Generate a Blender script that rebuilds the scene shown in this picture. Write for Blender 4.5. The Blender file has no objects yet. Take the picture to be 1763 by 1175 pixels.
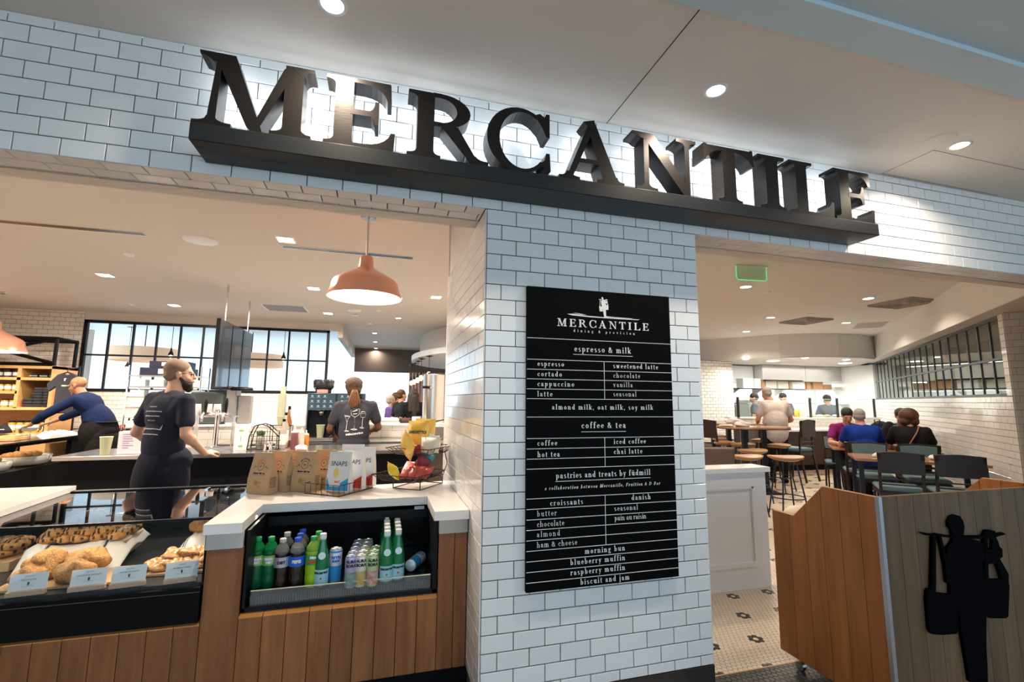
import bpy, math, random
from mathutils import Vector, Matrix, Quaternion
PI = math.pi
S = bpy.context.scene
C = S.collection
RND = random.Random(7)
# ------------------------------------------------------------------ camera
CP = Vector((-0.4777, -2.1809, 1.4619)); YAW, PIT, ROL, FPX = -0.2750, 0.1283, -0.0083, 789.96
RC = Matrix.Rotation(YAW, 3, 'Z') @ Matrix.Rotation(PIT, 3, 'X') @ Matrix.Rotation(ROL, 3, 'Y')
cd = bpy.data.cameras.new('camera'); cam = bpy.data.objects.new('camera', cd); C.objects.link(cam)
cd.sensor_width = 36; cd.lens = FPX / 1763 * 36; cd.clip_start = 0.05; cd.clip_end = 200
cam.matrix_world = Matrix.Translation(CP) @ (RC @ Matrix.Rotation(PI / 2, 3, 'X')).to_4x4()
S.camera = cam
def at(x, y, ax, v):
    """photo pixel -> point on the world plane ax = v"""
    d = RC @ Vector(((x - 881.5) / FPX, 1, (587.5 - y) / FPX)); i = 'XYZ'.index(ax)
    return CP + d * ((v - CP[i]) / d[i])
# ------------------------------------------------------------------ world and exposure
vs = S.view_settings; vs.view_transform = 'Standard'; vs.look = 'None'; vs.exposure = 0.0; vs.gamma = 1; vs.use_curve_mapping = False
wd = bpy.data.worlds.new('world'); S.world = wd; wd.use_nodes = True
nt = wd.node_tree; nt.nodes.clear()
wo = nt.nodes.new('ShaderNodeOutputWorld'); bg = nt.nodes.new('ShaderNodeBackground')
tc = nt.nodes.new('ShaderNodeTexCoord'); sp = nt.nodes.new('ShaderNodeSeparateXYZ'); cr = nt.nodes.new('ShaderNodeValToRGB')
nt.links.new(tc.outputs['Generated'], sp.inputs[0]); nt.links.new(sp.outputs['Z'], cr.inputs[0])
cr.color_ramp.elements[0].position = 0.0; cr.color_ramp.elements[0].color = (0.64, 0.84, 1.0, 1)
cr.color_ramp.elements[1].position = 0.5; cr.color_ramp.elements[1].color = (0.42, 0.68, 0.95, 1)
bg.inputs['Strength'].default_value = 2.25
nt.links.new(cr.outputs[0], bg.inputs['Color']); nt.links.new(bg.outputs[0], wo.inputs['Surface'])
WARM = (1.0, 0.84, 0.68); WHITE = (1.0, 0.93, 0.84)
K_IN = 90.0     # watts of a square downlight over the shop
K_DIN = 24.0    # watts of a round downlight over the dining room
K_OUT = 16.0    # watts of a downlight that grazes the front wall
# ------------------------------------------------------------------ materials
MC = {}
def mat(name, col=(.8, .8, .8), r=.5, m=0., em=None, es=0., tr=0., ior=1.45, vary=0., bump=0., bs=60., noise=None, nscale=4., nst=(1, 1, 1), coat=0., spec=.5, alpha=1., sheen=0.):
    if name in MC: return MC[name]
    M = bpy.data.materials.new(name); M.use_nodes = True; N = M.node_tree; L = N.links; b = N.nodes['Principled BSDF']
    b.inputs['Base Color'].default_value = (*col, 1); b.inputs['Roughness'].default_value = r; b.inputs['Metallic'].default_value = m
    b.inputs['IOR'].default_value = ior; b.inputs['Transmission Weight'].default_value = tr; b.inputs['Coat Weight'].default_value = coat
    b.inputs['Specular IOR Level'].default_value = spec; b.inputs['Alpha'].default_value = alpha; b.inputs['Sheen Weight'].default_value = sheen
    if em: b.inputs['Emission Color'].default_value = (*em, 1); b.inputs['Emission Strength'].default_value = es
    out = None
    if noise or bump:
        t = N.nodes.new('ShaderNodeTexCoord'); mp = N.nodes.new('ShaderNodeMapping'); mp.inputs['Scale'].default_value = nst
        L.new(t.outputs['Object'], mp.inputs[0])
        if vary:
            oi = N.nodes.new('ShaderNodeObjectInfo'); mu = N.nodes.new('ShaderNodeMath'); mu.operation = 'MULTIPLY'; mu.inputs[1].default_value = 37.
            L.new(oi.outputs['Random'], mu.inputs[0]); cb = N.nodes.new('ShaderNodeCombineXYZ')
            for q in range(3): L.new(mu.outputs[0], cb.inputs[q])
            L.new(cb.outputs[0], mp.inputs['Location'])
    if noise:
        n = N.nodes.new('ShaderNodeTexNoise'); n.inputs['Scale'].default_value = nscale; n.inputs['Detail'].default_value = 5; n.inputs['Roughness'].default_value = .6
        L.new(mp.outputs[0], n.inputs['Vector']); rp = N.nodes.new('ShaderNodeValToRGB'); L.new(n.outputs['Fac'], rp.inputs[0])
        e = rp.color_ramp.elements; e[0].position = .3; e[1].position = .7; e[0].color = (*col, 1); e[1].color = (*noise, 1); out = rp.outputs[0]
    if vary:
        oi2 = N.nodes.new('ShaderNodeObjectInfo'); mr = N.nodes.new('ShaderNodeMapRange'); mr.inputs[3].default_value = 1 - vary; mr.inputs[4].default_value = 1 + vary
        L.new(oi2.outputs['Random'], mr.inputs[0]); mx = N.nodes.new('ShaderNodeMix'); mx.data_type = 'RGBA'; mx.blend_type = 'MULTIPLY'; mx.inputs[0].default_value = 1
        if out: L.new(out, mx.inputs[6])
        else: mx.inputs[6].default_value = (*col, 1)
        L.new(mr.outputs[0], mx.inputs[7]); out = mx.outputs[2]
    if out: L.new(out, b.inputs['Base Color'])
    if bump:
        n2 = N.nodes.new('ShaderNodeTexNoise'); n2.inputs['Scale'].default_value = bs; n2.inputs['Detail'].default_value = 3
        L.new(mp.outputs[0], n2.inputs['Vector']); bu = N.nodes.new('ShaderNodeBump'); bu.inputs['Strength'].default_value = bump; bu.inputs['Distance'].default_value = .01
        L.new(n2.outputs['Fac'], bu.inputs['Height']); L.new(bu.outputs[0], b.inputs['Normal'])
    MC[name] = M; return M
def glass(name, col=(1, 1, 1), refl=.12, op=0., r=.0, tint=None):
    """thin pane: mostly transparent, mirror-like at grazing angles"""
    if name in MC: return MC[name]
    M = bpy.data.materials.new(name); M.use_nodes = True; N = M.node_tree; L = N.links; N.nodes.clear()
    o = N.nodes.new('ShaderNodeOutputMaterial'); t = N.nodes.new('ShaderNodeBsdfTransparent'); g = N.nodes.new('ShaderNodeBsdfGlossy')
    t.inputs[0].default_value = (*col, 1); g.inputs['Roughness'].default_value = r; lw = N.nodes.new('ShaderNodeLayerWeight'); pw = N.nodes.new('ShaderNodeMath'); pw.operation = 'POWER'; pw.inputs[1].default_value = 4.
    ad = N.nodes.new('ShaderNodeMath'); ad.operation = 'MULTIPLY_ADD'; ad.inputs[1].default_value = .8; ad.inputs[2].default_value = refl; ad.use_clamp = True
    L.new(lw.outputs['Facing'], pw.inputs[0]); L.new(pw.outputs[0], ad.inputs[0]); mx = N.nodes.new('ShaderNodeMixShader'); L.new(ad.outputs[0], mx.inputs[0]); L.new(t.outputs[0], mx.inputs[1]); L.new(g.outputs[0], mx.inputs[2])
    res = mx.outputs[0]
    if op:
        d = N.nodes.new('ShaderNodeBsdfDiffuse'); d.inputs[0].default_value = (*(tint or (.8, .8, .8)), 1); m2 = N.nodes.new('ShaderNodeMixShader'); m2.inputs[0].default_value = op
        L.new(res, m2.inputs[1]); L.new(d.outputs[0], m2.inputs[2]); res = m2.outputs[0]
    L.new(res, o.inputs[0]); MC[name] = M; return M
def emit(name, col, s): return mat(name, (0, 0, 0), em=col, es=s)
TILE = mat('white_tile', (.84, .85, .85), .13, vary=.035, coat=.3)
GROUT = mat('dark_grout', (.09, .085, .085), .9)
GROUTL = mat('grey_grout', (.15, .13, .115), .9)
PLAST = mat('warm_white_plaster', (.68, .63, .58), .75, bump=.05, bs=30)
PLASTD = mat('dining_plaster', (.74, .72, .69), .75, bump=.05, bs=30); FASC = mat('fascia_white', (.84, .83, .80), .7)
CEILO = mat('front_ceiling_plaster', (.82, .76, .70), .7, noise=(.77, .71, .65), nscale=.8)
BLACK = mat('black_metal', (.007, .007, .009), .38, spec=.22)
BLACKM = mat('matt_black', (.006, .006, .007), .6, spec=.1)
ORD = 'first second third fourth fifth sixth seventh eighth ninth tenth eleventh twelfth thirteenth fourteenth fifteenth sixteenth seventeenth eighteenth nineteenth twentieth twenty-first topmost'.split()
SIGNM = mat('sign_black_metal', (.030, .027, .026), .34, m=.7, bump=.03, bs=220, nst=(.1, 1, 1))
WOOD = mat("oiled_oak_plank", (.20, .073, .022), .42, noise=(.36, .15, .055), nscale=3.2, nst=(6, 6, .6), vary=.14, bump=.06, bs=50)
WOODL = mat('honey_oak_plank', (.20, .068, .016), .42, noise=(.33, .125, .034), nscale=3., nst=(6, 6, .6), vary=.10, bump=.05, bs=50)
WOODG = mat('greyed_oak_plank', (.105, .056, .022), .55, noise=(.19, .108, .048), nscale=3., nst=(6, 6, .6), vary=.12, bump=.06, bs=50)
MAPLE = mat('maple_ply', (.66, .40, .19), .45, noise=(.74, .48, .25), nscale=3., nst=(1, 1, 8))
STONE = mat('white_quartz', (.90, .88, .86), .16, noise=(.85, .81, .77), nscale=1.3, nst=(1, 3, 1))
STEEL = mat('brushed_steel', (.62, .61, .59), .26, m=1., bump=.02, bs=300, nst=(1, 1, .05))
CHROME = mat('chrome', (.8, .8, .8), .08, m=1.)
COPPER = mat('copper_enamel', (.86, .43, .29), .28, m=.35, coat=.4)
WHITEP = mat('white_paint', (.82, .83, .84), .4)
PAPER = mat('white_paper', (.82, .82, .80), .7)
KRAFT = mat('kraft_paper', (.55, .36, .20), .75, noise=(.48, .31, .17), nscale=12)
INK = mat('dark_ink', (.03, .028, .026), .7)
WINK = mat('white_ink', (.85, .85, .84), .6)
# ------------------------------------------------------------------ mesh builder
class MB:
    def __init__(s): s.v = []; s.f = []
    def add(s, vs, fs):
        n = len(s.v); s.v += [tuple(q) for q in vs]; s.f += [tuple(i + n for i in f) for f in fs]; return s
    def box(s, x0, x1, y0, y1, z0, z1, b=0.):
        if x1 < x0: x0, x1 = x1, x0
        if y1 < y0: y0, y1 = y1, y0
        if z1 < z0: z0, z1 = z1, z0
        if b <= 0:
            vs = [(x, y, z) for x in (x0, x1) for y in (y0, y1) for z in (z0, z1)]
            return s.add(vs, [(0, 1, 3, 2), (4, 6, 7, 5), (0, 4, 5, 1), (2, 3, 7, 6), (0, 2, 6, 4), (1, 5, 7, 3)])
        vs = []; ix = {}
        for a, x in enumerate((x0, x1)):
            for c, y in enumerate((y0, y1)):
                for d, z in enumerate((z0, z1)):
                    sx, sy, sz = (b if a == 0 else -b), (b if c == 0 else -b), (b if d == 0 else -b)
                    ix[a, c, d] = len(vs); vs += [(x, y + sy, z + sz), (x + sx, y, z + sz), (x + sx, y + sy, z)]
        fs = []
        for a in (0, 1):
            q = [ix[a, 0, 0], ix[a, 1, 0], ix[a, 1, 1], ix[a, 0, 1]]; fs.append(q if a else q[::-1])
            q = [ix[0, a, 0] + 1, ix[1, a, 0] + 1, ix[1, a, 1] + 1, ix[0, a, 1] + 1]; fs.append(q[::-1] if a else q)
            q = [ix[0, 0, a] + 2, ix[1, 0, a] + 2, ix[1, 1, a] + 2, ix[0, 1, a] + 2]; fs.append(q if a else q[::-1])
        for a in (0, 1):
            for c in (0, 1):
                i, j = ix[a, c, 0], ix[a, c, 1]; fs.append((i, j, j + 1, i + 1))
                i, j = ix[a, 0, c], ix[a, 1, c]; fs.append((i, j, j + 2, i + 2))
                i, j = ix[0, a, c], ix[1, a, c]; fs.append((i + 1, j + 1, j + 2, i + 2))
        for k in ix.values(): fs.append((k, k + 1, k + 2))
        return s.add(vs, fs)
    def frame(s, p0, p1):
        p0 = Vector(p0); p1 = Vector(p1); d = (p1 - p0).normalized(); a = d.orthogonal().normalized()
        if abs(d.z) < .99: a = d.cross(Vector((0, 0, 1))).normalized()
        return p0, p1, a, d.cross(a)
    def cyl(s, p0, p1, r0, r1=None, n=12, caps=True):
        r1 = r0 if r1 is None else r1; p0, p1, a, c = s.frame(p0, p1); vs = []
        for p, r in ((p0, r0), (p1, r1)):
            for i in range(n): t = 2 * PI * i / n; vs.append(p + a * (r * math.cos(t)) + c * (r * math.sin(t)))
        fs = [(i, (i + 1) % n, n + (i + 1) % n, n + i) for i in range(n)]
        if caps: fs += [tuple(range(n))[::-1], tuple(range(n, 2 * n))]
        return s.add(vs, fs)
    def tube(s, pts, r, n=6, closed=False):
        pts = [Vector(p) for p in pts]; m = len(pts); vs = []; pa = None
        for i, p in enumerate(pts):
            q0 = pts[(i - 1) % m] if (closed or i) else p; q1 = pts[(i + 1) % m] if (closed or i < m - 1) else p
            d = (q1 - q0).normalized()
            if pa is None: pa = d.orthogonal().normalized()
            pa = (pa - d * pa.dot(d)); pa = pa.normalized() if pa.length > 1e-6 else d.orthogonal().normalized(); c = d.cross(pa)
            rr = r[i] if isinstance(r, (list, tuple)) else r
            for k in range(n): t = 2 * PI * k / n; vs.append(p + pa * (rr * math.cos(t)) + c * (rr * math.sin(t)))
        fs = []
        for i in range(m if closed else m - 1):
            j = (i + 1) % m
            for k in range(n): fs.append((i * n + k, i * n + (k + 1) % n, j * n + (k + 1) % n, j * n + k))
        if not closed: fs += [tuple(range(n))[::-1], tuple(range((m - 1) * n, m * n))]
        return s.add(vs, fs)
    def lathe(s, prof, n=20, c=(0, 0, 0), caps=True):
        vs = []; fs = []; m = len(prof)
        for r, z in prof:
            for k in range(n): t = 2 * PI * k / n; vs.append((c[0] + r * math.cos(t), c[1] + r * math.sin(t), c[2] + z))
        for i in range(m - 1):
            for k in range(n): fs.append((i * n + k, i * n + (k + 1) % n, (i + 1) * n + (k + 1) % n, (i + 1) * n + k))
        if caps: fs += [tuple(range(n))[::-1], tuple(range((m - 1) * n, m * n))]
        return s.add(vs, fs)
    def ell(s, c, r, n=12, m=8, rot=None):
        c = Vector(c); vs = []; fs = []; r = (r, r, r) if not hasattr(r, '__len__') else r
        for j in range(1, m):
            p = PI * j / m
            for k in range(n):
                t = 2 * PI * k / n; q = Vector((r[0] * math.sin(p) * math.cos(t), r[1] * math.sin(p) * math.sin(t), r[2] * math.cos(p)))
                if rot: q = rot @ q
                vs.append(c + q)
        a = len(vs); tp = Vector((0, 0, r[2])); bt = Vector((0, 0, -r[2]))
        if rot: tp = rot @ tp; bt = rot @ bt
        vs += [c + tp, c + bt]
        for j in range(m - 2):
            for k in range(n): fs.append((j * n + k, (j + 1) * n + k, (j + 1) * n + (k + 1) % n, j * n + (k + 1) % n))
        for k in range(n): fs.append((a, k, (k + 1) % n)); fs.append((a + 1, (m - 2) * n + (k + 1) % n, (m - 2) * n + k))
        return s.add(vs, fs)
    def cap(s, p0, p1, r0, r1, n=12):
        """tapered capsule with round ends"""
        p0 = Vector(p0); p1 = Vector(p1); s.ell(p0, r0, n, 8); s.ell(p1, r1, n, 8)
        if (p1 - p0).length > 1e-5: s.cyl(p0, p1, r0, r1, n)
        return s
    def prism(s, poly, o, u, v, w, d):
        """polygon in the plane o + u*x + v*y pushed along w by d"""
        o, u, v, w = Vector(o), Vector(u), Vector(v), Vector(w); n = len(poly)
        a = [o + u * x + v * y for x, y in poly]; b = [p + w * d for p in a]
        return s.add(a + b, [tuple(range(n)), tuple(range(2 * n - 1, n - 1, -1))] + [(i, n + i, n + (i + 1) % n, (i + 1) % n) for i in range(n)])
    def quad(s, a, b, c, d): return s.add([a, b, c, d], [(0, 1, 2, 3)])
    def xf(s, M): s.v = [tuple(M @ Vector(p)) for p in s.v]; return s
    def build(s, name, m, parent=None, w=False, smooth=False, kind=None, auto=None):
        v = s.v
        if w and parent is not None:
            r = parent
            while r.parent: r = r.parent
            L = r.location; v = [(p[0] - L.x, p[1] - L.y, p[2] - L.z) for p in v]
        me = bpy.data.meshes.new(name); me.from_pydata(v, [], s.f)
        import bmesh
        bm = bmesh.new(); bm.from_mesh(me); bmesh.ops.recalc_face_normals(bm, faces=bm.faces); bm.to_mesh(me); bm.free()
        if m: me.materials.append(m)
        if smooth:
            me.polygons.foreach_set('use_smooth', [True] * len(me.polygons))
            if auto:
                try: me.set_sharp_from_angle(angle=math.radians(auto))
                except Exception: pass
        o = bpy.data.objects.new(name, me); C.objects.link(o); o.parent = parent
        if kind: o['kind'] = kind
        return o
def tag(o, label=None, cat=None, group=None, kind=None):
    if label: o['label'] = label
    if cat: o['category'] = cat
    if group: o['group'] = group
    if kind: o['kind'] = kind
    return o
def thing(name, label, cat, loc=(0, 0, 0), rz=0., group=None):
    o = bpy.data.objects.new(name, None); o.empty_display_size = .1; C.objects.link(o); o.location = loc; o.rotation_euler = (0, 0, rz)
    return tag(o, label, cat, group)
def setting(name, loc=(0, 0, 0)):
    o = bpy.data.objects.new(name, None); C.objects.link(o); o.location = loc; o['kind'] = 'structure'; return o
def struct(name, mb, m, smooth=False):
    o = mb.build(name, m, None, smooth=smooth); o['kind'] = 'structure'; return o
def dup(o, loc=None, rz=None, label=None, group=None, parent=None):
    c = o.copy(); C.objects.link(c)
    if parent is not None: c.parent = parent
    if loc is not None: c.location = loc
    if rz is not None: c.rotation_euler = (c.rotation_euler[0], c.rotation_euler[1], rz)
    if label: c['label'] = label
    if group: c['group'] = group
    for ch in list(o.children): dup(ch, parent=c)
    return c
def at_loc(o, loc, rz=0.): o.location = loc; o.rotation_euler = (0, 0, rz); return o
# ------------------------------------------------------------------ tiles
TC = {}
def tile_mesh(w, h, t, m, b=.0018):
    k = (round(w, 3), round(h, 3), round(t, 3), m.name)
    if k in TC: return TC[k]
    x, y = w / 2, h / 2
    vs = [(-x, -y, 0), (x, -y, 0), (x, y, 0), (-x, y, 0), (-x, -y, t - b), (x, -y, t - b), (x, y, t - b), (-x, y, t - b), (-x + b, -y + b, t), (x - b, -y + b, t), (x - b, y - b, t), (-x + b, y - b, t)]
    fs = [(0, 1, 5, 4), (1, 2, 6, 5), (2, 3, 7, 6), (3, 0, 4, 7), (4, 5, 9, 8), (5, 6, 10, 9), (6, 7, 11, 10), (7, 4, 8, 11), (8, 9, 10, 11)]
    me = bpy.data.meshes.new('tile'); me.from_pydata(vs, [], fs); me.materials.append(m); TC[k] = me; return me
TW, TH = .154, .0778
def tiled(parent, o, u, v, n, ur, vr, off=0., k0=0, limit=300, m=TILE, g=.003, t=.007, skip=None, tw=TW, th=TH, tilt=.0035, name='tile'):
    """running-bond tiles on the plane o + u*a + v*b, a in ur, b in vr; row k spans k*th..(k+1)*th counted along v; odd rows shift by half"""
    o, u, v, n = Vector(o), Vector(u).normalized(), Vector(v).normalized(), Vector(n).normalized(); L = []
    k = math.floor(vr[0] / th + 1e-6)
    while k * th < vr[1] - .004:
        b0, b1 = max(k * th, vr[0]), min((k + 1) * th, vr[1]); sh = off + (.5 * tw if (k + k0) % 2 else 0)
        j = math.floor((ur[0] - sh) / tw + 1e-6)
        while sh + j * tw < ur[1] - .006:
            a0, a1 = max(sh + j * tw, ur[0]), min(sh + (j + 1) * tw, ur[1])
            if a1 - a0 > .008 and b1 - b0 > .008:
                ca, cb = (a0 + a1) / 2, (b0 + b1) / 2
                if not (skip and skip(ca, cb)): L.append((o + u * ca + v * cb, a1 - a0 - g, b1 - b0 - g))
            j += 1
        k += 1
    L.sort(key=lambda q: (q[0] - CP).length)
    R = Matrix((u, v, n)).transposed(); base = R.to_euler(); st = MB()
    par = parent; off3 = par.location
    for i, (p, w, h) in enumerate(L):
        me = tile_mesh(w, h, t, m)
        if i < limit:
            ob = bpy.data.objects.new(name, me); C.objects.link(ob); ob.parent = par
            E = (R @ Matrix.Rotation(RND.uniform(-tilt, tilt), 3, 'X') @ Matrix.Rotation(RND.uniform(-tilt, tilt), 3, 'Y'))
            ob.matrix_local = Matrix.Translation(p - off3) @ E.to_4x4()
        else:
            st.add([p + R @ q.co for q in me.vertices], [tuple(f.vertices) for f in me.polygons])
    if st.v:
        ob = st.build(name, m, par, w=True, kind='stuff')
    return L
# ------------------------------------------------------------------ serif lettering, drawn stroke by stroke
def _arc(cx, cy, rx, ry, a0, a1, T, t):
    n = max(4, int(abs(a1 - a0) / 24)); out = []; P = []
    for i in range(n + 1):
        a = math.radians(a0 + (a1 - a0) * i / n); w = (t + (T - t) * abs(math.cos(a))) / 2
        P.append(((cx + (rx + w) * math.cos(a), cy + (ry + w * .6) * math.sin(a)), (cx + (rx - w) * math.cos(a), cy + (ry - w * .6) * math.sin(a))))
    for p, q in zip(P, P[1:]): out.append([p[0], q[0], q[1], p[1]])
    return out
def _rect(x0, x1, y0, y1): return [[(x0, y0), (x1, y0), (x1, y1), (x0, y1)]]
def _stem(x, y0, y1, T, t, top='f', bot='b'):
    h = T / 2; o = _rect(x - h, x + h, y0, y1)
    if bot == 'b': o += _rect(x - h - .12, x + h + .12, y0, y0 + t)
    if bot == 'r': o += _rect(x, x + h + .14, y0, y0 + t)
    if top == 'f': o.append([(x - h - .13, y1 - .13), (x - h, y1 - .22), (x - h, y1), (x - h - .01, y1)])
    if top == 'b': o += _rect(x - h - .12, x + h + .12, y1 - t, y1)
    return o
def _ln(x0, y0, x1, y1, w): 
    h = w / 2; return [[(x0 - h, y0), (x0 + h, y0), (x1 + h, y1), (x1 - h, y1)]]
def _dot(x, y, r): return [[(x + r * math.cos(a * PI / 4), y + r * math.sin(a * PI / 4)) for a in range(8)]]
def glyph(c, T, t):
    A = lambda *a: _arc(*a, T, t); ST = lambda x, y0, y1, top='f', bot='b': _stem(x, y0, y1, T, t, top, bot)
    H = lambda x0, x1, y: _rect(x0, x1, y - t / 2, y + t / 2)
    if c == ' ': return .42, []
    if c == 'a': return .84, A(.36, .64, .21, .30, 165, 0) + _dot(.17, .72, .1) + ST(.57, .0, .66, None, 'r') + A(.35, .27, .2, .23, 60, 320)
    if c == 'b': return .92, ST(.2, 0, 1.6, 'f', None) + A(.47, .48, .25, .44, 0, 360)
    if c == 'c': return .78, A(.44, .48, .28, .44, 55, 318) + _dot(.62, .76, .11)
    if c == 'd': return .96, A(.4, .48, .25, .44, 0, 360) + ST(.68, 0, 1.6, 'f', 'r')
    if c == 'e': return .80, A(.43, .48, .27, .44, 0, 322) + H(.2, .72, .55)
    if c == 'f': return .60, ST(.26, 0, 1.3, None) + A(.46, 1.28, .2, .28, 180, 40) + _dot(.6, 1.42, .1) + H(.06, .58, .95)
    if c == 'g': return .86, A(.38, .64, .2, .28, 0, 360) + A(.42, -.2, .27, .22, 0, 360) + _ln(.25, .36, .3, .02, t * 1.6) + H(.5, .8, .93)
    if c == 'h': return .98, ST(.2, 0, 1.6) + A(.47, .6, .25, .36, 165, 0) + ST(.72, 0, .6, None)
    if c == 'i': return .46, ST(.23, 0, .97) + _dot(.22, 1.34, T * .62)
    if c == 'j': return .46, ST(.26, -.25, .97, 'f', None) + A(.1, -.25, .16, .22, 0, -120) + _dot(.25, 1.34, T * .62)
    if c == 'k': return .92, ST(.2, 0, 1.6) + _ln(.3, .42, .72, .95, t) + _ln(.78, 0, .42, .6, T) + H(.6, .9, .94) + H(.6, .94, .04)
    if c == 'l': return .46, ST(.23, 0, 1.6)
    if c == 'm': return 1.42, ST(.2, 0, .97) + A(.45, .6, .23, .36, 165, 0) + ST(.68, 0, .6, None) + A(.93, .6, .23, .36, 165, 0) + ST(1.16, 0, .6, None)
    if c == 'n': return .98, ST(.2, 0, .97) + A(.47, .6, .25, .36, 165, 0) + ST(.72, 0, .6, None)
    if c == 'o': return .90, A(.45, .48, .28, .44, 0, 360)
    if c == 'p': return .94, ST(.2, -.5, .97) + A(.48, .48, .25, .44, 0, 360)
    if c == 'r': return .70, ST(.22, 0, .97) + A(.48, .62, .24, .32, 165, 60) + _dot(.6, .86, .11)
    if c == 's': return .70, A(.34, .7, .17, .22, 30, 250) + A(.36, .24, .19, .22, 90, -150) + _ln(.52, .35, .2, .6, T * .9)
    if c == 't': return .60, ST(.25, .1, 1.3, None, None) + A(.42, .14, .17, .14, 180, 320) + H(.05, .55, .95)
    if c == 'u': return .98, ST(.24, .3, .97, 'f', None) + A(.48, .32, .24, .3, 180, 350) + ST(.74, 0, .97, 'f', 'r')
    if c == 'ü': return .98, glyph('u', T, t)[1] + _dot(.3, 1.3, .11) + _dot(.64, 1.3, .11)
    if c == 'v': return .86, _ln(.42, 0, .18, .97, T) + _ln(.42, 0, .68, .97, t) + H(.02, .36, .94) + H(.52, .84, .94)
    if c == 'w': return 1.24, _ln(.4, 0, .2, .97, T) + _ln(.4, 0, .62, .97, t) + _ln(.84, 0, .62, .97, T) + _ln(.84, 0, 1.04, .97, t) + H(.04, .38, .94) + H(.9, 1.2, .94)
    if c == 'x': return .86, _ln(.68, 0, .2, .97, T) + _ln(.18, 0, .66, .97, t)
    if c == 'y': return .86, _ln(.42, 0, .18, .97, T) + _ln(.26, -.45, .68, .97, t) + _dot(.22, -.42, .1) + H(.02, .36, .94) + H(.52, .84, .94)
    if c == 'z': return .78, H(.12, .66, .93) + H(.12, .66, .04) + _ln(.16, 0, .6, .97, T)
    if c == ',': return .42, _dot(.18, .1, .12) + _ln(.12, -.25, .22, .1, t * 1.3)
    if c == '&': return 1.16, A(.42, 1.08, .2, .3, 0, 360) + A(.4, .38, .3, .36, 60, 330) + _ln(.98, 0, .3, .95, T) + _ln(.78, .2, 1.02, .8, t)
    if c == 'M': return 1.7, ST(.26, 0, 1.5, 'b') + ST(1.4, 0, 1.5, 'b') + _ln(.8, .0, .3, 1.5, T) + _ln(.8, 0, 1.36, 1.5, t)
    if c == 'F': return 1.1, ST(.28, 0, 1.5, 'b') + H(.3, .98, 1.44) + H(.3, .74, .76) + _ln(.96, 1.1, .96, 1.46, t) + _ln(.74, .6, .74, .92, t)
    if c == 'D': return 1.4, ST(.28, 0, 1.5, 'b') + A(.4, .75, .72, .7, -90, 90)
    if c == 'B': return 1.2, ST(.28, 0, 1.5, 'b') + A(.42, 1.12, .42, .34, -90, 90) + A(.42, .4, .5, .38, -90, 90)
    if c == 'J': return .8, ST(.4, .2, 1.5, 'b', None) + A(.2, .2, .2, .22, 0, -150)
    return glyph(c.lower(), T, t) if c.isalpha() and c != c.lower() else (.5, [])
def text_polys(s, x0, x1, y, xh, bold=True, slant=0.):
    """the line s from x0 to x1 on baseline y with x-height xh; spacing is stretched to fit"""
    T, t = (.23, .10) if bold else (.16, .07); G = [glyph(c, T, t) for c in s]; nat = sum(g[0] for g in G) * xh
    ex = (x1 - x0 - nat) / max(1, len(s) - 1); sx = 1.
    if ex < 0: sx = (x1 - x0) / nat; ex = 0
    out = []; x = x0
    for a, P in G:
        for p in P: out.append([(x + q[0] * xh * sx + slant * q[1] * xh, y + q[1] * xh) for q in p])
        x += a * xh * sx + ex
    return out
def letter(parent, s, x0, x1, y, xh, o, u, v, w, m, bold=True, slant=0., d=.0007, name='lettering', world=True):
    mb = MB()
    for i, p in enumerate(text_polys(s, x0, x1, y, xh, bold, slant)): mb.prism(p, o, u, v, w, d + (i % 9) * .00006)
    return mb.build(name, m, parent, w=world)
FC = {}
def sans(s, h, ext=0.0, bold=0.):
    """built-in sans lettering as a mesh in XY, centred, cap height about h"""
    k = (s, round(h, 4), bold)
    if k not in FC:
        c = bpy.data.curves.new('t', 'FONT'); c.body = s; c.size = h / .69; c.align_x = 'CENTER'; c.align_y = 'CENTER'; c.offset = bold; c.resolution_u = 2
        o = bpy.data.objects.new('t', c); C.objects.link(o); bpy.context.view_layer.update()
        me = bpy.data.meshes.new_from_object(o.evaluated_get(bpy.context.evaluated_depsgraph_get()))
        FC[k] = ([tuple(q.co) for q in me.vertices], [tuple(f.vertices) for f in me.polygons]); bpy.data.objects.remove(o); bpy.data.curves.remove(c); bpy.data.meshes.remove(me)
    return FC[k]
def sans_on(mb, s, h, o, u, v, bold=0., width=None, bend=None):
    V, F = sans(s, h, bold=bold); o, u, v = Vector(o), Vector(u), Vector(v)
    if not V: return
    k = width or 1.
    mb.add([o + u * (q[0] * k) + v * q[1] for q in V], F)
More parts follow.
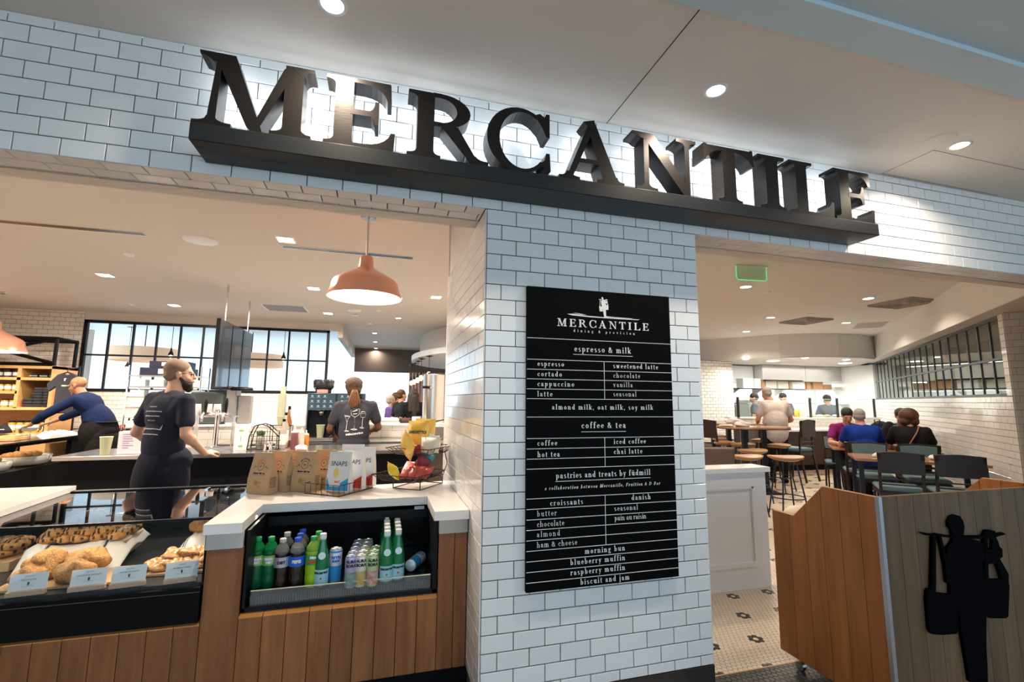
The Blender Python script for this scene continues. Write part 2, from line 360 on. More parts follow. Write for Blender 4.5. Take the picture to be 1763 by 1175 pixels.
# ------------------------------------------------------------------ the big roman capitals: outlines in units of the cap height
def bez(p0, p1, p2, n=5): return [((1 - t) ** 2 * p0[0] + 2 * t * (1 - t) * p1[0] + t * t * p2[0], (1 - t) ** 2 * p0[1] + 2 * t * (1 - t) * p1[1] + t * t * p2[1]) for t in [i / n for i in range(n + 1)]]
def foot(x0, x1, l, r, y=0, s=1, th=.055, br=.13):
    """bracketed slab serif under (s=1) or over (s=-1) a stem x0..x1, reaching l left and r right"""
    P = [(x0 - l, 0), (x1 + r, 0), (x1 + r, th)] + (bez((x1 + r, th), (x1, th), (x1, br))[1:] if r else [(x1, br)]) + (bez((x0, br), (x0, th), (x0 - l, th))[:-1] if l else [(x0, br)]) + [(x0 - l, th)]
    Q = [(a, y + s * b) for a, b in P]
    return Q if s > 0 else Q[::-1]
def arcband(cx, cy, ro, ri, dx, a0, a1, n=22):
    """crescent between an outer ellipse ro and an inner ellipse ri moved by dx"""
    out = []
    for i in range(n):
        A = [math.radians(a0 + (a1 - a0) * (i + k) / n) for k in (0, 1)]
        out.append([(cx + ro[0] * math.cos(A[0]), cy + ro[1] * math.sin(A[0])), (cx + ro[0] * math.cos(A[1]), cy + ro[1] * math.sin(A[1])),
                    (cx + dx + ri[0] * math.cos(A[1]), cy + ri[1] * math.sin(A[1])), (cx + dx + ri[0] * math.cos(A[0]), cy + ri[1] * math.sin(A[0]))])
    return out
def beak(x0, x1, y, s, depth, th=.06):
    """arm from x0 to x1 lying at y (s=+1 body above, -1 body below) with a beak of given depth at x1"""
    P = [(x0, y), (x1 - .015, y), (x1, y - s * -.01), (x1 + .015, y + s * depth), (x1 - .03, y + s * depth)] + bez((x1 - .04, y + s * depth), (x1 - .10, y + s * th * 1.2), (x0 + (x1 - x0) * .35, y + s * th))
    P.append((x0, y + s * th)); return P if s > 0 else P[::-1]
def rc(x0, x1, y0=0., y1=1.): return [(x0, y0), (x1, y0), (x1, y1), (x0, y1)]
def cap_polys(c):
    """polygons and advance width of a capital, cap height 1"""
    t, T = .085, .235
    if c == 'M':
        return 1.34, [[(.10, .0), (.20, .0), (.245, 1), (.12, 1)][0:0] or [(.165, .03), (.265, .03), (.285, .97), (.235, .97)], [(.12, 1), (.43, 1), (.78, .02), (.655, .0), (.60, .06), (.25, .86)], [(.64, .0), (.73, .02), (1.08, .86), (1.03, 1), (.98, .93)], rc(1.0, 1.22, .02, 1.),
                      foot(.165, .265, .15, .17), foot(1.0, 1.22, .14, .12), [(.035, 1), (.2, 1), (.26, .86), (.19, .88), (.12, .93), (.045, .95)], [(1.05, 1), (1.34, 1), (1.345, .95), (1.30, .945)] + bez((1.29, .945), (1.22, .93), (1.22, .84))]
    if c == 'E':
        return .93, [rc(.13, .13 + T), foot(.13, .13 + T, .12, .0), foot(.13, .13 + T, .12, 0, 1, -1), beak(.3, .85, 1, -1, .27), beak(.3, .91, 0, 1, .27),
                     [(.33, .47), (.60, .47)] + bez((.60, .47), (.64, .44), (.65, .36), 3) + [(.70, .36), (.70, .70), (.65, .70)] + bez((.65, .70), (.64, .57), (.58, .55), 3) + [(.33, .55)]]
    if c == 'R':
        return 1.16, [rc(.13, .13 + T), foot(.13, .13 + T, .13, .10), foot(.13, .13 + T, .13, .0, 1, -1)] + arcband(.45, .745, (.43, .255), (.235, .185), 0, -90, 90, 14) + [rc(.34, .46, .49, .56), rc(.34, .46, .93, 1), [(.46, .50), (.70, .52), (.96, .10), (.80, .10)], [(.80, .12), (.96, .12)] + bez((.96, .12), (1.02, .05), (1.15, .06), 4) + [(1.15, .0), (.93, .0)] + bez((.93, 0), (.84, .0), (.80, .12), 3)]
    if c == 'C':
        return 1.0, arcband(.52, .5, (.50, .52), (.36, .455), .05, 42, 318, 26) + [[(.86, .76), (.93, .60), (.985, .60), (.985, .98), (.93, .98), (.905, .92), (.83, .97), (.74, .93)], [(.80, .14), (.90, .10), (.97, .02), (1.0, .06), (.985, .34), (.93, .34), (.90, .22)]]
    if c == 'A':
        return 1.12, [[(.13, .03), (.225, .03), (.60, .92), (.545, 1.0), (.50, .96)], [(.47, .97), (.60, 1.03), (1.0, .03), (.74, .03), (.52, .80)], rc(.30, .80, .30, .37), foot(.13, .21, .12, .14), foot(.75, .98, .12, .12), [(.42, .99), (.60, 1.04), (.57, .86), (.50, .90)]]
    if c == 'N':
        return 1.17, [rc(.20, .285, .0, .9), [(.10, 1), (.38, 1), (1.03, .10), (1.03, -.01), (.92, -.01), (.20, .93)], rc(.945, 1.03, .0, 1.), foot(.20, .285, .13, .15), foot(.945, 1.03, .15, .13, 1, -1), [(.0, 1), (.16, 1), (.25, .88), (.16, .90), (.09, .94), (.0, .95)]]
    if c == 'T':
        return 1.0, [rc(.38, .615), foot(.38, .615, .11, .11), [(.5, 1), (.90, 1), (.92, 1.02), (.965, 1.02), (.985, .72), (.945, .72)] + bez((.945, .72), (.86, .90), (.66, .925)) + [(.5, .93)], [(.5, .93), (.34, .925)] + bez((.34, .925), (.14, .90), (.055, .72)) + [(.015, .72), (.035, 1.02), (.08, 1.02), (.10, 1), (.5, 1)]]
    if c == 'I': return .56, [rc(.16, .40), foot(.16, .40, .14, .14), foot(.16, .40, .14, .14, 1, -1)]
    if c == 'L': return .97, [rc(.14, .375), foot(.14, .375, .13, .0), foot(.14, .375, .13, .13, 1, -1), beak(.3, .94, 0, 1, .30)]
# ================================================================== SETTING
Z0, ZC, ZI = 2.425, 3.016, 3.0
DX = Vector((1, 0, 0)); DY = Vector((0, 1, 0)); DZ = Vector((0, 0, 1))
# floors
FW = mat('hex_floor_grout', (.40, .31, .22), .6, noise=(.36, .28, .20), nscale=3)
struct('floor', MB().box(1.0, 14, .09, 14, -.05, -.004), FW); struct('floor', MB().box(-7.5, 1.0, .09, 14, -.05, -.004), mat('shop_floor', (.13, .105, .085), .4, noise=(.17, .14, .11), nscale=3))
struct('floor', MB().box(-9, 12, -12, .09, -.05, -.005), mat('concourse_floor', (.34, .28, .225), .35, noise=(.30, .245, .20), nscale=5))
HEXW = mat('cream_hex_tile', (.70, .60, .49), .3, noise=(.62, .53, .43), nscale=9)
HEXB = mat('black_hex_tile', (.03, .028, .027), .3)
HR = .0325; HP = HR * math.sqrt(3) / 2    # hex pitch along x is HR, rows every HP
def hexpts(x, y, r, z): return [(x + r * math.sin(i * PI / 3), y + r * math.cos(i * PI / 3), z) for i in range(6)]
def is_flower(i, j):
    # flowers repeat every 13 tiles along both lattice directions
    a, b = (i + 5) % 10, (j + 4) % 10
    return (a, b) in ((1, 0), (9, 0), (0, 1), (0, 9), (9, 1), (1, 9))
fwh = setting('floor'); white, black, dark, farf = MB(), MB(), MB(), MB()
def hexadd(mb, x, y, r=HR * .577 * .925):
    n = len(mb.v); mb.v += hexpts(x, y, r, -.004) + hexpts(x, y, r, -.001) + hexpts(x, y, r - .0012, 0)
    mb.f += [(n + k, n + (k + 1) % 6, n + 6 + (k + 1) % 6, n + 6 + k) for k in range(6)] + [(n + 6 + k, n + 6 + (k + 1) % 6, n + 12 + (k + 1) % 6, n + 12 + k) for k in range(6)] + [tuple(range(n + 12, n + 18))]
fo = at(1262, 1027, 'Z', 0)
for j in range(-60, 250):
    for i in range(-130, 340):
        x = fo.x + i * HR + j * HR * .5; y = fo.y + j * HP
        fl = is_flower(i - 5, j - 4)
        if y < .10:
            if y > -.62 and 1.15 < x < 2.0: hexadd(dark, x, y)
            continue
        near = y < 4.2 and 1.25 + .55 * y < x < 2.3 + 1.1 * y
        if fl and x > 1 and x < 12 and y < 7 and x - y > -3: hexadd(black, x, y)
        elif near: hexadd(white, x, y)
white.build('hex_tile', HEXW, fwh, kind='stuff'); black.build('hex_tile', HEXB, fwh, kind='stuff'); dark.build('hex_tile', HEXB, fwh, kind='stuff')
struct('floor', MB().prism([(1.25, .094), (2.35, .094), (6.9, 4.2), (3.5, 4.2)], (0, 0, -.0038), DX, DY, DZ, .0006), mat('brown_floor_grout', (.22, .15, .10), .8))
struct('trim_1', MB().box(-.0, 8, .086, .094, -.004, .001), mat('brass_strip', (.5, .3, .15), .4, m=.6))
# ceilings
struct('ceiling', MB().box(-8, 9, -.80, .0, ZC, ZC + .1), CEILO)
seams = MB().box(.678, .682, -.80, -.0, ZC - .0015, ZC + .001); seams.build('ceiling_joint', INK, bpy.data.objects['ceiling'])
acc = MB().box(2.74, 3.9, -.33, -.326, ZC - .0015, ZC + .001).box(2.74, 2.744, -.33, -.02, ZC - .0015, ZC + .001).box(2.74, 3.9, -.024, -.02, ZC - .0015, ZC + .001); acc.build('access_panel_joint', mat('seam_grey', (.30, .28, .26), .8), bpy.data.objects['ceiling'])
DAYBLUE = mat('white_paint_daylight_tint', (.60, .74, .82), .5)  # white paint with the blue of the daylight put into its colour
struct('trim_2', MB().box(-8, 12, -.95, -.80, ZC - .004, ZC + .05), DAYBLUE)
zs = at(1763, 125, 'Y', -.95).z
struct('ceiling', MB().box(-8, 12, -1.75, -.95, ZC + .02, ZC + .07), DAYBLUE)
struct('wall_left', MB().box(-6.3, -6.2, -9, -.0, 0, 3.5), mat('added_shade_wall', (.55, .52, .48), .6))  # unseen wall, added to keep daylight off the left of the front
struct('ceiling', MB().box(-8, 12, -9, -1.75, ZC + .45, ZC + .5), mat('extended_upper_ceiling', (.45, .50, .52), .6))  # unseen part extended far out to cut the light from above
struct('trim_3', MB().box(-8, 12, -1.80, -1.75, ZC + .02, ZC + .5), DAYBLUE)
ysl = at(1763, 128, 'Z', ZC + .02).y
sd = thing('linear_air_diffuser', 'long black twin-slot linear air diffuser in the white concourse ceiling tinted for blue daylight', 'air vent', (0, ysl, ZC + .02))
for q in range(3): MB().box(-7.5, 11.5, ysl + .02 - q * .022, ysl + .008 - q * .022, ZC + .012, ZC + .021).build('slot', BLACKM, sd, w=True)
MB().box(-7.5, 11.5, ysl + .045, ysl + .04, ZC + .014, ZC + .021).build('flange', mat('flange_white', (.5, .55, .57), .5), sd, w=True)
struct('ceiling', MB().box(-8, 1.25, .19, 8.0, ZI, ZI + .1), PLAST); struct('ceiling', MB().box(1.25, 9, .19, 8.0, ZI, ZI + .1), PLASTD)
# front wall header, tiled on the face and under the soffit
XL, XR = -3.4, 5.2
hd = setting('wall_front'); MB().box(XL, XR, .007, .19, Z0 + .007, ZC).build('mortar_bed', GROUT, hd, w=True)
tiled(hd, (0, 0, Z0), DX, DZ, -DY, (XL, XR), (0, ZC - Z0), off=.077, k0=0, limit=300, t=.007, g=.004)
# opening left: x<0, pillar 0..8*TW, opening right
PWX = 8 * TW
for nm, xa, xb in (('trim_4', XL, -.007), ('trim_5', PWX + .007, XR)):
    tr = setting(nm); MB().box(xa, xb, .0, .0 + .165, Z0 + .007, Z0 + .012).build('mortar_bed', GROUT, tr, w=True)
    tiled(tr, (0, 0, Z0 + .007), DX, DY, -DZ, (xa, xb), (0.0, .165), off=.05, limit=300, m=mat('soffit_tile', (.80, .79, .77), .15, vary=.04), g=.005)
    MB().box(xa, xb, .165, .172, Z0 - .004, Z0 + .01).build('metal_edge', STEEL, tr, w=True)
    MB().box(xa, xb, .172, .19, Z0, Z0 + .02).build('plaster_edge', PLAST, tr, w=True)
# lowered plaster beam behind the header
struct('trim_6', MB().box(XL, 9, .172, .30, Z0 + .01, ZI), PLAST)
# pillar
pl = setting('wall_center'); BZ = .12
MB().box(.007, PWX - .007, .007, 1.36, 0, Z0).build('mortar_bed', GROUT, pl, w=True)
tiled(pl, (0, 0, Z0), DX, -DZ, -DY, (0, PWX), (0, Z0 - BZ), off=0, k0=0, limit=300, g=.004)
ps = setting('wall_passage')
tiled(ps, (0, 0, Z0), DY, -DZ, -DX, (.0, 1.36), (0, Z0 - BZ), off=.05, k0=1, limit=300, m=mat('side_tile', (.84, .84, .83), .13, vary=.035, coat=.3), g=.0022)
tiled(ps, (PWX, 0, Z0), DY, -DZ, DX, (.0, 1.36), (0, Z0 - BZ), off=.05, k0=1, limit=0)
struct('wall_passage', MB().box(-.004, PWX, 1.36, 1.40, 0, ZI), PLAST)
struct('wall_center', MB().box(0.004, PWX - .004, .19, 1.36, Z0, ZI), PLAST)
SK = mat('black_base_tile', (.035, .03, .028), .25)
struct('baseboard_front', MB().box(-.006, PWX + .004, -.008, .03, 0, BZ - .002, .002), SK)
# back wall of the shop with the black steel window band
YB = 7.85
wb = setting('wall_back'); MB().box(-7.4, -1.34, YB + .005, YB + .1, 0, 1.57).box(-7.4, -5.72, YB + .005, YB + .1, 1.57, ZI).build('mortar_bed', GROUTL, wb, w=True)
TI = mat('interior_tile', (.80, .77, .72), .18, vary=.04)
tiled(wb, (0, YB, 0), DX, DZ, -DY, (-7.4, -5.72), (.9, ZI), limit=300, m=TI, tilt=.002, g=.005)
wb2 = setting('wall_back'); wb2.location = (0, YB, 0)
tiled(wb2, (0, YB, 0), DX, DZ, -DY, (-5.72, -1.34), (.9, 1.555), limit=300, m=TI, tilt=.002, g=.005)
struct('wall_back', MB().box(-5.72, -1.34, YB, YB + .1, 2.86, ZI), PLAST)
wn = setting('window_1', (0, YB, 0)); wx0, wx1, wz0, wz1 = -5.70, -1.55, 1.565, 2.85
fr = MB(); fr.box(wx0, wx1, YB - .03, YB + .03, wz1 - .05, wz1).box(wx0, wx1, YB - .03, YB + .03, wz0, wz0 + .045).box(wx0, wx0 + .05, YB - .03, YB + .03, wz0, wz1).box(wx1 - .05, wx1, YB - .03, YB + .03, wz0, wz1)
fr.build('window_frame', BLACK, wn, w=True)
nb = 11; PG = glass('clear_pane', (.97, .99, 1.), .03)
for i in range(1, nb): 
    x = wx0 + (wx1 - wx0) * i / nb; MB().box(x - .016, x + .016, YB - .02, YB + .02, wz0, wz1).build('mullion', BLACK, wn, w=True)
MB().box(wx0, wx1, YB - .018, YB + .018, 2.20, 2.232).build('transom', BLACK, wn, w=True)
for i in range(nb):
    xa = wx0 + (wx1 - wx0) * i / nb + .017; xb = wx0 + (wx1 - wx0) * (i + 1) / nb - .017
    for za, zb in ((wz0 + .04, 2.20), (2.232, wz1 - .045)): MB().box(xa, xb, YB - .003, YB + .003, za, zb).build('pane', PG, wn, w=True)
struct('wall_left', MB().box(-7.5, -7.4, .3, YB, 0, ZI), PLAST)
struct('wall_left', MB().box(-9, XL + .02, 0, .19, 0, ZC), CEILO)
# the hall beyond: angled beam, far header, wood wall, bright storefront
struct('trim_7', MB().box(-1.40, -1.30, YB + .05, 12.6, 2.72, ZI), PLAST)
struct('ceiling', MB().box(-1.4, 6, 8.0, 12.6, ZI, ZI + .1), mat('far_ceiling', (.75, .70, .63), .7))
struct('wall_far', MB().box(-1.3, 1.5, 12.5, 12.6, 2.28, ZI), mat('taupe_paint', (.155, .12, .105), .6))
dw = setting('wall_far', (0, 12.5, 0))
SL = mat('cedar_slat', (.42, .19, .10), .5, noise=(.52, .25, .14), nscale=3, nst=(5, 5, .5), vary=.12)
for i in range(12): MB().box(.34 + i * .1, .432 + i * .1, 12.42, 12.5, 0, 2.30, .004).build('cedar_board', SL, dw, w=True)
struct('baseboard_back', MB().box(-1.3, 1.6, 12.38, 12.42, 0, .12), BLACKM)
# far drum lampshades and outer ceiling seen through the windows
struct('ceiling', MB().box(-14, -1.4, 8.0, 22, 3.35, 3.4), mat('hall_ceiling', (.8, .8, .8), .6))
LS = mat('linen_shade', (.80, .55, .36), .8, em=(1, .62, .38), es=.35)
for k, (px, py, Y, rr, lab) in enumerate(((248, 612, 12.0, .72, 'large round linen drum shade behind the window grid, left of the bearded man'), (432, 622, 12.5, .85, 'large round linen drum shade behind the window grid, right of the hanging screen'))):
    c = at(px, py, 'Y', Y); t = thing('drum_lampshade', lab, 'lampshade', (c.x, c.y, c.z - .16)); MB().lathe([(rr, 0), (rr, .34), (rr - .01, .34), (rr - .01, 0)], 28, caps=False).build('shade', LS, t, smooth=True, auto=40)
    MB().cyl((0, 0, .2), (0, 0, 3.345 - t.location.z), .012).build('stem', BLACK, t); MB().tube([(-rr, 0, .2), (rr, 0, .2)], .008).tube([(0, -rr, .2), (0, rr, .2)], .008).build('spider', BLACK, t)
for k, (px, py, pt, Y) in enumerate(((294, 612, 568, 9.6), (488, 618, 576, 9.6), (219, 632, 602, 12.5))):
    c = at(px, py, 'Y', Y); tpz = 3.34
    t = thing('pendant_lamp', ('small black pendant lamp behind the window grid, above the bearded man', 'small black pendant lamp behind the window grid, left of the coffee machine', 'tiny black pendant lamp far behind the leftmost window panes')[k], 'lamp', c)
    MB().lathe([(.012, .16), (.02, .10), (.05, .03), (.055, 0), (.05, 0), (.012, .06)], 12).build('lamp_shade', BLACK, t, smooth=True); MB().cyl((0, 0, .14), (0, 0, tpz - c.z), .006).lathe([(.09, tpz - c.z), (.09, tpz - c.z + .02)], 14).build('cord', BLACK, t)
    MB().ell((0, 0, -.03), .035).build('bulb', emit('bulb_glow', (1, .75, .45), 6), t, smooth=True)
# shop rear beyond the windows: a lower stair of bright wall pieces
struct('wall_far', MB().box(-9.5, -8.2, 13, 13.1, 0, 3.3), mat('hall_panel', (.55, .42, .34), .7))
# ================================================================== SIGN
sg = thing('storefront_sign', 'black halo-lit capital letters of the shop sign on a long black ledge', 'sign', (.575, 0, 2.475))
MB().box(-1.255, 2.405, -.20, -.0075, 2.475, 2.55, .003).build('ledge', mat('ledge_black', (.022, .025, .028), .38, m=.4), sg, w=True)
LT = [('M', -1.256, -.812), ('E', -.765, -.468), ('R', -.415, -.040), ('C', -.048, .272), ('A', .318, .676), ('N', .728, 1.116), ('T', 1.162, 1.502), ('I', 1.532, 1.718), ('L', 1.755, 2.075), ('E', 2.088, 2.396)]
WLED = emit('white_led', (.84, .92, 1.0), 8)
for ch, x0, x1 in LT:
    P = cap_polys(ch)[1]; xs = [p[0] for q in P for p in q]; a, b = min(xs), max(xs); k = (x1 - x0) / (b - a); mb = MB(); H_ = .322
    for i, q in enumerate(P): mb.prism([((p[0] - a) * k, p[1] * H_) for p in q], (x0, -.19 - (i % 30) * .0002, 2.551), DX, DZ, DY, .095)
    lo = mb.build('sign_letter', SIGNM, sg, w=True); led = MB()
    for q in P:
        cx = sum(p[0] for p in q) / len(q); cy = sum(p[1] for p in q) / len(q)
        led.prism([((cx + (p[0] - cx) * .8 - a) * k, (cy + (p[1] - cy) * .9) * H_) for p in q], (x0, -.0945, 2.553), DX, DZ, DY, .003)
    led.v = [(p[0], p[1], p[2]) for p in led.v]; L = sg.location
    n = led.build('led_backing', WLED, lo, w=True)
# ================================================================== MENU BOARD
mb_ = thing('menu_board', 'tall black menu board with white lettering on the tiled pillar', 'menu board', (.617, -.03, .575))
MB().box(.207, 1.027, -.03, -.0075, .575, 2.035, .0015).build('panel', mat('menu_black', (.003, .003, .0035), .6, spec=.05), mb_, w=True)
BO = (0, -.0302, 0)
def mt(s, x0, x1, y, xh=.0165, bold=True, sl=0.): letter(mb_, s, x0, x1, y, xh, BO, DX, DZ, -DY, WINK, bold, sl)
rules = MB()
for z in (1.771, 1.664, 1.615, 1.567, 1.518, 1.470, 1.381, 1.278, 1.229, 1.181, 1.134, .996, .948, .900, .853, .806, .759, .712, .665, .618): rules.box(.207, 1.027, -.0312, -.03, z - .0013, z + .0013)
for xa, xb, z in ((.453, .792, 1.696), (.493, .742, 1.3075), (.354, .877, 1.0715)): rules.box(xa, xb, -.0312, -.03, z - .0012, z + .0012)
for x, za, zb in ((.625, 1.470, 1.664), (.621, 1.134, 1.278), (.618, .759, .996)): rules.box(x - .0013, x + .0013, -.0312, -.03, za, zb)
rules.build('ruled_lines', WINK, mb_, w=True)
for a in [('espresso & milk', .459, .782, 1.711, .02), ('espresso', .261, .403, 1.632), ('cortado', .261, .391, 1.581), ('cappuccino', .261, .457, 1.532), ('latte', .261, .340, 1.482), ('sweetened latte', .677, .943, 1.632),
          ('chocolate', .676, .833, 1.582, .0165, False), ('vanilla', .675, .788, 1.534, .0165, False), ('seasonal', .674, .809, 1.486, .0165, False), ('almond milk, oat milk, soy milk', .337, .905, 1.418), ('coffee & tea', .494, .742, 1.325, .02),
          ('coffee', .261, .364, 1.244), ('iced coffee', .672, .856, 1.245), ('hot tea', .262, .377, 1.190), ('chai latte', .671, .834, 1.195), ('pastries and treats by füdmill', .357, .877, 1.086, .018), ('a collaboration between Mercantile, Fruition & D Bar', .298, .932, 1.034, .0105, True, .25),
          ('croissants', .326, .498, .960), ('danish', .765, .875, .965), ('butter', .260, .360, .914, .0165, False), ('seasonal', .667, .800, .917, .0165, False), ('chocolate', .259, .399, .866, .0165, False), ('pain au raisin', .668, .847, .871, .0165, False),
          ('almond', .259, .377, .820, .0165, False), ('ham & cheese', .259, .465, .772, .0165, False), ('morning bun', .505, .722, .726), ('blueberry muffin', .429, .721, .680), ('raspberry muffin', .429, .720, .634), ('biscuit and jam', .480, .743, .587), ('dining & provision', .456, .808, 1.812, .0095, True)]: mt(*a)
def logo_word(parent, x0, x1, y, h, o, u, v, w, m, d=.0007, world=True, s='MERCANTILE'):
    W = {c: (max(p[0] for q in cap_polys(c)[1] for p in q) - min(p[0] for q in cap_polys(c)[1] for p in q)) for c in set(s)}
    nat = sum(W[c] for c in s) * h; gap = (x1 - x0 - nat) / (len(s) - 1); k = 1.
    if gap < .1 * h: k = (x1 - x0 - .1 * h * 9) / nat; gap = .1 * h
    x = x0; mb = MB()
    for c in s:
        P = cap_polys(c)[1]; a = min(p[0] for q in P for p in q)
        for i, q in enumerate(P): mb.prism([(x + (p[0] - a) * h * k, y + p[1] * h) for p in q], o, u, v, w, d + (i % 30) * .00004)
        x += W[c] * h * k + gap
    return mb.build('lettering', m, parent, w=world)
logo_word(mb_, .366, .893, 1.838, .040, BO, DX, DZ, -DY, WINK)
# the man with a yoke and two baskets, outline measured off the host stand (units: metres there)
_F = [[(273,145),(290,110),(318,100),(345,108),(368,140),(377,180),(372,210),(370,260),(305,260),(300,230),(295,200),(275,175)],
 [(95,213),(170,224),(200,220),(280,234),(370,236),(480,235),(580,225),(625,215),(640,225),(620,232),(560,248),(480,256),(370,256),(280,248),(210,238),(130,232)],
 [(305,250),(300,270),(262,320),(258,370),(262,440),(270,500),(285,560),(285,700),(520,700),(515,560),(483,398),(530,418),(575,410),(600,385),(620,370),(618,320),(600,305),(590,270),(575,240),(572,205),(545,197),(515,200),(500,230),(505,250),(530,255),(556,262),(556,310),(545,325),(520,320),(495,290),(460,265),(400,250)],
 [(335,680),(345,740),(355,840),(375,960),(395,1080),(410,1175),(525,1175),(522,1060),(515,950),(515,760),(520,680)],
 [(135,590),(150,575),(185,600),(285,612),(335,640),(330,855),(320,865),(240,872),(170,868),(150,845),(132,650)],
 [(495,520),(560,515),(655,515),(662,560),(655,755),(640,765),(540,765),(505,745)],
 [(170,230),(190,230),(190,610),(163,595)],[(207,234),(222,234),(240,300),(268,440),(290,520),(262,540),(250,430),(228,320)],
 [(500,250),(522,250),(528,525),(505,525)],[(600,385),(655,480),(655,520),(640,520),(590,400)],[(592,395),(634,520),(616,520),(580,405)]]
FIG = [[((a - 375) / 1075, (1175 - b) / 1075) for a, b in q] for q in _F]   # height 1, centred, feet at 0
mbf = MB(); fx, fy, fs_ = .625, 1.898, .108
for i, q in enumerate(FIG): mbf.prism([(fx + .002 + p[0] * fs_, 1.897 + p[1] * fs_) for p in q], BO, DX, DZ, -DY, .0007 + i * .00005)
mbf.build('emblem', WINK, mb_, w=True)
gl = MB()
for q in ([(.421, 1.903), (.455, 1.906), (.52, 1.900), (.60, 1.898), (.841, 1.897), (.83, 1.893), (.70, 1.892), (.55, 1.893), (.45, 1.897)], [(.455, 1.911), (.49, 1.909), (.53, 1.904), (.50, 1.903)], [(.64, 1.904), (.68, 1.902), (.80, 1.900), (.78, 1.896), (.64, 1.896)]): gl.prism(q, BO, DX, DZ, -DY, .0007)
gl.build('emblem', WINK, mb_, w=True)
# ================================================================== LAMPS
def spot(parent, loc, power, col, ang=110, blend=.6, rad=.05, aim=None):
    l = bpy.data.lights.new('lamp', 'SPOT'); l.energy = power; l.color = col; l.spot_size = math.radians(ang); l.spot_blend = blend; l.shadow_soft_size = rad
    o = bpy.data.objects.new('light_source', l); C.objects.link(o); o.parent = parent; o.location = loc; return o
def area(parent, loc, power, col, sx, sy=None, rot=(0, 0, 0), spread=180):
    l = bpy.data.lights.new('lamp', 'AREA'); l.energy = power; l.color = col; l.size = sx; l.shape = 'RECTANGLE' if sy else 'DISK'; l.spread = math.radians(spread)
    if sy: l.size_y = sy
    o = bpy.data.objects.new('light_source', l); C.objects.link(o); o.parent = parent; o.location = loc; o.rotation_euler = rot; return o
LENS = emit('lamp_lens', (1, .88, .70), 14); LENSW = emit('bright_lens', (1, .9, .76), 22)
def downlight(x, y, z, label, r=.055, square=False, power=10, ang=120, group=None, col=WARM, rim=True):
    t = thing('recessed_downlight', label, 'ceiling light', (x, y, z), 0, group)
    if square:
        MB().box(-.085, .085, -.085, .085, -.004, .0).build('trim_ring', WHITEP, t); MB().box(-.068, .068, -.068, .068, -.006, -.003).build('lens', LENS, t)
    else:
        MB().lathe([(r * 1.35, 0), (r * 1.35, -.004), (r * 1.02, -.006), (r, 0)], 20, caps=False).build('trim_ring', WHITEP, t, smooth=True); MB().lathe([(.0001, -.004), (r, -.004)], 20, caps=False).build('lens', LENSW, t)
    area(t, (0, 0, -.012), power, col, r * 1.6, spread=ang)
    return t
for k, (x, w_) in enumerate(((-.73, 1), (1.074, 1), (2.824, 1))):
    downlight(x, -.412, ZC, ('bright round downlight above the letter E after the M', 'bright round downlight above the letter N, mid ceiling', 'bright round downlight at the right end, above the last E')[k] or 'round downlight in the front ceiling, outside the frame', r=.043, power=K_OUT, ang=150, col=(1, .84, .66))
t = thing('ceiling_speaker', 'flat round white speaker grille beside the rightmost front downlight', 'speaker', at(1617, 241, 'Z', ZC)); MB().lathe([(.0001, -.006), (.075, -.006), (.078, 0)], 24, caps=False).build('grille', CEILO, t)
SQ = [(492, 413, 'square downlight left of the copper pendant, nearest the doorway'), (181, 474, 'square downlight at left over the bald man side'), (300, 526, 'small square downlight near the left window corner'), (540, 497, 'square downlight just left of the copper shade rim'), (751, 512, 'square downlight right of the copper shade rim'), (565, 540, 'small square downlight under the copper shade, furthest back')]
for x, y, lab in SQ: p = at(x, y, 'Z', ZI); downlight(p.x, p.y, ZI, lab, square=True, power=K_IN, ang=170)
for x, y, w_ in ((-3.9, 2.6, 'near the pastry case'), (-6.2, 4.7, 'over the bakery case'), (-6.2, 2.6, 'in the near left corner'), (1.6, 4.7, 'behind the pillar, nearer'), (1.6, 6.6, 'behind the pillar, further')): downlight(x, y, ZI, 'square shop downlight out of view ' + w_, square=True, power=K_IN, ang=170, group='shop downlights out of view')
for x, y, lab in ((1284, 494, 'round downlight below the green sign'), (1495, 514, 'round downlight left of the large dining ceiling vent'), (1327, 547, 'round downlight left of the square dining diffuser'), (1457, 556, 'round downlight right of the square dining diffuser'), (1285, 571, 'small round downlight just before the curved bulkhead')):
    p = at(x, y, 'Z', ZI); downlight(p.x, p.y, ZI, lab, r=.065, power=K_DIN, ang=140)
downlight(2.3, 1.9, ZI, 'round downlight over the passage, hidden by the pillar', r=.065, power=K_DIN, ang=140)
# ================================================================== FRONT COUNTER
CT, CB = .893, .848
ct = thing('stone_countertop', 'thick white veined quartz countertop with a cut-out over the drinks cooler', 'countertop', (-.6, .65, CB))
mb = MB(); op = [(-1.222, .268), (-1.065, .268), (-1.065, .655), (-.19, .655), (-.19, .268), (-.010, .268), (-.010, 1.16), (-1.222, 1.04)]
mb.prism(op, (0, 0, CB), DX, DY, DZ, CT - CB); mb.build('slab', STONE, ct, w=True)
AP = mat('grey_stone_apron', (.52, .49, .45), .3, noise=(.62, .59, .55), nscale=6)
MB().box(-1.215, -1.065, .295, .32, .775, CB).build('apron', AP, ct, w=True); MB().box(-.16, -.012, .295, .32, .775, CB).build('apron', AP, ct, w=True)
cf = thing('counter_base', 'oiled wood plank counter front under the drinks cooler and pastry case', 'counter', (-.6, .31, 0))
MB().box(-3.3, -.008, .325, .9, .0, .46).box(-1.205, -1.07, .325, .9, .46, CB - .002).box(-.15, -.012, .325, .9, .46, CB - .002).build('carcass', BLACKM, cf, w=True)
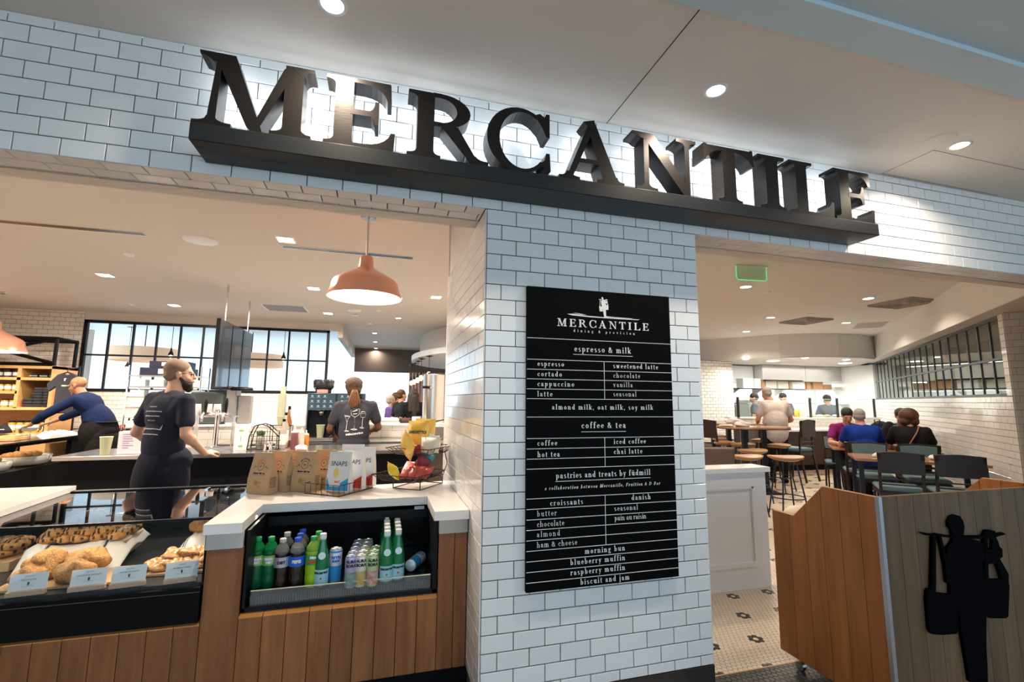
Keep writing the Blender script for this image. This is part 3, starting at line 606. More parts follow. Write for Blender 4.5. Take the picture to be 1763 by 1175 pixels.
def plank(x0, x1, z0, z1, y=.30, lip=0.):
    m = MB(); g = .0012; b = .0015
    m.box(x0 + g, x1 - g, y, y + .022, z0, z1, b)
    pk = m.build('plank', WOOD, cf, w=True)
    if lip:
        m = MB(); m.prism([(y, z1 - .001), (y + .02, z1 - .001), (y + lip, z1 + .006), (y + lip, z1 + .014), (y + .002, z1 + .002)], (x0 + g, 0, 0), DY, DZ, DX, x1 - x0 - 2 * g)
        m.build('ledge_cap', mat('oak_ledge_lit_tint', (.55, .24, .07), .42), pk, w=True)  # same plank wood; light falling on the bevel is put into its colour
    return pk
xs = [-1.060, -.965, -.867, -.769, -.671, -.573, -.475, -.378, -.268, -.160]
xs = [-1.060 + i * .1 for i in range(10)]
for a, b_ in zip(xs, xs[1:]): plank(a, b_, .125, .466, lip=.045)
plank(-1.212, -1.060, .125, .775); plank(-.160, -.078, .125, .775); plank(-.078, -.012, .125, .775)
x = -1.212
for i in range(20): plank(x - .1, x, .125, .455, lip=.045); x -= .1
MB().box(-3.3, -.012, .338, .36, 0, .122).build('kick_plate', SK, cf, w=True)
# ------------------------------------------------------------------ open drinks cooler
fg = thing('drinks_cooler', 'black open-front drinks cooler built into the plank counter', 'cooler', (-.61, .33, .47))
FX0, FX1 = -1.055, -.163
MB().box(FX0, FX0 + .012, .325, .98, .48, CB - .003).box(FX1 - .022, FX1, .325, .98, .48, CB - .003).box(FX0, FX1, .325, .35, .48, .497).box(FX0, FX1, .962, .98, .49, CB - .003).build('frame', BLACK, fg, w=True)
MB().box(FX0 + .022, FX1 - .022, .36, .96, .497, .535).build('shelf', mat('glossy_black_shelf', (.006, .006, .008), .15, spec=.3), fg, w=True)
MB().box(FX0 + .022, FX1 - .022, .66, .70, .775, CB - .003).box(FX0 + .022, FX1 - .022, .66, .96, .825, CB - .003).build('canopy', BLACK, fg, w=True)
MB().box(FX0 + .024, FX1 - .024, .954, .961, .54, .82).build('back_panel', mat('glossy_black', (.008, .008, .010), .2, spec=.3), fg, w=True)
g_ = MB().box(FX0 + .03, FX1 - .03, .338, .344, .497, .565); g_.build('front_guard', glass('clear_acrylic', (.93, .96, .97), .08, op=.05, tint=(.5, .6, .65)), fg, w=True)
MB().box(FX0 + .03, FX1 - .03, .337, .345, .565, .5675).build('guard_edge', mat('acrylic_edge', (.75, .72, .55), .2), fg, w=True)
gr = MB()
for i in range(70): x = FX0 + .05 + i * .0114; gr.box(x, x + .004, .353, .357, .50, .532)
gr.build('air_grille', mat('grille_grey', (.12, .13, .14), .4, m=.6), fg, w=True, kind='stuff')
MB().box(-.262, -.205, .6575, .66, .822, .840).build('maker_plate', mat('pale_grey_plate', (.62, .66, .72), .4), fg, w=True)
l = area(fg, (0, .36, .35), 3.0, (.9, .95, 1), .8, .03, rot=(.35, 0, 0)); 
# drinks -------------------------------------------------------------
def liquid(name, c, tr=.75): return mat(name, c, .06, tr=tr, ior=1.33)
PET = mat('clear_pet', (.75, .72, .66), .05, tr=.8, ior=1.2)
GRPET = mat('green_pet', (.02, .50, .12), .06, tr=.55, ior=1.25); GLIQ = mat('green_glass_drink', (.01, .20, .07), .05, tr=.35, ior=1.3, coat=.5)
COLA = mat('cola', (.012, .006, .004), .06, coat=.6); LIME = mat('lime_drink', (.42, .72, .02), .08, tr=.3, ior=1.3, coat=.5)
GGL = mat('sparkling_green_glass', (.01, .30, .10), .04, tr=.45, ior=1.4, coat=.6)
CAPW = mat('white_cap', (.82, .80, .78), .4); CAPG = mat('green_cap', (.03, .42, .12), .4); CAPB = mat('blue_cap', (.03, .10, .62), .35); CAPS = mat('silver_cap', (.62, .58, .56), .35)
def label_art(o, x, m_ink, words, r, z, h, face, parent_m=None):
    """a word wrapped round a cylinder of radius r, centred on angle face"""
    mb = MB(); V, F = sans(words, h, bold=.0012)
    mb.add([((r + .0006) * math.cos(face + q[0] / r), (r + .0006) * math.sin(face + q[0] / r), z + q[1]) for q in V], F); return mb.build('lettering', m_ink, o)
def pet(label, group, capm, body, liq, labm, word=None, inkm=WINK, liqtop=.62):
    t = thing('soda_bottle', label, 'bottle', (0, 0, 0), 0, group)
    pr = [(.030, 0), (.035, .006), (.0355, .05), (.0335, .06), (.0355, .07), (.0355, .10), (.0345, .105), (.0345, .155), (.0360, .16), (.0355, .17), (.030, .19), (.020, .207), (.0135, .215), (.0135, .222)]
    a = [(r_ * .985, z_) for r_, z_ in pr if z_ < .172]; MB().lathe(a + [(a[-1][0] * .98, a[-1][1] + .002)], 20).build('bottle_body', liq, t, smooth=True)
    MB().lathe([(.0355, .170)] + [q for q in pr if q[1] > .172], 20).build('shoulder', body, t, smooth=True)
    MB().lathe([(.015, .217), (.016, .219), (.016, .234), (.014, .236)], 18).build('bottle_cap', capm, t, smooth=True, auto=35)
    lb = MB().lathe([(.0362, .107), (.0362, .154)], 20, caps=False).build('bottle_label', labm, t, smooth=True)
    if word:
        FA = math.atan2(-2.5, .25)
        for w_, z_, h_ in word: label_art(lb, 0, inkm, w_, .0364, z_, h_, FA)
    return t
def put(proto, used, px, py, z, label, dx=0, dy=0, rz=0.):
    p = at(px, py, 'Z', z); q = Vector((p.x + dx, p.y + dy, z))
    if not used: at_loc(proto, q, rz); proto['label'] = label; return proto
    return dup(proto, q, rz, label)
SZ = .536; GB = 'drinks standing in the cooler'
GL_L = mat('green_lemon_label', (.04, .42, .22), .35, noise=(.45, .60, .05), nscale=22); SILV = mat('silver_label', (.50, .50, .56), .3, m=.5); BLUEL = mat('blue_label', (.02, .12, .62), .35)
DEWL = mat('green_dew_label', (.03, .34, .08), .35)
gA = pet('', GB, CAPG, GRPET, GLIQ, GL_L, [('SIERRA', .138, .011), ('MIST', .122, .011)])
put(gA, 0, 439, 1011, SZ, 'green lemon-lime soda bottle, leftmost drink in the cooler'); put(gA, 1, 462, 1010, SZ, 'green lemon-lime soda bottle, second drink from the left')
gS = pet('', GB, CAPS, PET, COLA, SILV, [('DIET', .130, .012)], INK)
p0 = put(gS, 0, 482, 1014, SZ, 'cola bottle with silver cap and silver label, front row'); dup(gS, p0.location + Vector((.0, .11, 0)), 0, 'cola bottle with silver cap, behind the silver-label bottle')
gB = pet('', GB, CAPB, PET, COLA, BLUEL, [('PEPSI', .130, .013)])
p0 = put(gB, 0, 508, 1012, SZ, 'cola bottle with blue cap and blue label, front row')
dup(gB, p0.location + Vector((.0, .075, 0)), 0, 'cola bottle with blue cap, middle of the blue-capped file'); dup(gB, p0.location + Vector((0, .15, 0)), 0, 'cola bottle with blue cap, rearmost of the blue-capped file')
gD = pet('', GB, CAPG, mat('lime_pet', (.5, .75, .15), .06, tr=.6, ior=1.25), LIME, DEWL, [('Mtn', .143, .012)]); label_art(gD.children[3], 0, mat('red_ink', (.65, .03, .03), .5), 'Dew', .0366, .124, .018, math.atan2(-2.5, .25))
p0 = put(gD, 0, 536, 1009, SZ, 'lime green soda bottle with red slanted lettering, front'); dup(gD, p0.location + Vector((.012, .09, 0)), 0, 'lime green soda bottle standing behind the front lime one')
# glass sparkling water
def spark(label):
    t = thing('sparkling_water_bottle', label, 'bottle', (0, 0, 0), 0, GB)
    MB().lathe([(.028, 0), (.034, .004), (.0345, .09), (.0345, .115), (.031, .145), (.022, .185), (.0155, .215), (.014, .232)], 20).build('bottle_body', GGL, t, smooth=True)
    MB().lathe([(.0150, .208), (.0150, .229)], 16, caps=False).build('neck_band', mat('pale_blue_label', (.32, .62, .72), .4), t, smooth=True).location = (0, 0, 0)
    MB().lathe([(.0155, .228), (.0158, .230), (.0158, .248), (.014, .250)], 16).build('bottle_cap', CAPW, t, smooth=True, auto=35)
    lb = MB().lathe([(.0349, .012), (.0349, .085)], 20, caps=False).build('bottle_label', mat('pale_blue_label', (.32, .62, .72), .4), t, smooth=True)
    FA = math.atan2(-2.5, .15); label_art(lb, 0, INK, 'S.PELLEGRINO', .0351, .070, .0075, FA)
    v = MB(); v.add([((.0357) * math.cos(FA + q[0] / .035), .0357 * math.sin(FA + q[0] / .035), .045 + q[1]) for q in [(.008 * (1 if i % 2 else .42) * math.cos(i * PI / 5 + PI / 2 * 0), .008 * (1 if i % 2 else .42) * math.sin(i * PI / 5)) for i in range(10)]], [tuple(range(10))]); v.build('star', mat('red_ink', (.65, .03, .03), .5), lb)
    v = MB(); cx, cy, cz = .030 * math.cos(FA), .030 * math.sin(FA), .150; n = Vector((math.cos(FA), math.sin(FA), .35)).normalized(); v.cyl(Vector((cx, cy, cz)) - n * .004, Vector((cx, cy, cz)) + n * .002, .017, n=16); v.build('neck_seal', mat('seal_blue', (.55, .72, .80), .4), t)
    return t
sp1 = spark('')
p0 = put(sp1, 0, 551.8, 1009, SZ, 'sparkling water bottle beside the lime soda, apart from the rest')
def file_(px, py, n, name, dx=.0, step=.072):
    p = at(px, py, 'Z', SZ); words = ['front', 'second', 'third', 'fourth', 'fifth', 'last']
    for i in range(n): dup(sp1, (p.x + dx * i, p.y + step * i, SZ), 0, f'green sparkling water bottle, {words[i] if i < n - 1 else "rearmost"} of the {name} file')
file_(664, 1002, 6, 'left sparkling water'); file_(683.5, 998, 5, 'right sparkling water', .0, .075)
# slim cans
def can(label, body, art, word, H_=.145, r_=.0285):
    t = thing('drink_can', label, 'can', (0, 0, 0), 0, GB)
    MB().lathe([(r_ * .82, 0), (r_, .006), (r_, H_ - .012), (r_ * .88, H_)], 20).build('can_body', body, t, smooth=True, auto=50)
    MB().lathe([(r_ * .88, H_), (r_ * .90, H_ + .003), (r_ * .84, H_ + .003), (r_ * .80, H_ - .002), (.0001, H_ - .002)], 20, caps=False).build('can_lid', CHROME, t, smooth=True, auto=40)
    MB().ell((.004, 0, H_ - .001), (.011, .007, .0015), 10, 4).build('pull_tab', CHROME, t)
    a = MB().lathe([(r_ + .0003, .010), (r_ + .0003, H_ * .52)], 20, caps=False).build('can_artwork', art, t, smooth=True)
    FA = math.atan2(-2.5, .1)
    for w_, z_, h_ in word: label_art(a, 0, INK, w_, r_ + .0004, z_, h_, FA)
    return t
ART = [mat('purple_can_art', (.35, .33, .52), .35, noise=(.10, .28, .12), nscale=45), mat('green_can_art', (.35, .52, .22), .35, noise=(.62, .28, .10), nscale=45), mat('red_can_art', (.50, .60, .55), .35, noise=(.55, .13, .06), nscale=45)]
CB_ = [mat('lilac_can', (.45, .42, .66), .3, m=.2), mat('cream_can', (.74, .72, .66), .3, m=.2), mat('mint_can', (.48, .62, .34), .3, m=.2)]
for k, (px, py, n, nm) in enumerate(((602.5, 1011, 5, 'lilac'), (620, 1009, 5, 'cream'), (640, 1008, 3, 'mint green'))):
    c0 = can('', CB_[k], ART[k], [('AURA', .125, .013), ('BORA', .105, .013)]); p = at(px, py, 'Z', SZ); wd_ = ['front', 'second', 'third', 'fourth', 'rearmost']
    for i in range(n):
        L = f'{nm} patterned slim can, {wd_[i] if i < n - 1 else "rearmost"} of its file'; q = (p.x + .006 * i, p.y + .064 * i, SZ)
        if i == 0: c0.location = q; c0['label'] = L
        else: dup(c0, q, 0, L)
c0 = can('', mat('white_blue_can', (.70, .74, .80), .3, m=.2), mat('bright_blue_can_base', (.03, .28, .62), .3), [], .158, .031); put(c0, 0, 576, 1001, SZ, 'tall white and blue can standing alone between bottles and slim cans'); c0['category'] = 'can'
MB().lathe([(.0315, .145), (.0315, .154)], 20, caps=False).build('can_band', mat('bright_blue_can_base', (.03, .28, .62), .3), c0, smooth=True); label_art(c0, 0, BLUEL, 'WYN', .0314, .122, .014, math.atan2(-2.5, .3)); label_art(c0, 0, BLUEL, 'SODA', .0314, .105, .009, math.atan2(-2.5, .3))
cl = dup(c0, None, None, 'white and silver can lying on its side at the right of the cooler'); p = at(706, 978, 'Z', SZ + .03); cl.location = (p.x, p.y + .02, SZ + .032); cl.rotation_euler = (math.radians(-90), 0, math.radians(-28))
# ================================================================== PASTRY CASE
PX0, PX1 = -3.30, -1.222
pc = thing('pastry_case', 'long black pastry display case with a glass front and glass top', 'display case', (-2.2, .31, .46))
MB().box(PX0, PX1, .30, .96, .468, .615).build('base_panel', BLACKM, pc, w=True)
MB().box(PX0, PX1, .298, .30, .596, .598).build('base_seam', mat('worn_edge_grey', (.10, .10, .10), .5), pc, w=True)
MB().box(PX0, PX1, .33, 1.30, .615, .63).build('deck', mat('dark_deck', (.03, .028, .03), .3, spec=.3), pc, w=True)
MB().box(PX0, PX1, 1.30, 1.33, .46, .885).build('back_panel', BLACKM, pc, w=True)
MB().box(PX1 - .006, PX1, .33, 1.30, .63, .885).build('side_panel', BLACKM, pc, w=True)
CG = glass('case_glass', (.95, .97, .97), .05); CGT = glass('case_top_glass', (.80, .82, .82), .15)
MB().prism([(.305, .618), (.311, .618), (.451, .880), (.445, .880)], (PX0, 0, 0), DY, DZ, DX, PX1 - .008 - PX0).build('front_glass', CG, pc, w=True)
MB().box(PX0, PX1 - .008, .445, .462, .874, .886).build('glass_rail', BLACK, pc, w=True)
MB().box(PX0, PX1 - .008, .462, 1.30, .879, .885).build('top_glass', CGT, pc, w=True)
MB().box(PX0, PX1, 1.30, 1.345, .884, .892).build('rear_rail', BLACK, pc, w=True)
for q in (-1.51, -1.40): MB().box(q - .008, q + .008, 1.21, 1.27, .882, .892).build('hinge', CHROME, pc, w=True)
area(pc, (.35, .22, .405), 4, (1, .86, .66), 1.6, .03, rot=(-.2, 0, 0))
st = thing('stone_countertop', 'white quartz countertop at the far left edge, beyond the pastry case glass', 'countertop', (-2.75, .9, .846)); MB().prism([(-3.3, .60), (-2.20, .60), (-2.262, 1.36), (-3.3, 1.36)], (0, 0, .887), DX, DY, DZ, .03).build('slab', STONE, st, w=True)
DK = .631
BREAD = mat('golden_crust', (.30, .105, .02), .6, noise=(.60, .32, .10), nscale=70, bump=.8, bs=170); CHOC = mat('chocolate_striped_crust', (.03, .010, .005), .5, noise=(.60, .30, .08), nscale=60, nst=(.2, 1, 1), bump=.5, bs=100)
DAN = mat('glazed_danish', (.46, .17, .03), .35, noise=(.72, .40, .15), nscale=50, bump=.9, bs=110); LINEN = mat('white_linen', (.70, .67, .64), .9, bump=.2, bs=90)
LST = mat('navy_stripe', (.05, .06, .10), .9); BOARD = mat('pale_bamboo', (.55, .36, .19), .5, noise=(.48, .30, .15), nscale=5, nst=(.3, 6, 1)); HOLD = mat('holder_wood', (.62, .42, .30), .6)
def blob(m, seed, rx, ry, rz, n=18, mm=12, amp=.10, fold=0):
    R_ = random.Random(seed); ph = [R_.uniform(0, 6.28) for _ in range(6)]; b = MB(); b.ell((0, 0, 0), (1, 1, 1), n, mm); o = []
    for x, y, z in b.v:
        a = math.atan2(y, x); k = 1 + amp * (math.sin(3 * a + ph[0]) * .4 + math.sin(5 * z + ph[1] + 2 * a) * .4 + math.sin(7 * x + ph[2]) * .3)
        if fold: k *= 1 + .10 * abs(math.sin(x * fold + ph[3])) * (1 if z > -.4 else 0)
        zz = z * rz * k; o.append((x * rx * k, y * ry * k, max(zz, -rz * .62) + rz * .62))
    b.v = o; return b
BB = {}
CHOCB = mat('flaky_golden_crust', (.40, .17, .035), .5, noise=(.66, .36, .11), nscale=60, bump=.6, bs=120); CHOCD = mat('dark_chocolate_stripe', (.035, .012, .005), .35); GLAZE = mat('white_sugar_glaze', (.80, .74, .64), .35)
def bake(name, label, kind, seed, loc, rz, group, tilt=(0, 0), s=1.):
    k = (kind, seed % 3)
    if k not in BB and kind in ('choc', 'danish'):
        b_ = blob(0, seed, .074, .042, .034, 30, 22, amp=.06, fold=9) if kind == 'choc' else blob(0, seed, .055, .050, .028, 30, 20, amp=.34)
        m = b_.build(name, CHOCB if kind == 'choc' else DAN, None, smooth=True); me = m.data; me.materials.append(CHOCD if kind == 'choc' else GLAZE)
        for p in me.polygons:
            c = p.center; p.material_index = int(math.sin(c.y * 330 + 2.2 * math.sin(c.x * 55)) > .25 and c.z > .012) if kind == 'choc' else int(math.sin(c.x * 190 + 3 * math.sin(c.y * 90)) > .72 and c.z > .03)
        BB[k] = me; bpy.data.objects.remove(m)
    if k not in BB:
        m = {'roll': lambda: blob(0, seed, .060, .052, .044, 22, 15, amp=.17).build(name, BREAD, None, smooth=True), 'croissant': lambda: croissant(seed).build(name, BREAD, None, smooth=True),
             'choc': lambda: blob(0, seed, .074, .042, .034, amp=.06, fold=9).build(name, CHOC, None, smooth=True), 'danish': lambda: blob(0, seed, .055, .050, .026, 26, 16, amp=.30).build(name, DAN, None, smooth=True)}[kind]()
        BB[k] = m.data; bpy.data.objects.remove(m)
    o = bpy.data.objects.new(name, BB[k]); C.objects.link(o); o.location = loc; o.rotation_euler = (tilt[0], tilt[1], rz); o.scale = (s, s, s); return tag(o, label, 'pastry', group)
def croissant(seed):
    b = MB(); n = 15; P = []; Rr = []
    for i in range(n): t = -1.25 + 2.5 * i / (n - 1); P.append((.055 * math.sin(t), -.045 * math.cos(t) + .03, .02)); Rr.append((.028 * math.cos(t * 1.05) ** .7 + .004) * (1.10 if i % 3 == 0 else .94))
    b.tube(P, Rr, 12); b.v = [(x, y, max(z * .95, -.004)) for x, y, z in b.v]; return b
def board(label, x, y, w, d, rz, h=.012, z=DK):
    t = thing('serving_board', label, 'board', (x, y, z), rz); MB().box(-w / 2, w / 2, -d / 2, d / 2, 0, h, .002).build('board_top', BOARD, t); return t
bA = at(70, 1040, 'Z', DK + .01)
board('pale bamboo board holding the golden rolls behind the label cards', -1.78, .50, .50, .22, .0)
board('pale bamboo board holding the glazed danishes at the right end', -1.37, .56, .26, .22, 0.)
for i, (px, py, z, s, rz, lb) in enumerate(((94, 1004, .02, 1.05, .3, 'pale golden roll at the front, over the second label card'), (55, 990, .02, 1., -.4, 'golden roll left of the front pale roll'), (28, 1000, .015, .9, .5, 'golden roll at the far left, behind the first label card'), (128, 982, .03, 1.15, .2, 'largest golden roll in the middle of the board'), (100, 968, .05, 1., -.2, 'golden roll behind and left of the largest one'), (168, 966, .035, 1.05, -.6, 'golden roll with torn pale side, rightmost of the rolls'), (75, 975, .03, .95, .9, 'golden roll half hidden behind the left rolls'))):
    p = at(px, py, 'Z', DK + .03); bake('bread_roll', lb, 'roll', i + 2, (p.x + .04, min(.545, max(p.y, .435)), DK + .012 + max(0, z - .015) * 1.1), rz, 'golden rolls in the pastry case', s=s * 1.12)
def lined_box(label, x, y, w, d, h, rz):
    t = thing('wooden_box', label, 'box', (x, y, DK + .03), rz); q = .008
    MB().box(-w / 2, w / 2, -d / 2, d / 2, 0, q).box(-w / 2, w / 2, -d / 2, -d / 2 + q, 0, h).box(-w / 2, w / 2, d / 2 - q, d / 2, 0, h).box(-w / 2, -w / 2 + q, -d / 2, d / 2, 0, h).box(w / 2 - q, w / 2, -d / 2, d / 2, 0, h).build('box_body', HOLD, t)
    MB().box(-w / 2 + .02, w / 2 - .02, -d / 2 + .02, d / 2 - .02, -.03, 0).build('riser', BLACKM, t); return t
def cloth(label, x, y, z, w, d, rz, drop=.06, seed=1, stripes=(.2, .26, .74, .80)):
    """a linen napkin lying over a box with its front edge hanging down"""
    R_ = random.Random(seed); b = MB(); nx, ny = 40, 26; ph = [R_.uniform(0, 6.3) for _ in range(4)]; fs = {0: [], 1: []}
    for j in range(ny + 1):
        for i in range(nx + 1):
            u = i / nx; v = j / ny; X = (u - .5) * w; Y = (v - .5) * d; ed = max(0, .27 - v) / .27; e2 = max(0, abs(u - .5) - .40) / .10
            Z = .012 * math.sin(u * 9 + ph[0]) * (1 - ed * .3) + .006 * math.sin(v * 14 + ph[1] + u * 4) - drop * ed * (1.1 + .35 * math.sin(u * 7 + ph[2])) - .03 * e2
            b.v.append((X + .012 * math.sin(v * 8 + ph[3]) * ed, Y - .012 * ed * (1.5 + math.sin(u * 9)), Z))
    o_ = MB(); o_.v = b.v; s_ = MB(); s_.v = list(b.v)
    for j in range(ny):
        for i in range(nx):
            u = (i + .5) / nx; q = (j * (nx + 1) + i, j * (nx + 1) + i + 1, (j + 1) * (nx + 1) + i + 1, (j + 1) * (nx + 1) + i)
            (s_ if (stripes[0] < u < stripes[1] or stripes[2] < u < stripes[3]) and (i % 2 == 0) else o_).f.append(q)
    t = thing('linen_napkin', label, 'cloth', (x, y, z), rz)
    a = o_.build('cloth', LINEN, t, smooth=True); c_ = s_.build('stripe', LST, t, smooth=True)
    for q in (a, c_): md = q.modifiers.new('t', 'SOLIDIFY'); md.thickness = .002
    return t
pb = at(165, 968, 'Z', DK + .07)
lined_box('low wooden box under the chocolate pastries', -1.88, .80, .36, .20, .075, .05); cloth('white striped linen napkin under the chocolate pastries', -1.88, .76, DK + .110, .42, .33, .05, .085, 3)
nn = 0
for lay, (n, zz) in enumerate(((5, 0), (4, .03), (3, .058), (1, .082))):
    for i in range(n):
        for dy_ in ((-.045, .04) if lay < 2 else (0.,)):
            nn += 1; bake('chocolate_pastry', f'chocolate-striped pastry, {["bottom", "second", "third", "top"][lay]} layer of the pile, {["first","second","third","fourth","fifth"][i]} from left, {"front" if dy_ < 0 else "rear"} side', 'choc', nn, (-1.88 + (i - (n - 1) / 2) * .068, .785 + dy_, DK + .115 + zz), 1.35 + RND.uniform(-.25, .25), 'chocolate pastries in the case', (RND.uniform(-.1, .1), 0))
lined_box('low wooden box under the croissants at the right end', -1.32, .80, .19, .20, .075, 0.); cloth('white striped linen napkin under the croissants at the right end', -1.33, .76, DK + .110, .22, .33, 0, .07, 6, (.1, .2, .9, .95))
for i, (dx_, dy_, zz) in enumerate(((-.045, -.03, .0), (.04, -.03, 0), (-.03, .05, 0), (.04, .05, 0), (0., 0., .035), (.03, .02, .062))): bake('croissant', f'golden butter croissant, {["front left", "front right", "rear left", "rear right", "upper", "topmost"][i]} in the right-hand box', 'croissant', i, (-1.32 + dx_, .785 + dy_, DK + .125 + zz), i * 1.1, 'butter croissants in the case', s=1.15)
for i, (dx_, dy_, zz) in enumerate(((-.10, -.04, 0), (-.035, -.05, .0), (.03, -.04, 0), (.09, -.04, 0), (-.08, .05, .0), (.0, .04, 0), (.07, .04, .0), (-.05, .0, .032), (.02, .0, .032), (.08, .01, .03))): bake('glazed_danish', f'glazed danish, {["front far left", "front centre left", "front centre right", "front far right", "rear left", "rear centre", "rear right", "upper left", "upper centre", "upper right"][i]} of the pile', 'danish', i, (-1.37 + dx_, .56 + dy_, DK + .014 + zz), i * .9, 'glazed danishes in the case', (RND.uniform(-.2, .2), RND.uniform(-.2, .2)))
for i in range(6): bake('chocolate_pastry', f'dark pastry in the shaded pile at the far left, {["lowest left", "lowest middle", "lowest right", "upper left", "upper right", "topmost"][i]}', 'choc', i, (-2.36 + (i % 3) * .07 + (.03 if i > 2 else 0), .80, DK + .05 + .03 * (i // 3)), 1.3, 'shaded pastries at the left')
board('dark riser board under the shaded pastries at the far left', -2.29, .80, .28, .22, 0., .045)
for i, (px, py, wd_, txt, lb) in enumerate(((33, 1030, 0, 'BISCUIT & JAM', 'BISCUIT & JAM label card in a wood holder, leftmost'), (143, 1019, 0, 'CHOCOLATE CROISSANT', 'CHOCOLATE CROISSANT label card in a wood holder'), (211, 1015, 0, 'BUTTER CROISSANT', 'BUTTER CROISSANT label card in a wood holder'), (303, 1008, 0, 'BLUEBERRY MUFFIN', 'BLUEBERRY MUFFIN label card in a wood holder, rightmost'))):
    p = at(px, py, 'Z', DK + .005); t = thing('label_card', lb, 'label', (p.x, max(p.y, .345), DK), .12)
    MB().box(-.064, .064, -.011, .011, 0, .02, .0015).build('card_holder', HOLD, t)
    c_ = MB().box(-.062, .062, -.0006, .0006, .010, .085); c_.xf(Matrix.Rotation(-.18, 4, 'X')); k = c_.build('card', mat('card_stock', (.80, .85, .88), .6), t); n = Vector((0, -math.cos(.18), math.sin(.18))); vv = Vector((0, math.sin(.18) * 1, math.cos(.18)))
    o_ = Vector((0, 0, 0)) + n * .0012
    tx = MB(); sans_on(tx, 'MERCANTILE', .0035, o_ + vv * .074, DX, vv); sans_on(tx, txt, .0052, o_ + vv * .060, DX, vv, width=min(1, .10 / (.0052 * .95 * len(txt)))); sans_on(tx, '4.75', .004, o_ + vv * .050, DX, vv); tx.build('lettering', INK, t)
    em = MB()
    for q in FIG: em.prism([(a * .016, b_ * .016) for a, b_ in q], o_ + vv * .036, DX, vv, n, .0002)
    em.box(-.02, .02, -.0001, .0, 0, 0.0006) if False else em.prism([(-.02, 0), (.02, 0), (.02, .0006), (-.02, .0006)], o_ + vv * .036, DX, vv, n, .0002); em.build('emblem', INK, t)
# ================================================================== ON THE COUNTER
ZC_ = CT + .001
def bag_mesh(w, d, h, top=.006, lean=0.):
    b = MB(); L = [(0, 1, 1), (.02, 1.02, 1.05), (.35, 1.0, .98), (.6, .99, .66), (.82, .98, .25), (.93, 1, .06), (1, 1, .05)]; n = 8
    for z, sw, sd in L:
        for i in range(n + 1): u = i / n * 2 - 1; b.v.append((u * w / 2 * sw, -d / 2 * sd * (1 - .10 * u * u * (1 if sd < .9 else 0)) + lean * z, z * h))
        for i in range(n + 1): u = 1 - i / n * 2; b.v.append((u * w / 2 * sw, d / 2 * sd + lean * z, z * h))
    m = 2 * (n + 1)
    for k in range(len(L) - 1):
        for i in range(m): b.f.append((k * m + i, k * m + (i + 1) % m, (k + 1) * m + (i + 1) % m, (k + 1) * m + i))
    b.f.append(tuple(range(m))[::-1]); b.f.append(tuple(range((len(L) - 1) * m, len(L) * m))); return b
def yfront(z, h, d):
    L = [(0, 1), (.35, .98), (.6, .66), (.82, .25), (.93, .06), (1, .05)]; t = z / h
    for (a, p), (b_, q) in zip(L, L[1:]):
        if a <= t <= b_: return -d / 2 * (p + (q - p) * (t - a) / (b_ - a)) - .0012
    return -d / 2 * .05
def drape(o, h, d):
    me = o.data
    for v in me.vertices: v.co.y += yfront(v.co.z, h, d)
    return o
REDI = mat('red_print', (.62, .14, .08), .6); CHIPW = mat('potato_chips', (.62, .42, .16), .6, noise=(.30, .18, .06), nscale=30, bump=.6, bs=60)
def kraft(label, x, y, rz, red=True):
    w, d, h = .152, .078, .238; t = thing('chip_bag', label, 'chip bag', (x, y, ZC_), rz, 'kraft chip bags on the counter')
    bag_mesh(w, d, h).build('bag_body', KRAFT, t, smooth=True, auto=30)
    tx = MB(); sans_on(tx, 'denver chip co.', .0095, (0, 0, .120), DX, DZ, bold=.0011, width=1.0); tx.box(-.045, .045, 0, .0002, .108, .109)
    for s_, z in (('NET WT', .022), ('5.5 OZ', .014)): sans_on(tx, s_, .005, (.05, 0, z), DX, DZ, bold=.0004)
    n = 28; ring = []
    for r0, r1, cz in ((.021, .0235, .158),):
        for i in range(n):
            a, b_ = 2 * PI * i / n, 2 * PI * (i + 1) / n; tx.add([(r1 * math.cos(a), 0, cz + r1 * math.sin(a)), (r1 * math.cos(b_), 0, cz + r1 * math.sin(b_)), (r0 * math.cos(b_), 0, cz + r0 * math.sin(b_)), (r0 * math.cos(a), 0, cz + r0 * math.sin(a))], [(0, 1, 2, 3)])
    for s in (-1, 1):
        for P in ([(.027, .148), (.040, .163), (.047, .152), (.062, .147), (.047, .149), (.040, .158)],): tx.add([(s * a, 0, b_) for a, b_ in P], [tuple(range(len(P)))])
    sans_on(tx, 'MT', .008, (0, 0, .158), DX, DZ, bold=.0003)
    drape(tx.build('lettering', INK, t), h, d)
    arc = MB()
    for i, chs in enumerate('COLORADO' if red else 'ORIGINAL'):
        a = PI * (.80 - .60 * i / 7); sans_on(arc, chs, .0085, (.036 * math.cos(a), 0, .158 + .036 * math.sin(a)), (math.sin(a), 0, -math.cos(a)), (math.cos(a), 0, math.sin(a)), bold=.0005)
    drape(arc.build('lettering', REDI if red else INK, t), h, d)
    drape(MB().add([(.026 * math.cos(2 * PI * i / 24), -.0008, .062 + .030 * math.sin(2 * PI * i / 24)) for i in range(24)], [tuple(range(24))]).build('window', CHIPW, t), h, d)
    sd = MB()
    for k in range(9): 
        for q in range(4): sd.box(w / 2 * 1.002, w / 2 * 1.012, -.024 + q * .0125, -.024 + q * .0125 + RND.uniform(.006, .011), .018 + k * .009, .018 + k * .009 + .0045)
    sd.build('side_print', INK, t, kind='stuff'); return t
kraft('front-left kraft paper chip bag, red COLORADO arc, leftmost on the counter', -1.146, .985, -.56)
kraft('kraft paper chip bag tucked behind the leftmost bag', -1.06, 1.045, -.60); kraft('kraft paper chip bag, third from left, mostly hidden', -.985, 1.085, -.60)
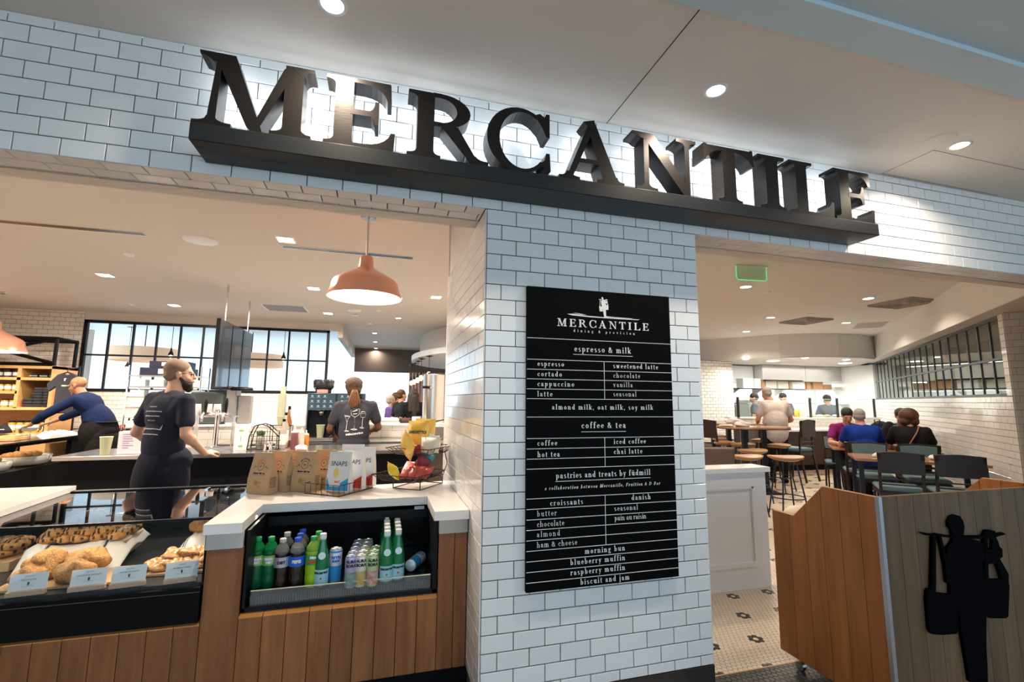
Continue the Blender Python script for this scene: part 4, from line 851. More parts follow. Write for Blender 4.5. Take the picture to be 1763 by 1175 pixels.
kraft('large-looking kraft chip bag with black ORIGINAL arc, in the middle', -.905, 1.0, -.46, False); kraft('kraft paper chip bag at the right, behind the wire tray corner', -.80, 1.075, -.50)
uT = Vector((.80, -.60, 0)); vT = Vector((.60, .80, 0)); WIRE = mat('rusty_black_wire', (.045, .028, .020), .5, m=.4)
def wr(mb, pts, r=.0016, closed=False): mb.tube(pts, r, 5, closed)
t = thing('wire_tray', 'low rusty wire tray with kraft liner holding the white snack pouches', 'tray', (-.70, .95, ZC_)); c0 = Vector((-.70, .955, ZC_)); a, b_, hh = .128, .155, .062
fr, gd = MB(), MB(); cs = [c0 - uT * a - vT * b_, c0 + uT * a - vT * b_, c0 + uT * a + vT * b_, c0 - uT * a + vT * b_]
wr(fr, cs + [], .0022, True); wr(fr, [c + Vector((0, 0, hh)) for c in cs], .0022, True)
for i in range(4):
    p, q = cs[i], cs[(i + 1) % 4]; n = 6 if i % 2 == 0 else 7
    for k in range(n): r_ = p.lerp(q, k / n); wr(gd, [r_, r_ + Vector((0, 0, hh))])
fr.build('rim', WIRE, t, w=True); gd.build('wires', WIRE, t, w=True, kind='stuff'); MB().prism([(-a + .004, -b_ + .004), (a - .004, -b_ + .004), (a - .004, b_ - .004), (-a + .004, b_ - .004)], c0 + Vector((0, 0, .003)), uT, vT, DZ, .004).build('liner', KRAFT, t, w=True)
SW = mat('glossy_white_pouch', (.80, .80, .80), .3, noise=(.70, .72, .74), nscale=4); SBL = mat('sky_blue_print', (.02, .33, .66), .35); SRD = mat('poppy_red_print', (.66, .05, .03), .35); YEL = mat('yellow_print', (.80, .62, .18), .4)
def snaps(label, x, y, z, rz, band, h=.235, w=.15, fruit=True, tilt=0):
    d = .05; t = thing('snack_pouch', label, 'snack bag', (x, y, z), rz, 'white snack pouches in the wire tray'); bag_mesh(w, d, h).build('bag_body', SW, t, smooth=True, auto=30)
    tx = MB(); sans_on(tx, 'SNAPS', .026, (0, 0, .165), DX, DZ, bold=.0002, width=1.02); drape(tx.build('lettering', INK, t), h, d)
    g = MB()
    n = 10
    def qd(x0, x1, z0, z1):
        for i in range(3):
            za, zb = z0 + (z1 - z0) * i / 3, z0 + (z1 - z0) * (i + 1) / 3; g.add([(x0, 0, za), (x1, 0, za), (x1, 0, zb), (x0, 0, zb)], [(0, 1, 2, 3)])
    qd(-w / 2 * .98, w / 2 * .98, .004, .032); g.add([(w / 2 * .98, 0, .03), (w / 2 * .98, 0, .085), (.02, 0, .055), (.02, 0, .03)], [(0, 1, 2, 3)]); g.add([(-w / 2 * .98, 0, .03), (-w / 2 * .98, 0, .095), (-.058, 0, .05), (-.05, 0, .03)], [(0, 1, 2, 3)])
    drape(g.build('colour_band', band, t), h, d)
    if fruit: f_ = MB().add([(.018 * math.cos(i * PI / 8) - .012, 0, .112 + .030 * math.sin(i * PI / 8)) for i in range(16)], [tuple(range(16))]); drape(f_.build('fruit_picture', YEL, t), h, d)
    w_ = MB(); sans_on(w_, 'SALT', .011, (.0, 0, .060), DX, DZ, bold=.0008); drape(w_.build('lettering', SRD, t), h, d).location = (0, -.0006, 0); return t
snaps('white snack pouch with blue base, frontmost in the wire tray', -.700, .885, ZC_ + .008, -.50, SBL); snaps('white snack pouch with red base, right behind the blue one', -.625, .955, ZC_ + .008, -.50, SRD)
snaps('white snack pouch with red base at the rear right of the tray', -.565, 1.03, ZC_ + .008, -.42, SRD, .25); snaps('tall white snack pouch at the back of the tray', -.64, 1.085, ZC_ + .008, -.35, SBL, .262, fruit=False)
t = thing('wire_basket_stand', 'two-tier black wire basket stand on the counter beside the pillar', 'basket stand', (-.20, 1.0, ZC_))
def rect(c, a, b_, z): c = Vector((c[0], c[1], z)); return [c - uT * a - vT * b_, c + uT * a - vT * b_, c + uT * a + vT * b_, c - uT * a + vT * b_]
def basket(nm, c, a, b_, z0, z1):
    fr, gd = MB(), MB(); lo, hi = rect(c, a - .05, b_ - .05, z0), rect(c, a, b_, z1); wr(fr, hi, .003, True); wr(fr, lo, .002, True)
    for i in range(4):
        p, q, r_, s_ = lo[i], lo[(i + 1) % 4], hi[i], hi[(i + 1) % 4]; n = 9; pts = []
        for k in range(n + 1): pts += [r_.lerp(s_, k / n)] + ([p.lerp(q, (k + .5) / n)] if k < n else [])
        wr(gd, pts, .0013); wr(gd, [p, r_], .002)
    for k in range(1, 6): wr(gd, [lo[0].lerp(lo[1], k / 6), lo[3].lerp(lo[2], k / 6)], .0013)
    fr.build('rim', WIRE, t, w=True); gd.build('wires', WIRE, t, w=True, kind='stuff')
basket('lower', (-.275, .985), .165, .18, .945, .988); basket('upper', (-.195, 1.075), .165, .18, 1.098, 1.143)
fr = MB(); bs_ = rect((-.215, 1.0), .10, .14, ZC_ + .004); wr(fr, bs_, .0035, True); tp_ = rect((-.215, 1.0), .10, .14, .945)
for p, q in zip(bs_, tp_): wr(fr, [p, q], .0035)
wr(fr, tp_, .003, True); up_ = rect((-.20, 1.08), .12, .12, 1.10)
for i in (2, 3): wr(fr, [tp_[i], tp_[i].lerp(up_[i], .5) + vT * .05, up_[i]], .0035)
wr(fr, [up_[3], up_[2]], .003); fr.build('frame', WIRE, t, w=True)
GOLD = mat('golden_chip_bag', (.85, .50, .06), .32, noise=(.90, .66, .22), nscale=8); YB2 = mat('bright_yellow_bag', (.80, .62, .03), .35); RDB = mat('red_jerky_bag', (.50, .05, .05), .35, noise=(.62, .16, .12), nscale=14); TEAL = mat('teal_bag', (.05, .35, .45), .35); POP = mat('popcorn_white_bag', (.84, .80, .68), .45, bump=.5, bs=30); MAR = mat('maroon_bag', (.30, .03, .04), .4)
def pillow(label, x, y, z, rz, m, w=.13, h=.2, d=.06, rx=0, ry=0, word=None, inkm=INK):
    t = thing('snack_bag', label, 'snack bag', (x, y, z)); t.rotation_euler = (rx, ry, rz)
    b = MB(); nx, ny = 10, 12
    for s in (-1, 1):
        for j in range(ny + 1):
            for i in range(nx + 1):
                u, v = i / nx * 2 - 1, j / ny * 2 - 1; k = max(0, (1 - u ** 4) * (1 - abs(v) ** 3)); b.v.append((u * w / 2, s * (d / 2 * k + .0006 + .003 * k * math.sin(9 * v + 5 * u)), (v + 1) * h / 2))
    N_ = (nx + 1) * (ny + 1)
    for s in (0, 1):
        for j in range(ny):
            for i in range(nx): q = s * N_ + j * (nx + 1) + i; b.f.append((q, q + 1, q + nx + 2, q + nx + 1) if s == 0 else (q, q + nx + 1, q + nx + 2, q + 1))
    b.build('bag_body', m, t, smooth=True)
    if word:
        tx = MB(); sans_on(tx, word, .018, (0, 0, h * .62), DX, DZ, bold=.0012, width=.9); o = tx.build('lettering', inkm, t)
        for v in o.data.vertices: k = max(0, (1 - (2 * v.co.x / w) ** 4) * (1 - abs(2 * v.co.z / h - 1) ** 3)); v.co.y -= d / 2 * k + .005
    return t
pillow('golden chip bag lying at the left of the upper basket', -.30, 1.06, 1.105, -.9, GOLD, .15, .2, .06, .5, .9)
pillow('golden chip bag standing upright in the middle of the upper basket', -.225, 1.08, 1.102, -.35, GOLD, .145, .215, .07, -.12, 0, 'GARDETTO')
pillow('second golden chip bag behind the upright one in the upper basket', -.18, 1.14, 1.102, -.3, GOLD, .145, .225, .06, -.08, .05)
pillow('white pouch with blue label leaning in the upper basket', -.165, 1.0, 1.102, -.5, SW, .09, .13, .03, -.3, .35); pillow('long white crinkled popcorn bag in front of the upper basket', -.15, .97, 1.11, -.6, POP, .13, .10, .06, 0, 0)
pillow('long white crinkled popcorn bag along the right of the upper basket', -.125, 1.06, 1.11, .95, POP, .20, .10, .06, 0, 0); pillow('maroon bag low in the upper basket', -.25, 1.0, 1.105, -.6, MAR, .10, .06, .05, .2, 0)
pillow('yellow snack bag at the left of the lower basket', -.37, .99, .955, -.9, YB2, .10, .11, .045, .5, .35)
for i in range(4): pillow(f'red snack bag in the lower basket, {["leftmost", "second from left", "third from left", "rightmost"][i]} of four', -.335 + i * .045, .93 - i * .014, .956, -.75, RDB, .055, .115, .03, -.95, .0)
pillow('large red snack bag lying over the four in the lower basket', -.25, .99, .985, -.3, RDB, .16, .12, .03, -1.15, .1); pillow('teal snack bag leaning at the back of the lower basket', -.21, 1.06, .96, -.3, TEAL, .09, .17, .03, .1, .45); pillow('maroon snack bag leaning beside the teal one', -.25, 1.05, .96, -.3, MAR, .09, .15, .03, .1, .7)
# ================================================================== PENDANTS
def warehouse(label, x, y, zr, s=1., top=ZI):
    t = thing('pendant_lamp', label, 'pendant lamp', (x, y, zr)); R_ = .31 * s
    pr = [(R_, 0), (R_ * 1.0, .012 * s), (R_ * .93, .05 * s), (R_ * .87, .125 * s), (R_ * .80, .150 * s), (R_ * .50, .205 * s), (R_ * .27, .245 * s), (R_ * .20, .265 * s), (R_ * .18, .34 * s), (R_ * .155, .36 * s), (.012, .362 * s)]
    MB().lathe(pr, 40, caps=False).build('lamp_shade', COPPER, t, smooth=True, auto=40)
    MB().lathe([(r_ * .985, z - .002) for r_, z in pr[:-3]] + [(.001, .26 * s)], 40, caps=False).build('shade_lining', mat('white_enamel', (.85, .82, .8), .3), t, smooth=True)
    MB().lathe([(.0001, .012 * s), (R_ * .76, .012 * s), (R_ * .80, .03 * s)], 40, caps=False).build('diffuser', emit('opal_diffuser', (1, .90, .80), 5.5), t, smooth=True)
    MB().cyl((0, 0, .36 * s), (0, 0, top - zr), .009, n=8).build('stem', mat('white_cord', (.75, .72, .68), .5), t); MB().lathe([(.06 * s, top - zr - .022), (.065 * s, top - zr - .002)], 20).build('ceiling_canopy', STEEL, t, smooth=True, auto=30)
    area(t, (0, 0, .0), 16 * s, (1, .86, .70), R_ * 1.4, spread=160); return t
pm = at(628, 514, 'Y', 1.75); warehouse('large copper warehouse pendant lamp hanging in the left opening', pm.x, 1.75, pm.z + .005, .975)
warehouse('copper warehouse pendant lamp at the far left, over the display case', -6.02, 6.35, at(32, 606, 'Y', 6.35).z, 1.25)
# ceiling fittings of the shop
for k, (x0, y0, x1, y1, lb) in enumerate(((-140, 378, 250, 405, 'black linear ceiling slot at the far left'), (488, 426, 710, 442, 'black linear ceiling slot behind the copper pendant'))):
    p, q = at(x0, y0, 'Z', ZI), at(x1, y1, 'Z', ZI); t = thing('linear_air_diffuser', lb, 'air vent', (p.x, 2.8, ZI)); MB().box(p.x, q.x, 2.775, 2.80, ZI - .004, ZI - .0005).box(p.x, q.x, 2.81, 2.835, ZI - .004, ZI - .0005).build('slot', BLACKM, t, w=True); MB().box(p.x - .01, q.x + .01, 2.80, 2.81, ZI - .006, ZI - .0005).box(p.x - .01, q.x + .01, 2.765, 2.775, ZI - .006, ZI - .0005).box(p.x - .01, q.x + .01, 2.835, 2.845, ZI - .006, ZI - .0005).build('flange', STEEL, t, w=True)
for x, y, r_, nm, cat_, lb in ((345, 413, .15, 'ceiling_speaker', 'speaker', 'round white ceiling speaker right of the left slot'), (222, 438, .05, 'smoke_detector', 'detector', 'small white disc on the ceiling left of the speaker'), (610, 534, .12, 'ceiling_speaker', 'speaker', 'round white ceiling speaker below the copper shade'), (612, 542, .05, 'smoke_detector', 'detector', 'small white disc just under the speaker below the copper shade'), (653, 534, .05, 'smoke_detector', 'detector', 'small white disc right of the speaker below the copper shade'), (227, 524, .04, 'smoke_detector', 'detector', 'tiny white disc left of the small far-left downlight'), (655, 470, .05, 'smoke_detector', 'detector', 'small white disc beside the copper shade neck'), (638, 557, .06, 'smoke_detector', 'detector', 'small white disc before the curved bulkhead')):
    p = at(x, y, 'Z', ZI); t = thing(nm, lb, cat_, p); MB().lathe([(r_, 0), (r_ * .98, -.012), (r_ * .8, -.02), (.0001, -.022)], 24, caps=False).build('cover', WHITEP, t, smooth=True)
p = at(492, 531, 'Z', ZI); t = thing('ceiling_grille', 'square grey ceiling return grille left of the copper pendant', 'air vent', (p.x, p.y, ZI)); MB().box(-.34, .34, -.30, .30, -.006, -.0005).build('frame', WHITEP, t); g_ = MB()
for i in range(26): g_.box(-.31, .31, -.27 + i * .0212, -.262 + i * .0212, -.010, -.006)
MB().box(-.31, .31, -.27, .27, -.0075, -.006).build('backing', mat('grille_shadow', (.16, .15, .14), .7), t); g_.build('slats', mat('grille_slat', (.42, .40, .38), .5), t, kind='stuff')
t = thing('hanging_screen', 'glossy black screen hanging edge-on from two ceiling rods', 'screen', (-2.55, 5.28, 1.6)); MB().box(-2.575, -2.525, 4.52, 6.06, 1.585, 2.49, .003).build('casing', mat('screen_black', (.015, .018, .022), .22, m=.3, coat=.5), t, w=True)
for i in range(1, 3): MB().box(-2.524, -2.520, 4.52 + i * .513, 4.53 + i * .513, 1.60, 2.47).build('joint', BLACKM, t, w=True)
for y in (4.77, 5.85): MB().cyl((-2.55, y, 2.49), (-2.55, y, ZI), .008, n=8).cyl((-2.55, y, ZI - .1), (-2.55, y, ZI - .02), .016, n=8).build('rod', STEEL, t, w=True)
# the curved bulkhead of the hall and its pendants
t_ = MB(); ce = Vector((2.15, 9.2)); N_ = 26
pts = [(ce.x + 1.75 * math.cos(a), ce.y + 2.9 * math.sin(a)) for a in [PI * (.62 + .86 * i / N_) for i in range(N_ + 1)]]
t_.prism(pts + [(2.6, 6.3), (2.6, 12.4)], (0, 0, 2.52), DX, DY, DZ, ZI - 2.525); o = t_.build('ceiling', mat('bulkhead_plaster', (.60, .56, .50), .5), None); o['kind'] = 'structure'
t_ = MB(); ps_ = [(ce.x + 1.95 * math.cos(a), ce.y + 3.1 * math.sin(a)) for a in [PI * (.62 + .86 * i / N_) for i in range(N_ + 1)]]; t_.prism(ps_ + [(2.6, 6.2), (2.6, 12.4)], (0, 0, 2.40), DX, DY, DZ, .12); o = t_.build('ceiling', WHITEP, None); o['kind'] = 'structure'
for i, (px, pt, pb_, Y) in enumerate(((738.5, 615, 643, 7.6), (725, 621, 649, 8.3), (719, 627, 653, 9.0), (713, 632, 656, 9.7), (708, 636, 658, 10.4))):
    a = at(px, pb_, 'Y', Y); t = thing('bulb_pendant', f'bare glowing bulb pendant, {["nearest", "second", "third", "fourth", "furthest"][i]} of the row by the urn', 'pendant lamp', a)
    MB().ell((0, 0, -.03), (.045, .045, .065), 12, 8).build('bulb', emit('edison_glow', (1, .52, .20), 7), t, smooth=True); MB().cyl((0, 0, .03), (0, 0, .11), .022, n=10).build('socket', BLACK, t); MB().cyl((0, 0, .1), (0, 0, 2.40 - a.z), .006, n=6).build('cord', BLACK, t); MB().lathe([(.09, 2.375 - a.z), (.02, 2.35 - a.z)], 14).build('ceiling_canopy', BLACK, t)
for i, (x, y) in enumerate(((686, 548), (645, 574), (646, 589), (647, 600))):
    p = at(x, y, 'Z', ZI); downlight(p.x, p.y, ZI, f'small round downlight of the hall ceiling, {["nearest the bulkhead curve", "second", "third", "furthest"][i]} of four', r=.05, power=10, ang=150)
# ================================================================== WORK BENCH
t = thing('work_bench', 'long stainless steel work bench with a black front behind the counters', 'bench', (-1.8, 3.6, 0))
MB().box(-3.41, -.02, 3.20, 3.95, .86, .90, .003).build('bench_top', mat('bench_steel', (.42, .41, .41), .22, m=.9), t, w=True); MB().box(-3.36, -.02, 3.26, 3.93, .0, .86).build('cabinet_front', mat('bench_black', (.006, .007, .010), .5, spec=.12), t, w=True)
for i in range(1, 5): MB().box(-3.36 + i * .70, -3.352 + i * .70, 3.254, 3.262, .08, .84).build('door_gap', BLACKM, t, w=True)
p = at(406, 842, 'Y', 3.2); s_ = thing('notice_sheet', 'pale blue notice sheet taped on the black bench front', 'notice', (p.x, 3.254, p.z - .12)); MB().box(-.055, .055, -.002, .0, 0, .12).build('sheet', mat('pale_sheet', (.35, .50, .62), .6), s_); MB().box(-.04, .04, -.003, -.002, .01, .06).build('printed_block', SBL, s_)
CUPG = mat('sage_cup', (.42, .44, .27), .55)
def cup(label, loc, h=.14, r0=.030, r1=.044, m=CUPG, group=None):
    t = thing('paper_cup', label, 'cup', loc, 0, group); MB().lathe([(r0, 0), (r1, h), (r1 * .97, h), (r0 * .95, .004)], 20, caps=False).lathe([(.0001, .003), (r0, .003)], 20, caps=False).build('cup_wall', m, t, smooth=True, auto=40); MB().tube([(r1 * math.cos(i * PI / 10), r1 * math.sin(i * PI / 10), h) for i in range(20)], .0025, 6, True).build('rolled_rim', mat('cream_rim', (.72, .70, .58), .5), t, smooth=True); return t
cup('tall sage paper cup on the bench beside the glove boxes', at(180, 783, 'Z', .9), .17, .036, .052)
BX = mat('lilac_white_card', (.72, .68, .74), .6); 
def carton(label, loc, w, d, h, rz, m, name='carton', cat_='box'):
    t = thing(name, label, cat_, loc, rz); MB().box(-w / 2, w / 2, -d / 2, d / 2, 0, h, .002).build('carton_body', m, t); return t
p = at(212, 783, 'Z', .9); c_ = carton('larger white and lilac glove box behind the cup', (p.x + .05, p.y + .09, .9), .24, .12, .22, .02, BX)
tx = MB()
for k in range(7): tx.box(-.08, -.08 + RND.uniform(.04, .11), -.062, -.0605, .19 - k * .022, .198 - k * .022)
tx.build('print_lines', mat('lilac_ink', (.45, .28, .50), .6), c_, kind='stuff')
p = at(232, 780, 'Z', .9); c_ = carton('smaller white box with blue gloves spilling out', (p.x + .06, p.y + .04, .9), .23, .12, .13, .02, mat('white_card', (.74, .76, .80), .6))
b = MB(); b.tube([(-.09, -.07, .02), (-.10, -.07, .07), (-.06, -.07, .11), (.02, -.065, .12), (.06, -.065, .11), (.08, -.067, .085)], [.012, .016, .014, .012, .02, .008], 8).tube([(-.10, -.07, .05), (-.08, -.075, .01)], .012, 8); g = b.build('nitrile_glove', mat('nitrile_blue', (.02, .30, .75), .5), c_, smooth=True)
# tap tower
p = at(380, 770, 'Z', .9); t = thing('tap_tower', 'chrome draught tap tower with two black handles', 'tap', (p.x, 3.72, .9)); MB().lathe([(.05, 0), (.05, .02), (.026, .03), (.024, .36), (.03, .40), (.02, .43)], 18).build('column', CHROME, t, smooth=True, auto=40)
MB().cyl((-.13, 0, .38), (.10, 0, .38), .022, n=14).build('cross_pipe', CHROME, t, smooth=True)
for x in (-.12, .08): MB().tube([(x, -.02, .38), (x, -.07, .39), (x, -.10, .35), (x, -.10, .30)], .013, 10).build('spout', CHROME, t, smooth=True); MB().lathe([(.012, 0), (.020, .10), (.016, .15), (.006, .16)], 12, (x, -.01, .40)).build('handle', BLACK, t, smooth=True)
MB().box(-.22, .22, -.13, .05, .001, .02).build('drip_tray', STEEL, t)
p = at(410, 776, 'Z', .9); c_ = carton('tall white carton with green squares beside the tap tower', (p.x + .02, p.y + .05, .9), .135, .10, .245, -.05, mat('white_card2', (.80, .80, .80), .5)); MB().box(-.022, .022, -.052, -.0505, .20, .22).box(-.022, .022, -.052, -.0505, .035, .055).build('green_square', mat('leaf_green', (.25, .45, .15), .6), c_); MB().box(-.002, .002, -.052, -.0505, .10, .15).build('print_line', INK, c_)
p = at(444, 776, 'Z', .9); t = thing('wire_cup_rack', 'black curved wire rack with strainers and cups on the bench', 'rack', (p.x, p.y + .08, .9)); b = MB()
for y in (-.08, .08):
    b.tube([(-.11, y, .01), (-.09, y, .16), (-.05, y, .26), (.02, y, .28), (.08, y, .26), (.16, y, .18), (.20, y, .14)], .006, 6); b.tube([(-.11, y, .01), (.20, y, .01)], .006, 6); b.tube([(.20, y, .01), (.20, y, .20)], .005, 6)
for x, z in ((-.11, .01), (-.09, .16), (-.03, .27), (.06, .27), (.20, .01), (.20, .10)): b.tube([(x, -.08, z), (x, .08, z)], .004, 6)
b.build('frame', BLACK, t); b = MB()
for i in range(6): b.tube([(-.07 + i * .05, -.08, .01), (-.07 + i * .05, -.08, .22 if i < 4 else .16)], .0025, 5)
for i in range(4): b.tube([(-.10, -.08, .05 + i * .05), (.2 if i < 3 else .1, -.08, .05 + i * .05)], .0025, 5)
b.build('wires', BLACK, t, kind='stuff')
t2 = thing('plunger_jar', 'clear jar with cream lid and green collar inside the wire rack', 'jar', (p.x, p.y + .08, .915)); MB().lathe([(.03, 0), (.045, .03), (.045, .10), (.035, .14)], 16).build('jar_body', mat('smoky_glass', (.45, .40, .36), .1, m=.5), t2, smooth=True); MB().lathe([(.036, .14), (.045, .16), (.045, .18)], 16).build('collar', mat('dark_green', (.06, .12, .04), .5), t2, smooth=True); MB().lathe([(.047, .18), (.047, .205), (.03, .21)], 16).build('jar_lid', mat('cream_lid', (.80, .77, .70), .5), t2, smooth=True)
p = at(460, 778, 'Z', .9); t = thing('milk_pitcher', 'small steel milk pitcher in front of the wire rack', 'pitcher', (p.x, p.y + .03, .9)); MB().lathe([(.045, 0), (.048, .01), (.040, .06), (.043, .10), (.041, .10), (.038, .06), (.04, .012)], 18).build('pitcher_body', CHROME, t, smooth=True); MB().tube([(.043, 0, .09), (.07, 0, .085), (.072, 0, .04), (.046, 0, .02)], .005, 6).build('handle', CHROME, t, smooth=True)
p = at(475, 774, 'Z', .9)
for i in range(8): cup(f'sage paper cup of the short stack on the bench, {["lowest", "second", "third", "fourth", "fifth", "sixth", "seventh", "topmost"][i]}', (p.x + .02, 3.62, .9 + i * .013 + (.02 if i == 7 else 0)), .10, .032, .044, group='short cup stack')
p = at(483, 732, 'Y', 3.82); t = thing('cup_shelf', 'small black wire shelf carrying the tall cup tower', 'shelf', (p.x, 3.82, .9)); b = MB()
for x in (-.09, .12):
    for y in (-.07, .07): b.tube([(x, y, 0), (x, y, p.z - .9 - .006)], .004, 6)
b.box(-.10, .13, -.08, .08, p.z - .9 - .006, p.z - .9 - .001).build('frame', BLACK, t)
for i in range(22): cup(f'sage paper cup in the tall tower, the {ORD[i]} up from the wire shelf', (p.x, 3.82, p.z + i * .0125), .10, .034, .046, group='tall tower of sage cups')
q = cup('narrow pale cup standing on top of the tall cup tower', (p.x + .004, 3.82, p.z + .09 + 22 * .0125 - .01), .09, .025, .034, mat('pale_cup', (.66, .68, .45), .5))
def squeeze(label, px, py, m, Y, h=.2, r_=.034, capm=CAPW, name='squeeze_bottle'):
    p = at(px, py, 'Y', Y); t = thing(name, label, 'bottle', (p.x, Y, .9)); MB().lathe([(r_, 0), (r_, h * .78), (r_ * .9, h * .8)], 16).build('bottle_body', m, t, smooth=True, auto=50); MB().lathe([(r_ * .95, h * .8), (r_ * .9, h * .86), (.006, h * .93), (.004, h * 1.1)], 16).build('nozzle_cap', capm, t, smooth=True); return t
squeeze('plum-coloured squeeze bottle with white nozzle on the bench', 506, 770, mat('plum_syrup', (.13, .04, .05), .4), 3.50, .225, .038); squeeze('frosted squeeze bottle right of the plum one', 518, 770, mat('frosted_plastic', (.55, .47, .42), .5), 3.56, .215, .032); squeeze('amber syrup bottle at the right end of the bench bottles', 526, 770, mat('amber_syrup', (.45, .16, .02), .3), 3.66, .18, .033)
def syrup(label, px, Y, zt, m, lab=True):
    p = at(px, 700, 'Y', Y); t = thing('syrup_bottle', label, 'bottle', (p.x, Y, .9)); h = zt - .9; MB().lathe([(.034, 0), (.036, .01), (.036, h * .6), (.014, h * .78), (.013, h * .93)], 16).build('bottle_body', m, t, smooth=True); MB().lathe([(.016, h * .92), (.016, h)], 12).build('bottle_cap', BLACK, t); MB().lathe([(.0365, h * .15), (.0365, h * .5)], 16, caps=False).build('bottle_label', PAPER, t, smooth=True)
CLR = mat('clear_syrup_glass', (.62, .55, .50), .1, tr=.4, ior=1.2)
syrup('tall clear syrup bottle with black cap, front of the syrup row', 491, 3.55, 1.23, CLR); syrup('clear syrup bottle with black cap behind the front one', 494, 3.72, 1.30, CLR); syrup('amber-labelled syrup bottle with black cap, rear of the row', 499, 3.85, 1.37, mat('amber_glass', (.30, .10, .02), .15))
t = thing('crumpled_cloth', 'crumpled white cloth on the bench before the coffee machine', 'cloth', (at(516, 776, 'Z', .9).x + .02, 3.36, .9)); blob(0, 5, .07, .05, .035, 16, 10, .25).build('cloth', LINEN, t, smooth=True)
# half wall with tile, urn, coffee machine ---------------------------
hw = setting('wall_halfheight'); MB().box(-3.05, .9, 5.005, 5.15, 0, 1.075).build('mortar_bed', GROUTL, hw, w=True); tiled(hw, (0, 5.0, 0), DX, DZ, -DY, (-3.05, .9), (.70, 1.075), limit=300, m=TI, tw=.30, th=.10, tilt=.002); MB().box(-3.1, .95, 4.93, 5.35, 1.075, 1.10, .004).build('cap_stone', STONE, hw, w=True)
t = thing('back_counter', 'dark back counter that carries the coffee machine', 'counter', (-.9, 4.72, 0)); MB().box(-2.4, .2, 4.40, 4.93, 0, .86).build('cabinet', BLACKM, t, w=True); MB().box(-2.42, .22, 4.38, 4.96, .86, .89).build('worktop', STEEL, t, w=True)
t = thing('coffee_machine', 'twin black coffee machine with touch screens and a bean hopper', 'coffee machine', (-1.12, 4.72, .89)); sx = at(530, 690, 'Y', 4.55).x; s1, s2 = at(530, 677, 'Y', 4.5), at(577, 707, 'Y', 4.5)
W_ = s2.x - s1.x; zt, zb = s1.z, s2.z
for i in range(2):
    x0 = s1.x + i * (W_ + .02); x1 = x0 + W_
    MB().box(x0, x1, 4.62, 4.90, .90, zt).box(x0, x0 + .02, 4.50, 4.62, .92, zt).box(x1 - .02, x1, 4.50, 4.62, .92, zt).build('housing', BLACK, t, w=True)
    sc = MB().box(x0, x1, 4.49, 4.52, zb, zt, .004).build('touch_screen', mat('screen_glass', (.02, .03, .035), .1, coat=.5), t, w=True)
    ic = MB()
    for r_ in range(3):
        for c in range(4):
            if (r_, c) == (0, 3): continue
            cx, cz = x0 + W_ * (.17 + .22 * c), zt - .045 - r_ * (zt - zb) * .29; ic.box(cx - .012, cx + .012, 4.486, 4.4895, cz - .002, cz + .016); ic.box(cx - .022, cx + .022, 4.486, 4.4895, cz - .014, cz - .010)
    ic.build('screen_icons', emit('screen_icon', (.6, .8, .85), .9), sc, w=True)
    MB().cyl((x0 + W_ / 2, 4.56, zb), (x0 + W_ / 2, 4.56, zb - .07), .05, .035, 16).build('brew_spout', CHROME, t, w=True, smooth=True)
    MB().box(x0 - .03, x1 + .0, 4.47, 4.62, .90, .945).build('drip_tray', STEEL, t, w=True)
MB().box(s1.x - .005, s1.x + .012, 4.47, 4.60, .93, zb + .01).build('side_trim', STEEL, t, w=True)
h_ = at(557, 672, 'Y', 4.72); MB().lathe([(.10, 0), (.105, .02), (.105, .05)], 20, (h_.x, 4.72, zt)).build('lid_base', BLACK, t, w=True, smooth=True); MB().lathe([(.11, .05), (.135, .08), (.14, .17), (.12, .19)], 20, (h_.x, 4.72, zt)).build('bean_hopper', mat('smoked_hopper', (.02, .022, .03), .15, coat=.5), t, w=True, smooth=True)
MB().box(h_.x - .07, h_.x + .07, 4.60, 4.615, zt + .005, zt + .05).build('hopper_label', mat('pinkish_label', (.75, .45, .42), .5), t, w=True)
cup('sage paper cup under the coffee machine spout', (at(551, 750, 'Y', 4.53).x, 4.54, .946), .165, .040, .055)
p = at(745, 729, 'Y', 5.15); t = thing('brew_urn', 'tall brushed steel cold-brew urn on the half wall beside the pillar', 'urn', (p.x, 5.15, 1.101)); hu = at(745, 645, 'Y', 5.15).z - 1.101
MB().lathe([(.165, 0), (.165, hu - .01), (.155, hu)], 36).build('tank', STEEL, t, smooth=True, auto=40); MB().lathe([(.10, hu), (.10, hu + .03), (.04, hu + .035)], 20).build('tank_lid', BLACK, t, smooth=True, auto=40); MB().box(-.19, -.06, -.17, -.14, hu * .70, hu * .75).build('strap', BLACK, t); MB().cyl((-.06, -.165, hu * .72), (-.06, -.185, hu * .72), .02, n=12).build('gauge', CHROME, t)
t = thing('flat_bread_tray', 'long pale tray of goods on the half wall behind the barista', 'tray', (at(660, 728, 'Y', 5.15).x, 5.15, 1.101)); MB().box(-.24, .24, -.1, .1, 0, .02).build('tray_base', mat('pale_tray', (.7, .68, .64), .4), t); MB().box(-.23, .23, -.09, .09, .02, .08, .02).build('tray_load', mat('frosted_load', (.72, .68, .62), .6, bump=.5, bs=40), t)
t = thing('tissue_box', 'small white box on the half wall left of the urn', 'box', (at(716, 728, 'Y', 5.1).x, 5.1, 1.101)); MB().box(-.06, .06, -.05, .05, 0, .095, .006).build('carton_body', WHITEP, t)
t = thing('basket', 'dark wicker basket on the half wall behind the barista', 'basket', (at(697, 728, 'Y', 5.15).x, 5.2, 1.101)); MB().lathe([(.09, 0), (.12, .07), (.11, .07), (.08, .01)], 18).build('basket_body', mat('dark_wicker', (.05, .02, .012), .7, bump=.8, bs=80), t, smooth=True)
